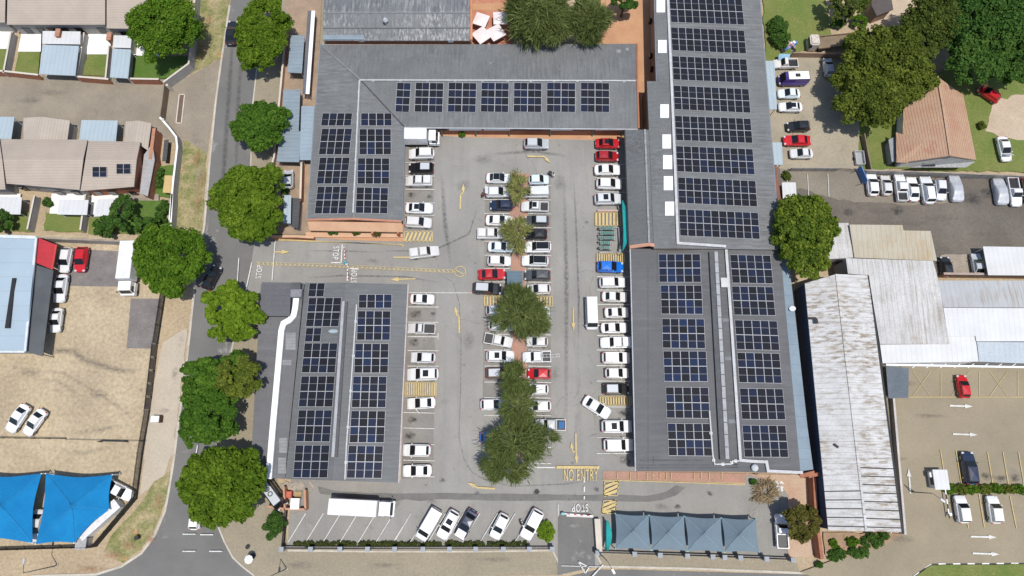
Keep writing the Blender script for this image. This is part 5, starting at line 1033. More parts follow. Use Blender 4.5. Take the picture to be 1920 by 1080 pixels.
# tiled house
ze_, zr_ = 3.0, 5.2
e = empty('tiled_house', P(1760, 240, 0), 'old house with faded red clay tile roof and white gable beside the big trees', 'house')
t0, t1_, t2, t3 = P(1757, 143, zr_), P(1806, 178, ze_), P(1831, 300, ze_), P(1781, 292, zr_)
t4, t5, t6, t7 = P(1725, 178, ze_), P(1700, 195, ze_), P(1690, 305, ze_), P(1694, 205, ze_)
tm = P(1767, 200, zr_)
obj('roof', roofbm([[t0, t1_, t2, t3, tm], [t0, tm, t7, t4], [tm, t3, t6, t7]]), tiles, e)
s0, s1, s2 = P(1682, 262, 2.8), P(1731, 262, 4.3), P(1683, 308, 2.8)
obj('porch_roof', roofbm([[P(1680, 248, 2.9), P(1733, 265, 4.5), P(1681, 304, 2.9)], [P(1733, 265, 4.5), P(1702, 306, 3.05), P(1681, 304, 2.9)]]), tiles, e)
bm = B(); 
for a, b_ in ((t0, tm), (tm, t3)): bar(bm, a+Vector((0, 0, .06)), b_+Vector((0, 0, .06)), .3, .1)
obj('ridge_tiles', bm, M('ridge_tile', (.45, .3, .2), None, s=2), e)
ring = inset([t0, t1_, t2, t3, t6, t7, t4], .35); obj('wall', walls([(p.x, p.y, q) for p, q in zip(ring, (zr_-.3, ze_-.05, ze_-.05, zr_-.3, ze_-.05, ze_-.05, ze_-.05))]), white_wall, e)
g0_, g1_, g2_ = P(1683, 311, 2.7), P(1781, 294, 5.0), P(1829, 303, 2.9)
bm = B(); face(bm, [P(1702, 314, 2.6), P(1811, 314, 2.6), g2_, P(1784, 295, 4.7)]); bmesh.ops.solidify(bm, geom=bm.faces[:], thickness=.1); obj('white_awning_roof', bm, roof_clean, e)
bm = B(); box(bm, P(1741, 309, 3.0), (2.2, .5, .12)); obj('vent_grille', bm, dark_m, e)
mono('lean_to', 'small grey lean-to roof against the left wall of the tiled house', 'lean-to', [(1666, 262), (1678, 256), (1683, 303), (1672, 303)], 2.2, plaster, M('leanto_grey', (.28, .29, .3), None, s=1))
wallrun('precast_wall', 'long grey precast wall between the tiled house and the row of parked cars', 'wall', [(1612, 328), (1740, 332), (1990, 342)], 2.0, .15, M('precast_grey', (.3, .28, .26), (.22, .205, .19), s=.5, seam=('x', 2.2, .5, .06)), None, MATS['stained_concrete'])
wallrun('precast_wall', 'short grey precast wall at the left below the white hatchback in the dirt yard', 'wall', [(1478, 322), (1566, 322)], 1.6, .15, MATS['precast_grey'])
wallrun('precast_wall', 'brown precast wall along the top of the dirt yard by the flatbed', 'wall', [(1480, 108), (1580, 110)], 1.6, .2, brown_wall)
wallrun('garden_fence', 'dark board fence beside the small garden left of the tiled house', 'wall', [(1613, 258), (1626, 326)], 1.6, .2, wood)
e = empty('signboard', P(1613, 338, 0), 'leaning blue board at the corner of the car row', 'board'); bm = B(); bar(bm, P(1606, 318, .4), P(1618, 346, .4), .12, 1.7); obj('panel', bm, bluesheet, e)
for q in ((1607, 320), (1617, 344)): bm = B(); cyl(bm, P(*q), P(*q, 2.1), .05, n=6); obj('post', bm, alu, e)
mono('lean_to', 'pale blue lean-to roof on the right wall of the long building by the white pickup', 'lean-to', [(1434, 114), (1452, 114), (1457, 205), (1441, 205)], [3.2, 2.8, 2.8, 3.2], dark_m, roof_ltblue, posts=dark_m)
mono('lean_to', 'small pale blue lean-to roof lower down the right wall of the long building', 'lean-to', [(1446, 267), (1466, 267), (1468, 309), (1449, 309)], [3.0, 2.7, 2.7, 3.0], dark_m, roof_ltblue, posts=dark_m)
mono('shed', 'small blue shed roof at the top of the dirt yard beside the rubbish heap', 'shed', [(1461, 101), (1482, 101), (1479, 113), (1459, 112)], 1.6, dark_m, M('roof_shed_blue', (.25, .42, .55), None, s=1))
mono('outbuilding', 'dark grey flat roof at the top edge between two trees', 'outbuilding', [(1636, -30), (1667, -30), (1675, 18), (1644, 30), (1634, 10)], 3.0, brown_wall, M('roof_dark_brown', (.1, .085, .08), None, s=1))
mono('outbuilding', 'white low roofed side room behind the dense tree by the long building', 'outbuilding', [(1466, 342), (1492, 342), (1494, 372), (1468, 374)], 2.8, brown_wall, roof_clean)
mono('side_wall', 'brown narrow roof strip down the right edge of the long building', 'lean-to', [(1449, 300), (1455, 300), (1465, 380), (1459, 382)], 2.6, brown_wall, M('rust_sheet', (.22, .1, .07), None, s=1))
# flatbed trailer
e = empty('flatbed_trailer', P(1570, 80, 0), 'long weathered wooden flatbed trailer parked on the top lawn', 'trailer'); a, b_ = P(1532, 82, 1.1), P(1610, 74, 1.1)
bm = B(); bar(bm, a, b_, 2.4, .2); obj('deck', bm, wood, e); bm = B(); bar(bm, a+Vector((0, 1.15, .2)), b_+Vector((0, 1.15, .2)), .1, .4); bar(bm, a+Vector((0, -1.15, .2)), b_+Vector((0, -1.15, .2)), .1, .15); obj('side_board', bm, wood, e)
for u in (.1, .75, .9):
    for s_ in (-1, 1): p = a+(b_-a)*u; bm = B(); cyl(bm, (p.x, p.y+s_*.95, .5), (p.x, p.y+s_*1.2, .5), .48, n=14); obj('wheel', bm, tyre, e)
bm = B(); box(bm, P(1524, 80, 1.3), (1.7, 2.2, 2.2)); bmesh.ops.bevel(bm, geom=bm.edges[:], offset=.2, segments=2, affect='EDGES'); obj('cab', bm, M('old_white', (.6, .55, .48), (.4, .35, .3), s=2), e); bm = B(); box(bm, P(1519, 80, 1.75), (.5, 1.8, .6)); obj('windscreen', bm, glass, e)
# ---------------------------------------------------------------- vehicles
def loft(bm, rings, mi=0):
    vs = [[bm.verts.new(p) for p in r] for r in rings]; n = len(rings[0])
    for a, b_ in zip(vs, vs[1:]):
        for i in range(n): bm.faces.new((a[i], a[(i+1) % n], b_[(i+1) % n], b_[i])).material_index = mi
    bm.faces.new(vs[0]); bm.faces.new(vs[-1])
def ring(x, hw, zb, zs, zt):
    h = [(hw*.8, zb), (hw, zb+.1), (hw, zs), (hw*.93, zt-.015), (hw*.5, zt)]
    return [Vector((x, y, z_)) for y, z_ in h]+[Vector((x, -y, z_)) for y, z_ in reversed(h)]
KIND = dict(   # L, W, belt, roof, fb, fr, rr, rb
    sedan=(4.5, 1.8, .92, 1.43, .95, .08, -.98, -1.68), hatch=(3.95, 1.74, .96, 1.49, .92, .12, -1.4, -1.82), wagon=(4.5, 1.82, 1.0, 1.6, .98, .22, -1.78, -2.07),
    suv=(4.6, 1.9, 1.05, 1.72, 1.0, .28, -1.82, -2.12), van=(4.9, 1.86, 1.15, 1.98, 1.75, 1.05, -2.3, -2.4), minibus=(5.0, 1.88, 1.2, 2.15, 2.2, 1.75, -2.4, -2.46),
    doublecab=(5.2, 1.86, 1.05, 1.76, 1.1, .55, -.7, -.88), singlecab=(5.0, 1.8, 1.0, 1.68, 1.05, .5, -.2, -.36), canopy=(5.2, 1.86, 1.05, 1.76, 1.1, .55, -.7, -.88))
PROTO = {}
def raw(nm, bm, mats, par=None, smooth=False):
    bmesh.ops.recalc_face_normals(bm, faces=bm.faces); me = bpy.data.meshes.new(nm); bm.to_mesh(me); bm.free()
    for m in (mats if isinstance(mats, (list, tuple)) else [mats]): me.materials.append(m)
    if smooth:
        for p in me.polygons: p.use_smooth = True
    return (nm, me, par)
def frustum(bm, L0, crown=.05, bev=.07):
    gw0, gw1, belt, roof, fb, fr, rr, rb = L0
    b_ = [Vector((fb, gw0*.93, belt)), Vector((fb, -gw0*.93, belt)), Vector((rb, -gw0*.95, belt)), Vector((rb, gw0*.95, belt))]
    t_ = [Vector((fr, gw1, roof)), Vector((fr, -gw1, roof)), Vector((rr, -gw1, roof)), Vector((rr, gw1, roof))]
    bv = [bm.verts.new(v) for v in b_]; tv = [bm.verts.new(v) for v in t_]
    ed = []
    for i in range(4): f = bm.faces.new((bv[i], bv[(i+1) % 4], tv[(i+1) % 4], tv[i]))
    c = bm.verts.new(((fr+rr)/2, 0, roof+crown))
    for i in range(4): bm.faces.new((tv[i], tv[(i+1) % 4], c))
    es = [e_ for e_ in bm.edges if e_.verts[0] in tv and e_.verts[1] in tv]
    bmesh.ops.bevel(bm, geom=es, offset=bev, segments=2, affect='EDGES')
    return b_, t_
def pane(bm, a, b_, c, d, m=(.08, .08, .1, .1), off=.014):
    """pane on quad a,b (bottom) c,d (top), margins left, right, bottom, top"""
    f = lambda u, v: (a+(b_-a)*u)*(1-v)+(d+(c-d)*u)*v
    n = (b_-a).cross(d-a).normalized(); q = [f(m[0], m[2]), f(1-m[1], m[2]), f(1-m[1], 1-m[3]), f(m[0], 1-m[3])]
    vo = [bm.verts.new(p+n*off) for p in q]; vi = [bm.verts.new(p-n*.02) for p in q]; bm.faces.new(vo)
    for i in range(4): bm.faces.new((vi[i], vi[(i+1) % 4], vo[(i+1) % 4], vo[i]))
def proto(kind):
    """list of (part name, mesh) built nose towards +X, wheels on z=0"""
    if kind in PROTO: return PROTO[kind]
    L, W_, belt, roof, fb, fr, rr, rb = KIND[kind]; hw = W_/2; h = L/2; parts = []; pick = kind in ('doublecab', 'singlecab', 'canopy'); box_ = kind in ('van', 'minibus')
    nose = .78 if not box_ else .95
    st = [ring(h, hw*.66, .3, .45, .5), ring(h-.06, hw*.82, .22, .52, .6*nose+.1), ring(h-.22, hw*.93, .2, .58, .7*nose+.12), ring(h-.6, hw*.99, .2, .66, belt-.2 if not box_ else belt-.08), ring(max(fb+.12, h-1.15) if not box_ else fb, hw, .2, .72, belt-.07), ring(fb-.15, hw, .2, belt-.12, belt)]
    end = rb-.1 if pick else -h
    if pick: st += [ring(rb-.02, hw, .2, belt-.12, belt-.01), ring(rb-.06, hw*.97, .25, belt-.15, belt-.05)]
    else: st += [ring(0, hw*1.01, .2, belt-.12, belt), ring(rb+.2, hw, .2, belt-.12, belt), ring(-h+.3, hw*.97, .2, belt-.16, belt-(.05 if kind == 'sedan' else .02)), ring(-h+.08, hw*.86, .24, .72, belt-.12), ring(-h, hw*.72, .32, .6, belt-.24)]
    bm = B(); loft(bm, st)
    gw0, gw1 = hw*.93, hw*(.74 if not box_ else .84)
    G = (gw0, gw1, belt-.03, roof, fb, fr, rr, rb); b_, t_ = frustum(bm, G)
    parts.append(raw('body', bm, paint, smooth=False))
    bm = B(); pane(bm, b_[1], b_[0], t_[0], t_[1], (.02, .02, .03, .02)); parts.append(raw('windscreen', bm, glass))
    bm = B(); pane(bm, b_[3], b_[2], t_[2], t_[3], (.07, .07, .2 if kind in ('hatch', 'suv', 'wagon', 'van', 'minibus') else .08, .08)); parts.append(raw('rear_window', bm, glass))
    for s_ in (0, 1):
        a, d = (b_[0], t_[0]) if s_ == 0 else (b_[1], t_[1]); b2, c2 = (b_[3], t_[3]) if s_ == 0 else (b_[2], t_[2]); bm = B()
        mid = .5 if kind != 'singlecab' else .95
        rng = ((.05, .47), (.52, .94)) if kind != 'singlecab' else ((.06, .9),)
        for u0, u1 in rng:
            if kind == 'van' and u0 > .3: continue
            if s_ == 0: pane(bm, b2, a, d, c2, (1-u1, u0, .14, .16))
            else: pane(bm, a, b2, c2, d, (u0, 1-u1, .14, .16))
        parts.append(raw('side_window', bm, glass))
    for x in (h*.62, -h*.6):
        for s_ in (-1, 1): bm = B(); cyl(bm, (x, s_*(hw-.2), .32), (x, s_*(hw+.012), .32), .32, n=14, mi=0); cyl(bm, (x, s_*(hw-.1), .32), (x, s_*(hw+.02), .32), .2, n=10, mi=1); parts.append(raw('wheel', bm, [tyre, rim_m]))
    for s_ in (-1, 1):
        bm = B(); box(bm, (h-.2, s_*hw*.72, .66*nose+.1), (.28, .32, .14), s_*-.25); parts.append(raw('headlight', bm, lamp_clear))
        bm = B(); box(bm, (-h+.1, s_*hw*.75, belt-.2), (.2, .22, .18)); parts.append(raw('tail_light', bm, lamp_red))
        bm = B(); box(bm, (fb-.25, s_*(hw+.09), belt+.05), (.12, .2, .14)); bmesh.ops.bevel(bm, geom=bm.edges[:], offset=.03, segments=1, affect='EDGES'); parts.append(raw('wing_mirror', bm, paint if kind != 'van' else plastic))
    bm = B(); box(bm, (h-.04, 0, .42), (.1, W_*.62, .12)); parts.append(raw('grille', bm, plastic)); bm = B(); box(bm, (-h+.02, 0, .62), (.08, .5, .12)); parts.append(raw('number_plate', bm, plate_m))
    if pick:
        x0, x1 = rb-.08, -h; bm = B(); zb, zt = .35, belt-.04; xm = (x0+x1)/2; lx = x0-x1
        for s_ in (-1, 1): box(bm, (xm, s_*(hw-.06), (zb+zt)/2), (lx, .12, zt-zb))
        box(bm, (x1+.05, 0, (zb+zt)/2), (.1, W_-.24, zt-zb)); box(bm, (x0-.05, 0, (zb+zt)/2), (.1, W_-.24, zt-zb)); parts.append(raw('load_bed', bm, paint))
        bm = B(); box(bm, (xm, 0, .58), (lx-.18, W_-.26, .08)); parts.append(raw('bed_liner', bm, plastic))
        if kind == 'canopy': bm = B(); frustum(bm, (hw*.93, hw*.78, zt-.01, roof-.04, x0+.0, x0-.08, x1+.25, x1+.06), .04, .06); parts.append(raw('canopy', bm, paint))
    PROTO[kind] = parts; return parts
def simplebox(nm, c, s_, mat, bev=0):
    bm = B(); box(bm, c, s_)
    if bev: bmesh.ops.bevel(bm, geom=bm.edges[:], offset=bev, segments=2, affect='EDGES')
    return raw(nm, bm, mat)
def truckproto(key, Lb, cabL=2.0):
    """box lorry: cargo box of length Lb, cab ahead of it"""
    if key in PROTO: return PROTO[key]
    T = Lb+cabL+.25; h = T/2; parts = []; xc = h-cabL/2
    bm = B(); frustum(bm, (1.12, 1.0, .55, 2.5, h-.02, h-.55, h-cabL, h-cabL-.02), .05, .12); 
    box(bm, (xc, 0, .8), (cabL, 2.26, .75)); parts.append(raw('cab', bm, paint))
    b_ = [Vector((h-.02, 1.04, .55)), Vector((h-.02, -1.04, .55))]; t_ = [Vector((h-.55, -1.0, 2.5)), Vector((h-.55, 1.0, 2.5))]
    bm = B(); pane(bm, b_[1], b_[0], t_[1], t_[0], (.06, .06, .4, .1), .03); parts.append(raw('windscreen', bm, glass))
    for s_ in (-1, 1): bm = B(); box(bm, (xc+.1, s_*1.06, 1.75), (.8, .06, .6)); parts.append(raw('side_window', bm, glass))
    bm = B(); box(bm, (-h+Lb/2, 0, 2.05), (Lb, 2.35, 2.3)); bmesh.ops.bevel(bm, geom=bm.edges[:], offset=.05, segments=1, affect='EDGES'); parts.append(raw('cargo_box', bm, M('truck_box_white', (.72, .72, .71), (.62, .61, .59), s=.8, grain=.06, gs=5, seam=('x', .62, .1, .06), streak=('y', (.45, .43, .4), .4, 2))))
    bm = B(); box(bm, (-.2, 0, .7), (T-.6, 1.0, .3)); parts.append(raw('chassis', bm, dark_m))
    bm = B(); box(bm, (h-cabL*.55, 0, 2.62), (cabL*.35, 1.2, .18)); parts.append(raw('roof_deflector', bm, paint))
    for x in (h-.75, -h+Lb*.25, -h+Lb*.25+.95):
        for s_ in (-1, 1): bm = B(); cyl(bm, (x, s_*.85, .45), (x, s_*1.12, .45), .45, n=14); parts.append(raw('wheel', bm, tyre))
    for s_ in (-1, 1):
        bm = B(); box(bm, (h+.01, s_*.8, .75), (.08, .3, .18)); parts.append(raw('headlight', bm, lamp_clear))
        bm = B(); box(bm, (h-.35, s_*1.3, 1.9), (.1, .25, .35)); parts.append(raw('wing_mirror', bm, plastic))
    PROTO[key] = parts; KIND[key] = (T, 2.4); return parts
RGB = dict(white=(.8, .8, .79), silver=(.46, .48, .49), black=(.012, .012, .014), grey=(.06, .065, .07), navy=(.014, .024, .055), red=(.48, .008, .014), dred=(.33, .008, .014), blue=(.0, .13, .56), brown=(.12, .08, .06), purple=(.06, .03, .2), old=(.62, .6, .56), pale=(.6, .68, .72))
EXTRA = {}
def extra(key):
    if key in EXTRA: return EXTRA[key]
    k, kind = key.split(':'); L, W_, belt, roof, fb, fr, rr, rb = KIND[kind]; gw1 = W_/2*.74
    if k == 'sunroof': r = simplebox('sunroof', ((fr*.62+rr*.38), 0, roof+.045), (.8, gw1*1.35, .04), glass, .01)
    elif k == 'pano': r = simplebox('panoramic_roof', ((fr+rr)/2, 0, roof+.045), ((fr-rr)*.97, gw1*1.75, .05), glass, .015)
    elif k == 'rack':
        bm = B()
        for s_ in (-1, 1): bar(bm, (fr-.1, s_*gw1*.9, roof+.04), (rr+.1, s_*gw1*.9, roof+.04), .05, .06)
        r = raw('roof_rails', bm, plastic)
    elif k == 'whitehood': bm = B(); frustum(bm, (W_/2*.86, W_/2*.78, belt-.1, belt-.035, W_, fb+1.25, fb+.12, fb+.06), .02, .02); r = raw('bonnet', bm, white_m)
    elif k == 'sheen_or_grey_roof': r = simplebox('sheen_or_grey_panel', ((fr+rr)/2, 0, roof+.03), ((fr-rr)*.92, gw1*1.75, .05), simple('sky_sheen_or_grey', (.5, .52, .54), .3), .02)  # paints the sky's reflection silver on dark cars; the van's grey is its own
    elif k == 'ladder':
        bm = B()
        for s_ in (-.25, .25): bar(bm, (fr, s_, roof+.18), (rb-3.2, s_, roof+.12), .06, .06)
        for i in range(9): x = fr+(rb-3.2-fr)*i/8; bar(bm, (x, -.25, roof+.18), (x, .25, roof+.18), .04, .04)
        r = raw('roof_ladder', bm, alu)
    elif k == 'bluebed': r = simplebox('blue_tarp', (rb-1.0, 0, .96), (.95, 1.15, .08), simple('blue_tarp', (.02, .12, .3), .7), .03)
    elif k == 'rings':
        bm = B()
        for i in range(3):
            for j in range(14):
                a0, a1 = j*math.tau/14, (j+1)*math.tau/14
                bar(bm, (-.1-i*.82+.3*math.cos(a0), .33*math.sin(a0), roof+.065), (-.1-i*.82+.3*math.cos(a1), .33*math.sin(a1), roof+.065), .14, .02)
        r = raw('roof_lettering', bm, plastic)
    elif k == 'door':
        bm = B(); bar(bm, (fb-.1, -W_/2-.02, .35), (fb-.75, -W_/2-.72, .35), .08, .65); r = raw('open_door', bm, paint)
    elif k == 'doorL':
        bm = B(); bar(bm, (fb-.1, W_/2+.02, .35), (fb-.75, W_/2+.72, .35), .08, .65); r = raw('open_door', bm, paint)
    elif k == 'boot': bm = B(); bar(bm, (rb+.3, 0, roof), (rb-.25, 0, roof+.5), W_*.75, .06); r = raw('open_tailgate', bm, paint)
    elif k == 'hoodup': bm = B(); bar(bm, (fb+.1, 0, belt+.02), (fb+.75, 0, belt+.75), W_*.8, .05); r = raw('open_bonnet', bm, paint)
    elif k == 'whitetop': r = simplebox('white_roof', ((fr+rr)/2-.2, 0, roof+.04), ((fr-rr)*.86, gw1*2.2, .06), white_m, .03)
    elif k == 'hatchvent': r = simplebox('roof_hatch', ((fr+rr)/2, 0, roof+.12), (.8, .6, .08), plastic, .02)
    EXTRA[key] = r; return r
NAMES = dict(sedan='parked_car', hatch='parked_car', wagon='parked_car', suv='parked_car', van='delivery_van', minibus='minibus', doublecab='pickup_truck', singlecab='pickup_truck', canopy='pickup_truck')
CATS = dict(sedan='car', hatch='car', wagon='car', suv='car', van='van', minibus='minibus', doublecab='pickup truck', singlecab='pickup truck', canopy='pickup truck')
def place(parts, name, cat, label, group, c, ang, k, col, ex=(), kind=None, ky=1, kz=1):
    e = empty(name, (c.x, c.y, LZ+.006), label, cat, group, ang); e.scale = (k, ky, kz)
    for nm, me, _ in parts+[extra(x+':'+kind) for x in ex]:
        o = bpy.data.objects.new(nm, me); COL.objects.link(o); o.parent = e; o.color = (col[0], col[1], col[2], 1)
    return e
DIR = dict(R=0, U=90, L=180, D=270)
rc = random.Random(11)
def car(kind, col, x0, x1, y0, y1, d, label, group=None, ex=(), rot=0):
    """bounding box in the photo -> place; d is where the nose points, rot an extra turn in degrees"""
    parts = proto(kind); c = P((x0+x1)/2, (y0+y1)/2, .6); L = (P(x1, (y0+y1)/2, .6)-P(x0, (y0+y1)/2, .6)).length if d in 'LR' else (P((x0+x1)/2, y0, .6)-P((x0+x1)/2, y1, .6)).length
    k = min(1.12, max(.88, L/KIND[kind][0])); rgb_ = RGB[col]; j = rc.uniform(.72, 1.0) if col == 'white' else rc.uniform(.9, 1.1); tw = rc.uniform(-.02, .03)
    return place(parts, NAMES[kind], CATS[kind], label, group, c, R(DIR[d]+rot+rc.uniform(-2, 2)), k, [rgb_[0]*j*(1+tw), rgb_[1]*j, rgb_[2]*j*(1-tw)], ex, kind, min(1.08, max(.95, k)))
def cara(kind, col, x, y, Lpx, deg, label, group=None, ex=()):
    """angled car: centre, length along its own axis in photo pixels, heading in degrees (0 right, 90 up)"""
    c = P(x, y, .6); a = R(deg); q = P(x+math.cos(a)*Lpx/2, y-math.sin(a)*Lpx/2, .6); r = P(x-math.cos(a)*Lpx/2, y+math.sin(a)*Lpx/2, .6); L = (q-r).length; dv = q-r
    k = min(1.12, max(.88, L/KIND[kind][0]))
    return place(proto(kind), NAMES[kind], CATS[kind], label, group, c, math.atan2(dv.y, dv.x), k, RGB[col], ex, kind, min(1.08, max(.95, k)))
def lorry(key, Lb, x, y, Lpx, deg, label, col='white', cabL=2.0):
    parts = truckproto(key, Lb, cabL); c = P(x, y, 1.4); a = R(deg); q = P(x+math.cos(a)*Lpx/2, y-math.sin(a)*Lpx/2, 1.4); r = P(x-math.cos(a)*Lpx/2, y+math.sin(a)*Lpx/2, 1.4); dv = q-r
    k = dv.length/KIND[key][0]
    place(parts, 'box_truck', 'truck', label, None, c, math.atan2(dv.y, dv.x), k, RGB[col])
G1 = 'cars in the left parking row'; G2 = 'cars left of the tree island'; G3 = 'cars right of the tree island'; G4 = 'cars in the right parking row'; G5 = 'cars in the slanted bays'; G6 = 'cars in the sandy lot'; G7 = 'cars in the dirt yard'; G8 = 'cars along the precast wall'; G9 = 'cars in the lower right lot'
lorry('small_lorry', 3.9, 792, 260, 64, 0, 'white box truck at the top of the left parking row by the shop corner', cabL=1.7)
lorry('long_lorry', 8.2, 681, 951, 118, -3, 'long white box lorry parked across the slanted bays at the bottom', cabL=2.4)
lorry('lot_lorry', 6.2, 246, 506, 96, 263, 'white box truck in the sandy lot half under the round street tree', cabL=2.0)
# left row
car('suv', 'white', 767, 815, 281, 301, 'L', 'white car nose in directly below the white box truck in the left row', G1)
car('hatch', 'black', 766, 815, 307, 328, 'L', 'black car with painted roof sheen, third vehicle down the left row', G1, ('sheen_or_grey_roof',))
car('canopy', 'white', 761, 811, 332, 352, 'L', 'white pickup with canopy above the empty stained bay in the left row', G1)
car('sedan', 'white', 761, 812, 382, 403, 'R', 'white sedan with black sunroof below the empty stained bay in the left row', G1, ('sunroof',))
car('wagon', 'white', 760, 810, 408, 430, 'R', 'white estate car just above the yellow hatched bay at the shop corner', G1, (), -4)
car('canopy', 'white', 769, 824, 463, 487, 'R', 'white pickup with canopy driving in beside the yellow entrance arrow', None, (), 6)
car('sedan', 'white', 771, 814, 553, 572, 'R', 'white sedan in the topmost bay beside the low west roof', G1)
car('singlecab', 'white', 765, 817, 607, 628, 'L', 'white single cab pickup with open dark bed in the left row', G1)
car('hatch', 'white', 771, 817, 662, 681, 'L', 'white hatchback with dark windscreen directly above the white SUV with roof hatch', G1)
car('suv', 'white', 764, 823, 691, 714, 'L', 'big white SUV with small sunroof above the yellow striped bay in the left row', G1, ('sunroof',))
car('sedan', 'white', 764, 817, 746, 767, 'L', 'white sedan with an open door just below the yellow striped bay', G1, ('doorL',), 3)
car('hatch', 'white', 756, 808, 834, 855, 'L', 'white hatchback below two empty stained bays near the bottom of the left row', G1)
car('sedan', 'white', 756, 810, 872, 893, 'L', 'white sedan lowest in the left row', G1)
# left of the island
car('sedan', 'white', 912, 960, 326, 347, 'R', 'white sedan with black panoramic roof topmost left of the tree island', G2, ('pano',))
car('hatch', 'white', 911, 956, 353, 372, 'R', 'white hatchback with open tailgate being loaded by a person in red', G2, ('boot',))
car('wagon', 'navy', 919, 962, 377, 397, 'L', 'dark navy car third down left of the tree island', G2)
car('sedan', 'white', 911, 961, 405, 426, 'R', 'white sedan directly below the dark navy car left of the island', G2)
car('canopy', 'white', 895, 948, 429, 452, 'R', 'long white pickup with canopy sticking out left of the feathery small tree', G2)
car('sedan', 'pale', 915, 963, 455, 475, 'R', 'pale silver sedan below the long white pickup left of the island', G2)
car('hatch', 'white', 914, 958, 481, 501, 'R', 'white hatchback directly above the bright red car left of the island', G2)
car('sedan', 'red', 897, 948, 505, 527, 'R', 'bright red car left of the blue grey kiosk roof', G2)
car('suv', 'black', 887, 940, 532, 553, 'R', 'black SUV with painted roof sheen below the bright red car', G2, ('sheen_or_grey_roof',), -2)
car('hatch', 'silver', 911, 957, 575, 592, 'R', 'silver car half under the round feathery tree below the yellow crossing', G2)
car('hatch', 'white', 916, 962, 601, 622, 'R', 'white car half under the left side of the round feathery tree', G2)
car('doublecab', 'white', 908, 961, 628, 651, 'R', 'white double cab pickup parked crooked below the round feathery tree', G2, (), -9)
car('suv', 'white', 912, 964, 658, 680, 'R', 'white SUV with black sunroof between the two feathery trees, left side', G2, ('sunroof',))
car('suv', 'brown', 911, 960, 690, 711, 'R', 'dark brown car with painted roof sheen under the top of the long feathery tree', G2, ('sheen_or_grey_roof',))
car('hatch', 'white', 901, 948, 748, 770, 'R', 'white car alone at the left edge of the long feathery tree', G2)
car('hatch', 'blue', 900, 946, 811, 830, 'R', 'blue car mostly hidden under the long feathery tree', G2)
# right of the island
car('hatch', 'pale', 991, 1029, 329, 350, 'R', 'pale white hatchback topmost right of the tree island beside two people', G3)
car('van', 'white', 980, 1029, 353, 375, 'L', 'white panel van second down right of the tree island', G3)
car('doublecab', 'white', 977, 1028, 379, 401, 'L', 'white double cab pickup with sunroof right of the tree island', G3, ('sunroof',))
car('wagon', 'grey', 984, 1029, 405, 427, 'L', 'dark grey car with painted roof sheen right of the lower small tree', G3, ('sheen_or_grey_roof',))
car('hatch', 'black', 981, 1026, 431, 451, 'L', 'black hatchback half under the lower small feathery tree', G3)
car('suv', 'white', 983, 1033, 455, 476, 'L', 'white SUV with black panoramic roof, upper of the two together', G3, ('pano',))
car('suv', 'white', 978, 1028, 479, 503, 'L', 'white SUV with black panoramic roof, lower of the two together', G3, ('pano',))
car('wagon', 'grey', 983, 1032, 508, 528, 'L', 'dark grey estate car right of the blue grey kiosk roof', G3, ('rack',))
car('hatch', 'white', 988, 1032, 535, 553, 'L', 'white car just above the right half of the yellow crossing', G3)
car('hatch', 'pale', 985, 1031, 576, 597, 'R', 'pale car under the right side of the round feathery tree, nose showing', G3)
car('hatch', 'white', 982, 1025, 604, 622, 'L', 'white car almost hidden below the right side of the round feathery tree', G3)
car('hatch', 'white', 988, 1026, 633, 651, 'L', 'small white car with dark windscreen below the round feathery tree', G3)
car('doublecab', 'white', 982, 1030, 660, 681, 'L', 'white pickup with a ladder jutting out behind', G3, ('ladder',))
car('hatch', 'red', 989, 1032, 692, 711, 'L', 'red hatchback beside the top of the long feathery tree', G3)
car('hatch', 'white', 984, 1028, 720, 741, 'L', 'white car below the red hatchback right of the long feathery tree', G3)
car('hatch', 'white', 986, 1033, 751, 773, 'L', 'white car above the silver pickup with blue load', G3)
car('doublecab', 'silver', 1003, 1060, 786, 808, 'L', 'silver pickup with a blue tarpaulin in its bed', G3, ('bluebed',))
car('hatch', 'silver', 982, 1029, 262, 282, 'R', 'silver car driving along the shop fronts at the top of the car park', None, ('sheen_or_grey_roof',))
# right row
car('sedan', 'red', 1116, 1162, 261, 282, 'R', 'bright red car topmost in the right row', G4, ('sunroof',))
car('hatch', 'dred', 1116, 1159, 286, 305, 'R', 'deep red hatchback second in the right row', G4)
car('sedan', 'white', 1114, 1163, 311, 331, 'R', 'white sedan directly below the two red cars in the right row', G4)
car('hatch', 'white', 1117, 1166, 336, 358, 'R', 'white hatchback between white sedan and white SUV with sunroof in the right row', G4)
car('suv', 'white', 1114, 1165, 364, 387, 'R', 'white SUV with black sunroof just above the yellow crossing and trolley bay', G4, ('sunroof',))
car('hatch', 'blue', 1119, 1168, 492, 512, 'R', 'bright blue hatchback below the trolley bay', G4)
car('wagon', 'white', 1123, 1172, 520, 543, 'R', 'white estate car directly below the bright blue hatchback', G4)
car('sedan', 'white', 1128, 1175, 548, 568, 'R', 'white sedan right of the upper end of the parked minibus', G4)
car('sedan', 'white', 1134, 1177, 578, 597, 'R', 'small white sedan with dark sides beside the middle of the white minibus', G4)
car('sedan', 'white', 1126, 1175, 605, 627, 'R', 'white sedan right of the nose of the white minibus', G4)
car('canopy', 'white', 1125, 1183, 634, 653, 'L', 'white pickup with canopy, nose out, in the right row', G4)
car('suv', 'white', 1128, 1181, 661, 683, 'R', 'white SUV directly below the nose out pickup in the right row', G4)
car('hatch', 'white', 1134, 1178, 690, 711, 'R', 'small white car directly above the black SUV in the right row', G4)
car('suv', 'black', 1130, 1178, 719, 741, 'R', 'black SUV with painted roof sheen above the small yellow crossing in the right row', G4, ('sheen_or_grey_roof',))
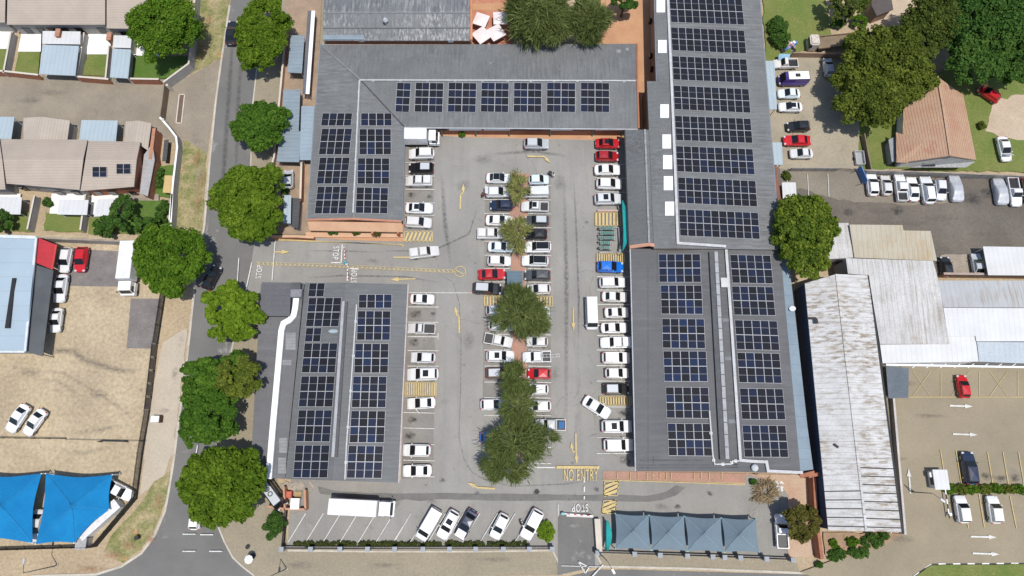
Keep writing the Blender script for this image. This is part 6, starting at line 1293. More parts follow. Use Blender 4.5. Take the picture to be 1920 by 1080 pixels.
cara('sedan', 'white', 1118, 764, 56, -32, 'white sedan turning at an angle into an empty bay', None)
car('suv', 'white', 1127, 1184, 788, 812, 'R', 'white SUV with dark sides and small roof hatch below the angled sedan', G4, ('sunroof',))
car('suv', 'white', 1131, 1187, 823, 846, 'R', 'large white SUV lowest in the right row', G4)
car('minibus', 'white', 1097, 1120, 560, 619, 'D', 'white minibus driving down the lane beside the right row', None)
# slanted bays
cara('van', 'white', 805, 982, 66, 240, 'white panel van leftmost in the slanted bays', G5)
cara('suv', 'white', 841, 983, 58, 241, 'white car with small sunroof between white van and dark roofed car', G5, ('sunroof',))
cara('sedan', 'navy', 874.5, 982, 58, 241, 'dark blue car with a white bonnet in the slanted bays', G5, ('whitehood',))
cara('hatch', 'white', 936.7, 986, 50, 244, 'small white car alone between two empty slanted bays', G5)
cara('suv', 'white', 997, 982.5, 60, 243, 'white SUV with open door beside the yellow green shrub', G5, ('door',))
# sandy lot and street
car('hatch', 'white', 117, 136, 466, 512, 'D', 'white hatchback next to the red hatchback beside the blue workshop', G6)
car('hatch', 'red', 145, 167, 465, 511, 'D', 'red hatchback on the grey brick paving', G6)
car('sedan', 'white', 106, 129, 516, 568, 'D', 'white sedan between hatchback and lower sedan by the dark canopy', G6, (), 0)
car('sedan', 'white', 97, 122, 579, 624, 'D', 'white sedan lowest beside the dark canopy', G6, (), 0)
cara('sedan', 'white', 37.5, 785, 60, 236, 'left one of two white sedans parked at an angle in the sandy lot', G6)
cara('sedan', 'white', 69, 792.5, 57, 234, 'right one of two white sedans parked at an angle in the sandy lot', G6)
cara('doublecab', 'white', 228, 919, 52, -28, 'white pickup nosing out from under the blue tent', G6)
car('sedan', 'old', 66, 80, 955, 1018, 'D', 'pale car in the gap between the two blue tents', G6, (), 0)
car('sedan', 'black', 427, 446, 42, 86, 'U', 'black car on the street beside the upper street tree', None)
cara('sedan', 'black', 399, 522, 50, 62, 'black car on the street in tree shade left of the entrance', None)
car('hatch', 'white', 359, 380, 950, 991, 'U', 'white car emerging below the round tree at the street corner', None)
cara('minibus', 'black', 516, 926, 62, 306, 'black van with three large letter rings on its grey roof', None, ('sheen_or_grey_roof', 'rings'))
cara('hatch', 'silver', 543, 338, 28, 90, 'small grey car in the brick yard under the street tree', None)
# dirt yard
car('singlecab', 'old', 1454, 1487, 112, 133, 'L', 'old white pickup at the top of the dirt yard', G7)
car('minibus', 'purple', 1457, 1511, 140, 166, 'L', 'purple minibus with a white roof in the dirt yard', G7, ('whitetop', 'hatchvent'))
car('sedan', 'pale', 1457, 1497, 168, 189, 'L', 'silver sedan below the purple minibus', G7)
car('sedan', 'white', 1458, 1502, 193, 214, 'L', 'white sedan with sunroof between silver and black cars in the dirt yard', G7, ('sunroof',))
car('hatch', 'black', 1473, 1516, 230, 249, 'L', 'black hatchback above the red sedan in the dirt yard', G7)
car('sedan', 'red', 1467, 1517, 256, 276, 'L', 'red sedan in the dirt yard', G7)
car('sedan', 'white', 1481, 1520, 281, 300, 'L', 'white sedan lowest in the dirt yard below the red sedan', G7)
car('hatch', 'silver', 1541, 1560, 112, 146, 'U', 'silver car peeping out left of the big round tree', G7)
cara('hatch', 'red', 1851, 179, 44, 145, 'red car on the grass under the dark trees', None, ('hoodup',))
car('sedan', 'white', 1867, 1891, 259, 304, 'D', 'white car with open bonnet on the lawn right of the tiled house', None, ('hoodup',), 1)
# along the precast wall
car('hatch', 'white', 1622, 1643, 328, 369, 'U', 'white hatchback leftmost along the precast wall', G8, (), 0)
car('hatch', 'white', 1647, 1669, 331, 368, 'U', 'small white car with black bonnet area second along the precast wall', G8, (), 0)
car('doublecab', 'white', 1671, 1700, 329, 379, 'U', 'white double cab pickup third along the precast wall', G8, (), 0)
car('sedan', 'white', 1697, 1719, 334, 379, 'U', 'white sedan fourth along the precast wall beside the pickup', G8, (), 0)
car('suv', 'white', 1722, 1748, 333, 384, 'U', 'long white estate car fifth along the precast wall', G8, ('rack',), -1)
car('hatch', 'white', 1748, 1772, 338, 377, 'D', 'white hatchback facing down just left of a covered car', G8, (), -1)
def covered(x0, x1, y0, y1, label, rot):
    L, W_, belt, roof, fb, fr, rr, rb = KIND['sedan']; bm = B(); h = L/2; hw = W_/2
    st = [ring(h, hw*.7, .1, .35, .5), ring(h-.2, hw*.98, .05, .5, .72), ring(fb+.1, hw*1.05, .05, .6, .95), ring(fr, hw*1.03, .05, .75, 1.42), ring(rr, hw*1.03, .05, .75, 1.44), ring(rb-.1, hw*1.05, .05, .65, 1.0), ring(-h+.15, hw*.98, .05, .5, .85), ring(-h, hw*.75, .1, .4, .6)]
    for i, r_ in enumerate(st):
        if i in (3, 4): r_[3].y *= .82; r_[6].y *= .82
    loft(bm, st); bmesh.ops.subdivide_edges(bm, edges=bm.edges[:], cuts=2, use_grid_fill=True)
    for v in bm.verts: v.co += Vector((0, noise.noise(v.co*3)*.05, noise.noise(v.co*4+Vector((5, 0, 0)))*.06))
    c = P((x0+x1)/2, (y0+y1)/2, .6); nm, me, _ = raw('covered_car', bm, cover_m, smooth=True)
    o = bpy.data.objects.new('covered_car', me); COL.objects.link(o); o.location = (c.x, c.y, LZ+.006); o.rotation_euler = (0, 0, R(90+rot)); o.scale = (1.1, 1.1, 1); tag(o, label, 'car', G8)
covered(1775, 1802, 330, 380, 'car under a silver cover right of the white hatchback', -1); covered(1857, 1886, 334, 387, 'car under a silver cover right of the empty stained bay', 0)
car('singlecab', 'white', 1884, 1912, 336, 388, 'D', 'white pickup with a black bed near the right edge of the car row', G8, (), -1)
car('hatch', 'brown', 1912, 1936, 336, 382, 'D', 'brown car cut off by the right edge in the car row', G8, (), -1)
car('hatch', 'black', 1759, 1781, 487, 516, 'U', 'black car against the brown boundary wall', None, (), -1)
car('sedan', 'silver', 1817, 1841, 482, 514, 'U', 'silver car beside the big plain white carport', None, (), 0)
# lower right lot
car('hatch', 'red', 1789, 1814, 704, 747, 'U', 'red car in the top bays of the lower right lot', G9, (), 0)
car('wagon', 'navy', 1799, 1828, 847, 908, 'U', 'dark navy car above the clipped hedge', G9, (), -1)
car('suv', 'white', 1784, 1814, 930, 979, 'U', 'white car with dark sides below the hedge, left of its twin', G9, (), 1)
car('suv', 'white', 1845, 1873, 930, 980, 'U', 'white car with dark sides below the hedge, right of its twin', G9, (), 1)
car('singlecab', 'white', 1452, 1474, 963, 1027, 'U', 'white pickup beside the dark round tree near the shade sails', None)
# ---------------------------------------------------------------- trees and shrubs
def crown(name, rx, ry, rz, z0, n, leaf, mat, seed, lobes=26, lr=(.26, .4), feathery=False, parent=None, off=(0, 0), shell=.72):
    """leaf faces spread through lobes that make up an uneven crown; z0 is the crown's centre height"""
    g = np.random.default_rng(seed); rm = (rx+ry)/2
    k = np.arange(lobes)+.5; zf = 1-1.25*k/lobes; th = k*2.39996+g.uniform(0, 6.28); rf = np.sqrt(np.clip(1-zf*zf, 0, 1))
    d = np.stack([rf*np.cos(th), rf*np.sin(th), zf], 1)+g.normal(size=(lobes, 3))*.13
    d /= np.linalg.norm(d, axis=1)[:, None]; lrad = g.uniform(lr[0], lr[1], lobes)*rm
    sc_ = np.array([rx, ry, rz]); lc = d*g.uniform(.62, .84, lobes)[:, None]*sc_
    ang = np.arctan2(lc[:, 1], lc[:, 0]); ph = g.uniform(0, 6.28, 3); w_ = 1+.06*np.sin(2*ang+ph[0])+.06*np.sin(3*ang+ph[1])+.05*np.sin(5*ang+ph[2]); lc[:, :2] *= w_[:, None]
    if lobes > 12: keep = np.ones(lobes, bool); keep[g.choice(lobes, max(1, lobes//10), replace=False)] = False; lc = lc[keep]; lrad = lrad[keep]; lobes = len(lrad)
    # every lobe carries smaller tufts, so the crown reads as clumps of twigs
    ns = 13; sd_ = g.normal(size=(lobes, ns, 3)); sd_ /= np.linalg.norm(sd_, axis=2)[..., None]; sd_[..., 2] = np.where(sd_[..., 2] < -.25, -sd_[..., 2], sd_[..., 2])
    scn = (lc[:, None, :]+sd_*lrad[:, None, None]*np.array([.72, .72, .6])).reshape(-1, 3); srad = (g.uniform(.3, .52, (lobes, ns))*lrad[:, None]).reshape(-1); lof = np.repeat(np.arange(lobes), ns)
    wt = srad**2; wt /= wt.sum(); si = g.choice(len(srad), n, p=wt); li = lof[si]
    v = g.normal(size=(n, 3)); v /= np.linalg.norm(v, axis=1)[:, None]; v[:, 2] = np.where(v[:, 2] < -.2, -v[:, 2], v[:, 2])
    p = scn[si]+v*(g.uniform(shell, 1.05, n) if not feathery else g.uniform(.2, 1.0, n)+np.where(g.random(n) < .12, g.uniform(0, .9, n), 0))[:, None]*srad[si][:, None]
    st_ = g.normal(size=len(srad))*.09
    tint = np.clip(.48+g.uniform(-.07, .07)+g.normal(size=n)*.17+(g.normal(size=lobes)*.08)[li]+st_[si], 0, 1)
    nor = v*1.0+g.normal(size=(n, 3))*.55; nor[:, 2] += .35
    if feathery: nor = g.normal(size=(n, 3)); nor[:, 2] = np.abs(nor[:, 2])+.25
    nor /= np.linalg.norm(nor, axis=1)[:, None]
    a = np.cross(nor, g.normal(size=(n, 3))); a /= np.linalg.norm(a, axis=1)[:, None]; b_ = np.cross(nor, a)
    s_ = leaf*g.uniform(.85, 1.2)*g.uniform(.6, 1.35, n)[:, None]
    if feathery:
        hb = p-lc[li]*.45; hb[:, 2] *= .3; hb /= np.linalg.norm(hb, axis=1)[:, None]+1e-6; far = g.random(n) < .1; p = p+np.where(far, g.uniform(.05, .34, n)*rm, 0)[:, None]*hb*np.array([1, 1, .4]); a = hb+g.normal(size=(n, 3))*.4; a -= nor*(a*nor).sum(1)[:, None]; a /= np.linalg.norm(a, axis=1)[:, None]; b_ = np.cross(nor, a)
        A_ = a*s_*2.3; B_ = b_*s_*.19
        q = np.stack([p-A_*.5, p-B_, p+A_, p+B_], 1)
    else:
        A_ = a*s_*.55; B_ = b_*s_*.42
        q = np.stack([p-A_, p-B_*.9+A_*.1, p+A_, p+B_], 1)
    q[:, :, 2] += z0; q[:, :, 0] += off[0]; q[:, :, 1] += off[1]; q[:, :, 2] = np.maximum(q[:, :, 2], .05)
    me = bpy.data.meshes.new(name); me.vertices.add(n*4); me.vertices.foreach_set('co', q.reshape(-1))
    me.loops.add(n*4); me.loops.foreach_set('vertex_index', np.arange(n*4, dtype=np.int32)); me.polygons.add(n)
    me.polygons.foreach_set('loop_start', np.arange(0, n*4, 4, dtype=np.int32)); me.polygons.foreach_set('loop_total', np.full(n, 4, dtype=np.int32))
    me.update(); at = me.attributes.new('tint', 'FLOAT', 'FACE'); at.data.foreach_set('value', tint.astype(np.float32))
    me.materials.append(mat); o = bpy.data.objects.new(name, me); COL.objects.link(o)
    if parent: o.parent = parent
    return o, lc, lrad
def tree(label, blobs, hc, mat, seed, kind='tree', group=None, dens=1.0, leaf=.38, feathery=False, rzf=.62, bare=.55):
    """blobs: photo ellipses (x, y, rx, ry) of the crown; hc: height of the crown's middle"""
    big = max(blobs, key=lambda q: q[2]*q[3]); c = P(big[0], big[1], hc); e = empty('tree', (c.x, c.y, 0), label, kind, group)
    bm = B(); first = True; zt = hc*.75; tr = .16+.03*hc
    cyl(bm, (c.x, c.y, 0), (c.x, c.y, zt), tr, tr*.6, 10)
    rg = random.Random(seed)
    for i, (x, y, rx, ry) in enumerate(blobs):
        q = P(x, y, hc); wx = (P(x+rx, y, hc)-q).length; wy = (P(x, y+ry, hc)-q).length; rm = (wx+wy)/2; rz = rm*rzf
        n = int(620*wx*wy*dens*(1 if not feathery else 1.25)); lob = max(9, min(40, int(7+wx*wy*1.1)))
        crown('crown', wx, wy, rz, hc, n, leaf, mat, seed*31+i, lob, (.25, .36) if not feathery else (.2, .42), feathery, e, (q.x-c.x, q.y-c.y), bare)
        for k in range(5):
            a = rg.uniform(0, 6.28); l = rm*rg.uniform(.45, .75); st = Vector((c.x, c.y, zt*rg.uniform(.6, .95)))
            cyl(bm, st, Vector((q.x+math.cos(a)*l, q.y+math.sin(a)*l, hc+rz*rg.uniform(0, .45))), tr*.45, tr*.12, 7)
    obj('trunk', bm, bark, e)
    return e
ST = 'trees along the street'
tree('big round green tree beside the houses in the top left', [(312, 52, 64, 60)], 5.5, leaf_green, 1, dens=1.25)
tree('broad green street tree topmost on the right side of the street', [(497, 52, 52, 48), (490, 92, 46, 40)], 5.0, leaf_green_warm, 2, group=ST, dens=1.2)
tree('compact round green street tree second down beside the carports', [(492, 240, 49, 47)], 4.5, leaf_green_deep, 3, group=ST, dens=1.2)
tree('large green street tree beside the entrance drive corner', [(470, 375, 66, 64), (480, 415, 50, 40)], 5.5, leaf_green_warm, 4, group=ST, dens=1.3)
tree('large round bright green tree left of the street by the sandy lot', [(322, 482, 68, 60), (330, 520, 45, 34)], 5.5, leaf_green, 5, group=ST, dens=1.3)
tree('lime green street tree below the entrance drive', [(428, 570, 42, 42), (455, 598, 42, 42), (418, 612, 30, 30)], 4.6, leaf_lime, 6, group=ST)
tree('dark green spreading tree over the street left of the low west roof', [(385, 712, 44, 48), (395, 775, 56, 58), (372, 800, 36, 36), (440, 690, 36, 34)], 5.2, leaf_green_deep, 7, group=ST)
tree('yellowish olive tree crown rising out of the dark green street tree', [(450, 706, 45, 42)], 6.4, leaf_gold, 8, group=ST, dens=1.15)
tree('huge round green tree at the lower street corner', [(424, 905, 80, 68), (410, 945, 56, 46), (392, 880, 46, 44)], 6.0, leaf_green_warm, 9, group=ST, dens=1.3)
IS = 'feathery trees on the parking island'
tree('small pale feathery tree topmost on the parking island', [(972, 352, 18, 30)], 3.0, leaf_pale, 10, group=IS, dens=.26, leaf=.28, feathery=True, bare=.3)
tree('small pale feathery tree second down on the parking island', [(970, 438, 24, 36)], 3.2, leaf_pale, 11, group=IS, dens=.32, leaf=.28, feathery=True, bare=.3)
tree('round feathery dark green tree over the yellow crossing', [(978, 594, 45, 44), (1003, 610, 28, 20), (975, 560, 26, 24)], 4.5, leaf_fine, 12, group=IS, dens=.42, leaf=.34, feathery=True, bare=.35)
tree('long ragged feathery tree at the lower end of the parking island', [(966, 712, 26, 34), (975, 758, 33, 38), (966, 828, 54, 46), (943, 876, 40, 30), (1022, 820, 28, 14)], 4.8, leaf_fine, 13, group=IS, dens=.42, leaf=.34, feathery=True, bare=.35)
tree('big feathery olive tree above the shop roof near the umbrellas', [(1008, 32, 50, 48), (1040, 45, 34, 38)], 5.5, leaf_fine, 14, dens=1.2, leaf=.42, feathery=True, bare=.4)
tree('darker feathery tree right of the big olive tree above the shop roof', [(1102, 42, 34, 36)], 5.2, leaf_fine, 15, dens=.9, leaf=.42, feathery=True, bare=.4)
tree('small dark tree cut by the top edge beside the terracotta alley', [(1172, 2, 26, 18)], 4.5, leaf_dark, 16)
tree('dense two toned tree between the long roof and the warehouses', [(1506, 432, 62, 62), (1508, 482, 44, 38), (1520, 400, 36, 30)], 6.0, leafmat('leaves_mixed_green', (.025, .05, .006), (.08, .125, .012), (.2, .25, .03), .2), 17, dens=1.4, leaf=.36, bare=.55)
RT = 'big trees in the top right'
tree('huge round dark olive tree over the dirt yard', [(1645, 128, 90, 64), (1632, 188, 70, 52), (1700, 140, 50, 48)], 5.2, leaf_gold, 18, group=RT, dens=1.25)
tree('dark olive tree left of the largest crown in the top right', [(1750, 45, 54, 50), (1725, 75, 36, 36)], 6.5, leaf_olive, 19, group=RT, dens=1.2)
tree('largest deep green tree filling the top right corner', [(1850, 58, 88, 70), (1832, 116, 62, 38), (1908, 70, 44, 74), (1800, 50, 50, 50), (1895, 130, 42, 28)], 6.5, leaf_dark, 20, group=RT, dens=1.3)
tree('dark bushy tree at the top edge above the flatbed trailer', [(1588, 8, 44, 26)], 4.5, leaf_olive, 21, group=RT)
tree('small brownish round tree at the lower end of the low right building', [(1504, 982, 33, 40)], 4.0, leaf_brown, 22, dens=1.2, leaf=.36)
HB = 'bushy trees in the house gardens'
tree('tallest bushy dark tree in the garden below the end house', [(233, 402, 24, 34)], 3.2, leaf_dark, 23, group=HB, leaf=.36)
tree('left bushy dark tree in the garden below the end house', [(200, 424, 22, 22)], 2.4, leaf_dark, 24, group=HB, leaf=.36)
tree('right bushy dark tree in the garden below the end house', [(276, 426, 26, 18)], 2.4, leaf_dark, 25, group=HB, leaf=.36)
tree('dark bush at the left edge below the second row of houses', [(6, 416, 20, 22)], 2.2, leaf_dark, 26, group=HB, leaf=.36)
def shrub(label, x, y, rx, ry, h, mat, seed, group=None, dens=1.0, name='shrub', flower=None):
    c = P(x, y, h*.5); q = P(x+rx, y, h*.5); wx = (q-c).length*.9; wy = (P(x, y+ry, h*.5)-c).length*.9
    n = int(500+1200*dens*max(.5, wx*wy)); o, _, _ = crown(name, wx, wy, h*.5, h*.42, n, .24, mat, seed, 12, (.3, .45)); o.location = (c.x, c.y, 0); tag(o, label, 'shrub', group); return o
for i, (x, l) in enumerate(((1780, 'leftmost, beside the white kiosk'), (1800, 'second from the left'), (1823, 'third from the left'), (1846, 'fourth from the left'), (1867, 'fifth from the left'), (1889, 'sixth from the left'), (1911, 'at the right edge'))):
    shrub('clipped bush in the lower right hedge row, '+l, x, 917, 15 if i != 4 else 12, 10, 1.1, leaf_gold if i % 2 else leaf_green, 60+i, 'clipped hedge bushes', name='hedge_bush')
shrub('yellow green shrub beside the exit lane and the white SUV with open door', 1023, 995, 17, 24, 1.6, leaf_lime, 70)
for i, (x, y, l) in enumerate(((625, 432, 'dark green planter bush leftmost at the brick gable'), (667, 433, 'small green planter bush in the middle at the brick gable'), (707, 435, 'reddish planter bush rightmost at the brick gable'))):
    shrub(l, x, y, 11 if i == 0 else 9, 9, 2.4, (leaf_dark, leaf_olive, leaf_brown)[i], 71+i, 'planter bushes at the brick gable')
for i, (x, y, rx, ry, m_, l) in enumerate(((1598, 1016, 15, 9, leaf_green, 'low green bed inside the tan frame by the warehouse end'), (1636, 1014, 24, 14, leaf_dark, 'dark green bush right of the tan framed bed'), (1570, 1040, 20, 14, leaf_dark, 'dark green bush below the tan framed bed'), (1608, 1036, 26, 10, leaf_dark, 'green bush along the slanted kerb of the small garden'), (1562, 1018, 8, 9, leaf_green, 'small green bush left of the tan framed bed'), (1657, 1004, 12, 7, leaf_dark, 'dark bush under the right corner of the warehouse'), (1536, 1058, 9, 6, leaf_dark, 'small bush at the street corner by the brick pier wall'))):
    shrub(l, x, y, rx, ry, 1.0, m_, 80+i, 'garden bushes by the warehouse end')
for i, (x, y, rx, ry, h_, m_, l) in enumerate(((1460, 62, 20, 34, 2.0, leaf_dark, 'dark green creeping bush on the top lawn beside the long roof'), (1612, 40, 18, 13, 2.0, leaf_green, 'bright green bush above the flatbed trailer'), (1572, 44, 16, 9, 1.6, leaf_dark, 'dark bush left of the bright green bush on the top lawn'), (1840, 236, 8, 8, 1.3, leaf_gold, 'yellow flowering bush right of the tiled house'), (1475, 330, 9, 9, 1.2, leaf_olive, 'grey green weeds at the wall corner by the long roof'), (515, 985, 20, 30, 1.6, leaf_dark, 'dark green planting on the corner lawn below the black van'), (535, 358, 8, 8, 1.2, leaf_dark, 'small bush in the brick yard'), (305, 400, 10, 28, 1.6, leaf_dark, 'narrow dark hedge along the white topped garden wall'), (300, 335, 7, 24, 1.4, leaf_dark, 'dark bushes beside the tan shed roof'), (866, 252, 6, 5, 1.4, leaf_green, 'small potted palm at the shop fronts'), (90, 380, 9, 10, 1.4, leaf_dark, 'dark small bush beside the middle house wall'), (1412, 903, 7, 6, 1.0, leaf_dark, 'round dark bush at the end of the red brick walkway'))):
    shrub(l, x, y, rx, ry, h_, m_, 100+i)
leaf_hedge = leafmat('leaves_dull_hedge', (.025, .035, .008), (.05, .065, .016), (.1, .105, .03), .1)
HG = 'low hedge along the bottom wall'
for x in range(560, 1000, 40):
    shrub('low dark hedge clump behind the pier fence below the slanted bays', x+10, 1020, 25, 3, .55, leaf_hedge, 130+x, HG)
# dry shrub and white stones
e = empty('dry_plant', P(1432, 922, 0), 'dry straw coloured plant bed with white stones beside the walkway end', 'plant'); o, _, _ = crown('dry_leaves', 1.9, 1.6, .25, .25, 700, .3, leafmat('leaves_straw', (.26, .19, .11), (.36, .28, .17), (.44, .36, .24), .1), 140, 14, (.3, .45), True, e)
bm = B(); rg = random.Random(4)
for i in range(24): p = P(1455+rg.uniform(-12, 12), 912+rg.uniform(-10, 10), 0); bmesh.ops.create_icosphere(bm, subdivisions=1, radius=rg.uniform(.12, .3), matrix=Matrix.Translation(p+Vector((0, 0, .1))))
obj('stones', bm, white_wall, e)
# ---------------------------------------------------------------- trolley bay, kiosk, lamps, people and small things
e = empty('trolley_shelter', P(1141, 450, 0), 'trolley bay rails beside the teal awning', 'trolley bay'); bm = B()
for a, b_ in (((1122, 427), (1160, 427)), ((1123, 474), (1162, 473)), ((1160, 427), (1162, 473))): bar(bm, P(*a, .9), P(*b_, .9), .08, .08); bar(bm, P(*a, .5), P(*b_, .5), .08, .08)
for q in ((1122, 427), (1141, 427), (1160, 427), (1123, 474), (1142, 474), (1162, 473)): p = P(*q); cyl(bm, p, p+Vector((0, 0, .98)), .05, n=8)
obj('rail', bm, alu, e); bm = B()
for i in range(4): p = P(1120, 432+i*12); cyl(bm, p, p+Vector((0, 0, .8)), .1, n=8)
obj('bollard', bm, dark_m, e)
trolley_green = simple('trolley_green', (.03, .24, .17), .5)
def trolley_meshes():
    bm = B(); L_, W_ = .9, .55
    for z_, k in ((.5, .8), (.75, .9), (1.0, 1.0)):
        for s_ in (-1, 1): bar(bm, (-L_/2*k, s_*W_/2*k, z_), (L_/2*k, s_*W_/2*k, z_), .03, .03); bar(bm, (s_*L_/2*k, -W_/2*k, z_), (s_*L_/2*k, W_/2*k, z_), .03, .03)
    for i in range(7): y = -W_*.4+i*W_*.8/6; bar(bm, (-L_*.4, y, .48), (L_*.4, y, .48), .02, .02)
    for i in range(6): x = -L_*.42+i*L_*.84/5; bar(bm, (x, W_*.42, .5), (x, W_*.5, 1.0), .02, .02); bar(bm, (x, -W_*.42, .5), (x, -W_*.5, 1.0), .02, .02)
    basket = raw('basket', bm, alu); bm = B(); bar(bm, (-.52, -.28, 1.05), (-.52, .28, 1.05), .06, .06); bar(bm, (-.2, -.26, .9), (-.2, .26, .9), .25, .05); handle = raw('handle', bm, trolley_green)
    bm = B()
    for sx in (-1, 1):
        for sy in (-1, 1): cyl(bm, (sx*.38, sy*.22-.02, .08), (sx*.38, sy*.22+.02, .08), .08, n=8)
        bar(bm, (-.4, sx*.24, .16), (.4, sx*.24, .16), .03, .03)
    return [basket, handle, raw('wheels', bm, dark_m)]
TM = trolley_meshes()
for j in range(5):
    for i in range(6 if j < 3 else 4):
        p = P(1128+i*4.0+(j % 2), 433+j*9.0, 0); t_ = empty('shopping_trolley', (p.x, p.y, LZ), 'green handled shopping trolley nested in a row in the trolley bay', 'shopping trolley', 'trolleys nested in the trolley bay', R(0))
        for nm, me, _ in TM: o = bpy.data.objects.new(nm, me); COL.objects.link(o); o.parent = t_
e = empty('barrier', P(1140, 396, 0), 'low pinkish barrier above the yellow crossing beside the trolley bay', 'barrier'); bm = B(); bar(bm, P(1120, 396, .5), P(1160, 396, .5), .3, .35); obj('plank', bm, M('pink_plank', (.5, .36, .32), None, s=2), e)
for x in (1122, 1158): bm = B(); box(bm, P(x, 396, .3), (.12, .25, .6)); obj('leg', bm, dark_m, e)
mono('kiosk', 'small blue grey square kiosk roof on the parking island', 'kiosk', [(950, 508), (980, 508), (980, 540), (951, 540)], 2.5, plaster, M('kiosk_roof', (.115, .165, .2), (.095, .14, .17), s=.6, seam=('y', .6, .2)), .12)
# boom gates of the entrance and exit
def boom(label, x, y, x2, y2, mat_head):
    e = empty('boom_gate', P(x, y, 0), label, 'gate', 'boom gates of the car park'); bm = B(); box(bm, P(x, y, .55), (.5, .4, 1.1)); bmesh.ops.bevel(bm, geom=bm.edges[:], offset=.04, segments=1, affect='EDGES'); obj('cabinet', bm, mat_head, e)
    bm = B(); bar(bm, P(x, y, .95), P(x2, y2, .95), .1, .09); obj('boom', bm, white_m, e); bm = B(); a, b_ = P(x, y, .95), P(x2, y2, .95)
    for i in range(4): bar(bm, a+(b_-a)*(.15+i*.22)+Vector((0, 0, -.005)), a+(b_-a)*(.24+i*.22)+Vector((0, 0, -.005)), .11, .1); 
    obj('stripe', bm, cloth_red, e)
teal_box = simple('teal_cabinet', (.03, .3, .33), .4)
boom('boom gate with teal cabinet on the entrance drive, arm across the upper lane', 648, 494, 645, 463, teal_box); boom('boom gate on the entrance drive reaching over the outbound lane', 651, 497, 653, 527, alu)
boom('boom gate with teal cabinet at the exit lane by the yellow green shrub', 1055, 963, 1111, 967, teal_box)
e = empty('boom_gate', P(1771, 918, 0), 'black and white boom arm hanging beside the white kiosk of the lower right lot', 'gate'); bm = B(); b2 = B(); a, b_ = P(1772, 918, 1), P(1780, 972, 1)
for i in range(6): bar(bm if i % 2 else b2, a+(b_-a)*(i/6), a+(b_-a)*((i+1)/6), .14, .1)
obj('boom', b2, white_m, e); obj('stripe', bm, dark_m, e); bm = B(); box(bm, P(1779, 964, .5), (.4, .4, 1.0)); obj('cabinet', bm, white_m, e)
e = empty('guard_kiosk', P(1758, 898, 0), 'small white guard kiosk with dark windows beside the clipped hedge', 'kiosk'); bm = B(); box(bm, P(1757, 899, .95), (2.0, 2.6, 1.9)); obj('wall', bm, white_wall, e)
bm = B(); q = Q(1757, 899, 1.98, .95); box(bm, q, (2.3, 3.0, .14)); bmesh.ops.bevel(bm, geom=bm.edges[:], offset=.05, segments=1, affect='EDGES'); obj('roof', bm, roof_clean, e); bm = B(); box(bm, Q(1757, 899, 1.25, .95)+Vector((-1.02, 0, 0)), (.06, 1.6, .8)); obj('window', bm, glass, e); bm = B(); box(bm, Q(1757, 899, 1.4, .95)+Vector((-1.25, .7, 0)), (.4, .7, .5)); obj('air_conditioner', bm, white_m, e)
e = empty('utility_box', P(297, 786, 0), 'white utility box with brown door on the street pavement', 'utility box'); bm = B(); box(bm, P(294, 786, .7), (1.3, 1.0, 1.4)); bmesh.ops.bevel(bm, geom=bm.edges[:], offset=.05, segments=1, affect='EDGES'); obj('cabinet', bm, white_m, e); bm = B(); box(bm, Q(294, 786, .62, .7)+Vector((.42, 0, 0)), (.6, 1.04, 1.24)); obj('door', bm, M('brown_door', (.12, .07, .05), None, s=2), e)
# street lamps
def lamp(label, x, y, h, az, arm=1.2):
    p = P(x, y); e = empty('street_lamp', (p.x, p.y, 0), label, 'street lamp', 'street lamps'); bm = B(); cyl(bm, p, p+Vector((0, 0, h)), .09, .05, 8); d = Vector((math.cos(az), math.sin(az), 0)); cyl(bm, p+Vector((0, 0, h)), p+d*arm+Vector((0, 0, h+.25)), .045, n=8); obj('pole', bm, M('lamp_grey', (.13, .13, .13), None, s=2), e)
    bm = B(); bar(bm, p+d*arm+Vector((0, 0, h+.2)), p+d*(arm+.7)+Vector((0, 0, h+.25)), .3, .14); obj('lamp_head', bm, alu, e); bm = B(); box(bm, p+Vector((0, 0, .12)), (.35, .35, .24)); obj('base', bm, kerbm, e)
lamp('street lamp at the left end of the bottom pavement', 108, 1060, 7.5, R(90)); lamp('street lamp on the bottom pavement below the corner planting', 538, 1066, 7, R(-90)); lamp('street lamp at the exit lane kerb below the shade sails', 1127, 1040, 7, R(-60)); lamp('street lamp in the lower right lot beside the long warehouse', 1705, 922, 6, R(-40))
# manholes and bins
for x, y, r in ((466, 1025, .32), (476, 1042, .42), (1007, 922, .33)):
    bm = B(); p = P(x, y); cyl(bm, p+Vector((0, 0, LZ)), p+Vector((0, 0, LZ+.03)), r, n=18); o = obj('manhole_cover', bm, dark_m, origin=p); tag(o, {466: 'small dark manhole cover on the corner pavement', 476: 'larger dark manhole cover on the corner pavement', 1007: 'black manhole cover on the dark asphalt strip below the long tree'}[x], 'manhole cover')
e = empty('garden_umbrella', P(466, 1049, 0), 'white street vendor umbrella on the corner pavement', 'umbrella'); bm = B(); p = P(466, 1049, 2.1)
ap = bm.verts.new(p+Vector((0, 0, .35))); rim = [bm.verts.new(p+Vector((math.cos(i*math.tau/8)*.65, math.sin(i*math.tau/8)*.65, 0))) for i in range(8)]
for i in range(8): bm.faces.new((ap, rim[i], rim[(i+1) % 8]))
obj('canopy', bm, white_m, e); bm = B(); cyl(bm, (p.x, p.y, 0), (p.x, p.y, 2.4), .03, n=6); obj('pole', bm, alu, e)
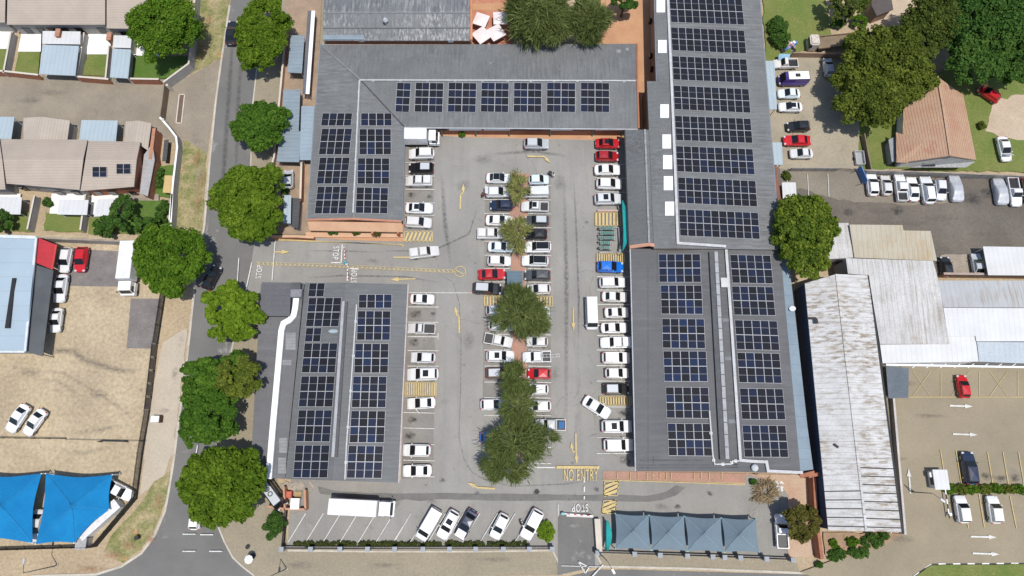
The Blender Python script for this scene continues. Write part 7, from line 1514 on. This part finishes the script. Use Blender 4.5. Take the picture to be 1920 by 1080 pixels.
for i, (x, y, l) in enumerate(((1031, 328, 'black wheeled bin beside the pale hatchback nose'), (1414, 886, 'dark round bin at the lower edge of the low right roof'), (262, 1007, 'black rubbish bag pair on the grassy street corner'), (1002, 717, 'dark shopping trolley below the red hatchback'))):
    bm = B(); p = P(x, y); cyl(bm, p, p+Vector((0, 0, .95)), .26, .32, 12); e = empty('litter_bin', (p.x, p.y, 0), l if i not in (2, 3) else ('black bin on the grassy street corner' if i == 2 else 'dark bin below the red hatchback'), 'bin'); obj('body', bm, dark_m, e); bm = B(); cyl(bm, p+Vector((0, 0, .96)), p+Vector((0, 0, 1.04)), .34, n=12); obj('lid', bm, plastic, e)
rg = random.Random(9)
e = empty('rubbish_heap', P(1478, 88, 0), 'heap of blue, white and pink rubbish by the blue shed roof', 'rubbish heap')
for j, m_ in enumerate((white_m, bluesheet, M('pink_rag', (.45, .25, .28), None, s=3), dark_m)):
    bm = B()
    for i in range(9): box(bm, P(1478+rg.uniform(-12, 12), 88+rg.uniform(-9, 9), .2)+Vector((0, 0, rg.uniform(0, .3))), (rg.uniform(.3, .8), rg.uniform(.3, .7), rg.uniform(.2, .5)), rg.uniform(0, 3))
    obj('debris', bm, m_, e)
e = empty('rubble', P(556, 915, 0), 'scattered pale rubble between the low west roof and the brick bin yard', 'rubble'); bm = B()
for i in range(46): box(bm, P(555+rg.uniform(-28, 32), 910+rg.uniform(-5, 8), .12), (rg.uniform(.2, .7), rg.uniform(.2, .6), rg.uniform(.1, .35)), rg.uniform(0, 3))
obj('pieces', bm, MATS['stained_cream'], e)
e = empty('skip_trailer', P(1608, 295, 0), 'small grey open trailer beside the garden fence', 'trailer'); bm = B(); c = P(1611, 297, .6)
for dx, dy, sx, sy in ((-.75, 0, .1, 2.6), (.75, 0, .1, 2.6), (0, 1.25, 1.5, .1), (0, -1.25, 1.5, .1)): box(bm, c+Vector((dx, dy, .1)), (sx, sy, .6))
obj('side', bm, alu, e); bm = B(); box(bm, c+Vector((0, 0, -.2)), (1.45, 2.5, .1)); obj('bed', bm, M('trailer_bed', (.35, .36, .36), None, s=2), e)
for s_ in (-1, 1): bm = B(); cyl(bm, c+Vector((s_*.8, 0, -.3)), c+Vector((s_*.98, 0, -.3)), .3, n=12); obj('wheel', bm, tyre, e)
e = empty('storage_container', P(175, 985, 0), 'narrow white metal roof strip along the slanted fence by the blue tent', 'container'); bm = B(); bar(bm, P(164, 1003), P(232, 943), 1.5, 1.9); obj('body', bm, white_m, e); bm = B(); bar(bm, Q(163, 1004, 1.92, 0), Q(233, 942, 1.92, 0), 1.65, .08); obj('lid', bm, M('lid_pale', (.7, .68, .67), None, s=2), e)
e = empty('garden_shed', P(160, 1020, 0), 'small grey metal shed at the fence corner below the blue tent', 'shed'); bm = B(); box(bm, P(159, 1018, .9), (1.4, 1.5, 1.8)); obj('wall', bm, alu, e); bm = B(); box(bm, Q(159, 1018, 1.88, .9), (1.6, 1.7, .1)); obj('roof', bm, MATS['roof_pale_grey'], e)
e = empty('raised_bed', P(1598, 1016, 0), 'tan timber frame round a square green bed by the warehouse end', 'garden bed'); q = [P(*t_) for t_ in ((1579, 1004), (1612, 1004), (1612, 1027), (1580, 1027))]; bm = B()
for a, b_ in zip(q, q[1:]+q[:1]): bar(bm, a, b_, .2, .35)
obj('frame', bm, M('tan_timber', (.34, .21, .12), None, s=2), e)
# people: one continuous skinned body, with clothing and hair as children
def skinobj(nm, pts, edges, radii, mat, par):
    me = bpy.data.meshes.new(nm); me.from_pydata(pts, edges, []); me.materials.append(mat); o = bpy.data.objects.new(nm, me); COL.objects.link(o); o.parent = par
    sk = o.modifiers.new('skin', 'SKIN'); sk.use_smooth_shade = True; su = o.modifiers.new('sub', 'SUBSURF'); su.levels = 1; su.render_levels = 1
    for v, r in zip(me.skin_vertices[0].data, radii): v.radius = (r, r)
    me.skin_vertices[0].data[0].use_root = True
    return o
def person(label, x, y, rz, shirt, trousers, reach=0.0, stride=.12):
    p = P(x, y); e = empty('person', (p.x, p.y, LZ), label, 'person', None, rz)
    r = reach
    pts = [(0, 0, .95), (0, 0, 1.2), (.02+r*.05, 0, 1.42), (.03+r*.08, 0, 1.53), (.04+r*.1, 0, 1.66), (.05+r*.1, 0, 1.76)]; ed = [(0, 1), (1, 2), (2, 3), (3, 4), (4, 5)]; rad = [.14, .13, .14, .055, .1, .075]
    for s_ in (-1, 1):
        i = len(pts); pts += [(.02+r*.05, s_*.18, 1.42), (.1+r*.25, s_*.24, 1.16), (.25+r*.35, s_*.2, 1.0+r*.25), (.32+r*.38, s_*.19, .97+r*.27)]; ed += [(2, i), (i, i+1), (i+1, i+2), (i+2, i+3)]; rad += [.065, .048, .038, .035]
        for f in range(4): pts.append((.4+r*.4, s_*.19+(f-1.5)*.022, .95+r*.28-abs(f-1.5)*.005)); ed.append((i+3, len(pts)-1)); rad.append(.01)
        pts.append((.34+r*.38, s_*.14, .97+r*.28)); ed.append((i+3, len(pts)-1)); rad.append(.011)
        i = len(pts); pts += [(0, s_*.1, .88), (s_*stride+.03, s_*.11, .48), (s_*stride*1.6, s_*.11, .09), (s_*stride*1.6+.17, s_*.12, .05)]; ed += [(0, i), (i, i+1), (i+1, i+2), (i+2, i+3)]; rad += [.095, .065, .045, .04]
    skinobj('body', pts, ed, rad, skin_m, e)
    sp_ = [pts[0], pts[1], pts[2]]; se = [(0, 1), (1, 2)]; sr2 = [.165, .16, .165]
    for s_ in (0, 1): b0 = 6+s_*13; i = len(sp_); sp_ += [pts[b0], pts[b0+1]]; se += [(2, i), (i, i+1)]; sr2 += [.085, .065]
    skinobj('shirt', sp_, se, sr2, shirt, e)
    tp = [(0, 0, .97)]; te = []; tr_ = [.165]
    for s_ in (0, 1): b0 = 15+s_*13; i = len(tp); tp += [pts[b0], pts[b0+1], pts[b0+2]]; te += [(0, i), (i, i+1), (i+1, i+2)]; tr_ += [.11, .085, .065]
    skinobj('trousers', tp, te, tr_, trousers, e)
    bm = B(); bmesh.ops.create_uvsphere(bm, u_segments=12, v_segments=8, radius=.118, matrix=Matrix.Translation((.03+r*.1, 0, 1.745)) @ Matrix.Diagonal((1.05, .9, .75, 1))); nm, me, _ = raw('hair', bm, hair_m, smooth=True); o = bpy.data.objects.new(nm, me); COL.objects.link(o); o.parent = e
    return e
person('person in a red top leaning into the open tailgate of the white hatchback', 905, 371, R(10), cloth_red, cloth_dark, .5)
person('person in pale clothes standing beside the nose of the pale hatchback', 1037, 334, R(150), cloth_white, cloth_white)
person('person in a red top standing below the black SUV with painted roof sheen', 917, 553, R(80), cloth_red, cloth_dark, .2)
person('person in dark clothes beside the open door of the white SUV in the slanted bays', 977, 980, R(20), cloth_dark, cloth_dark, .2)
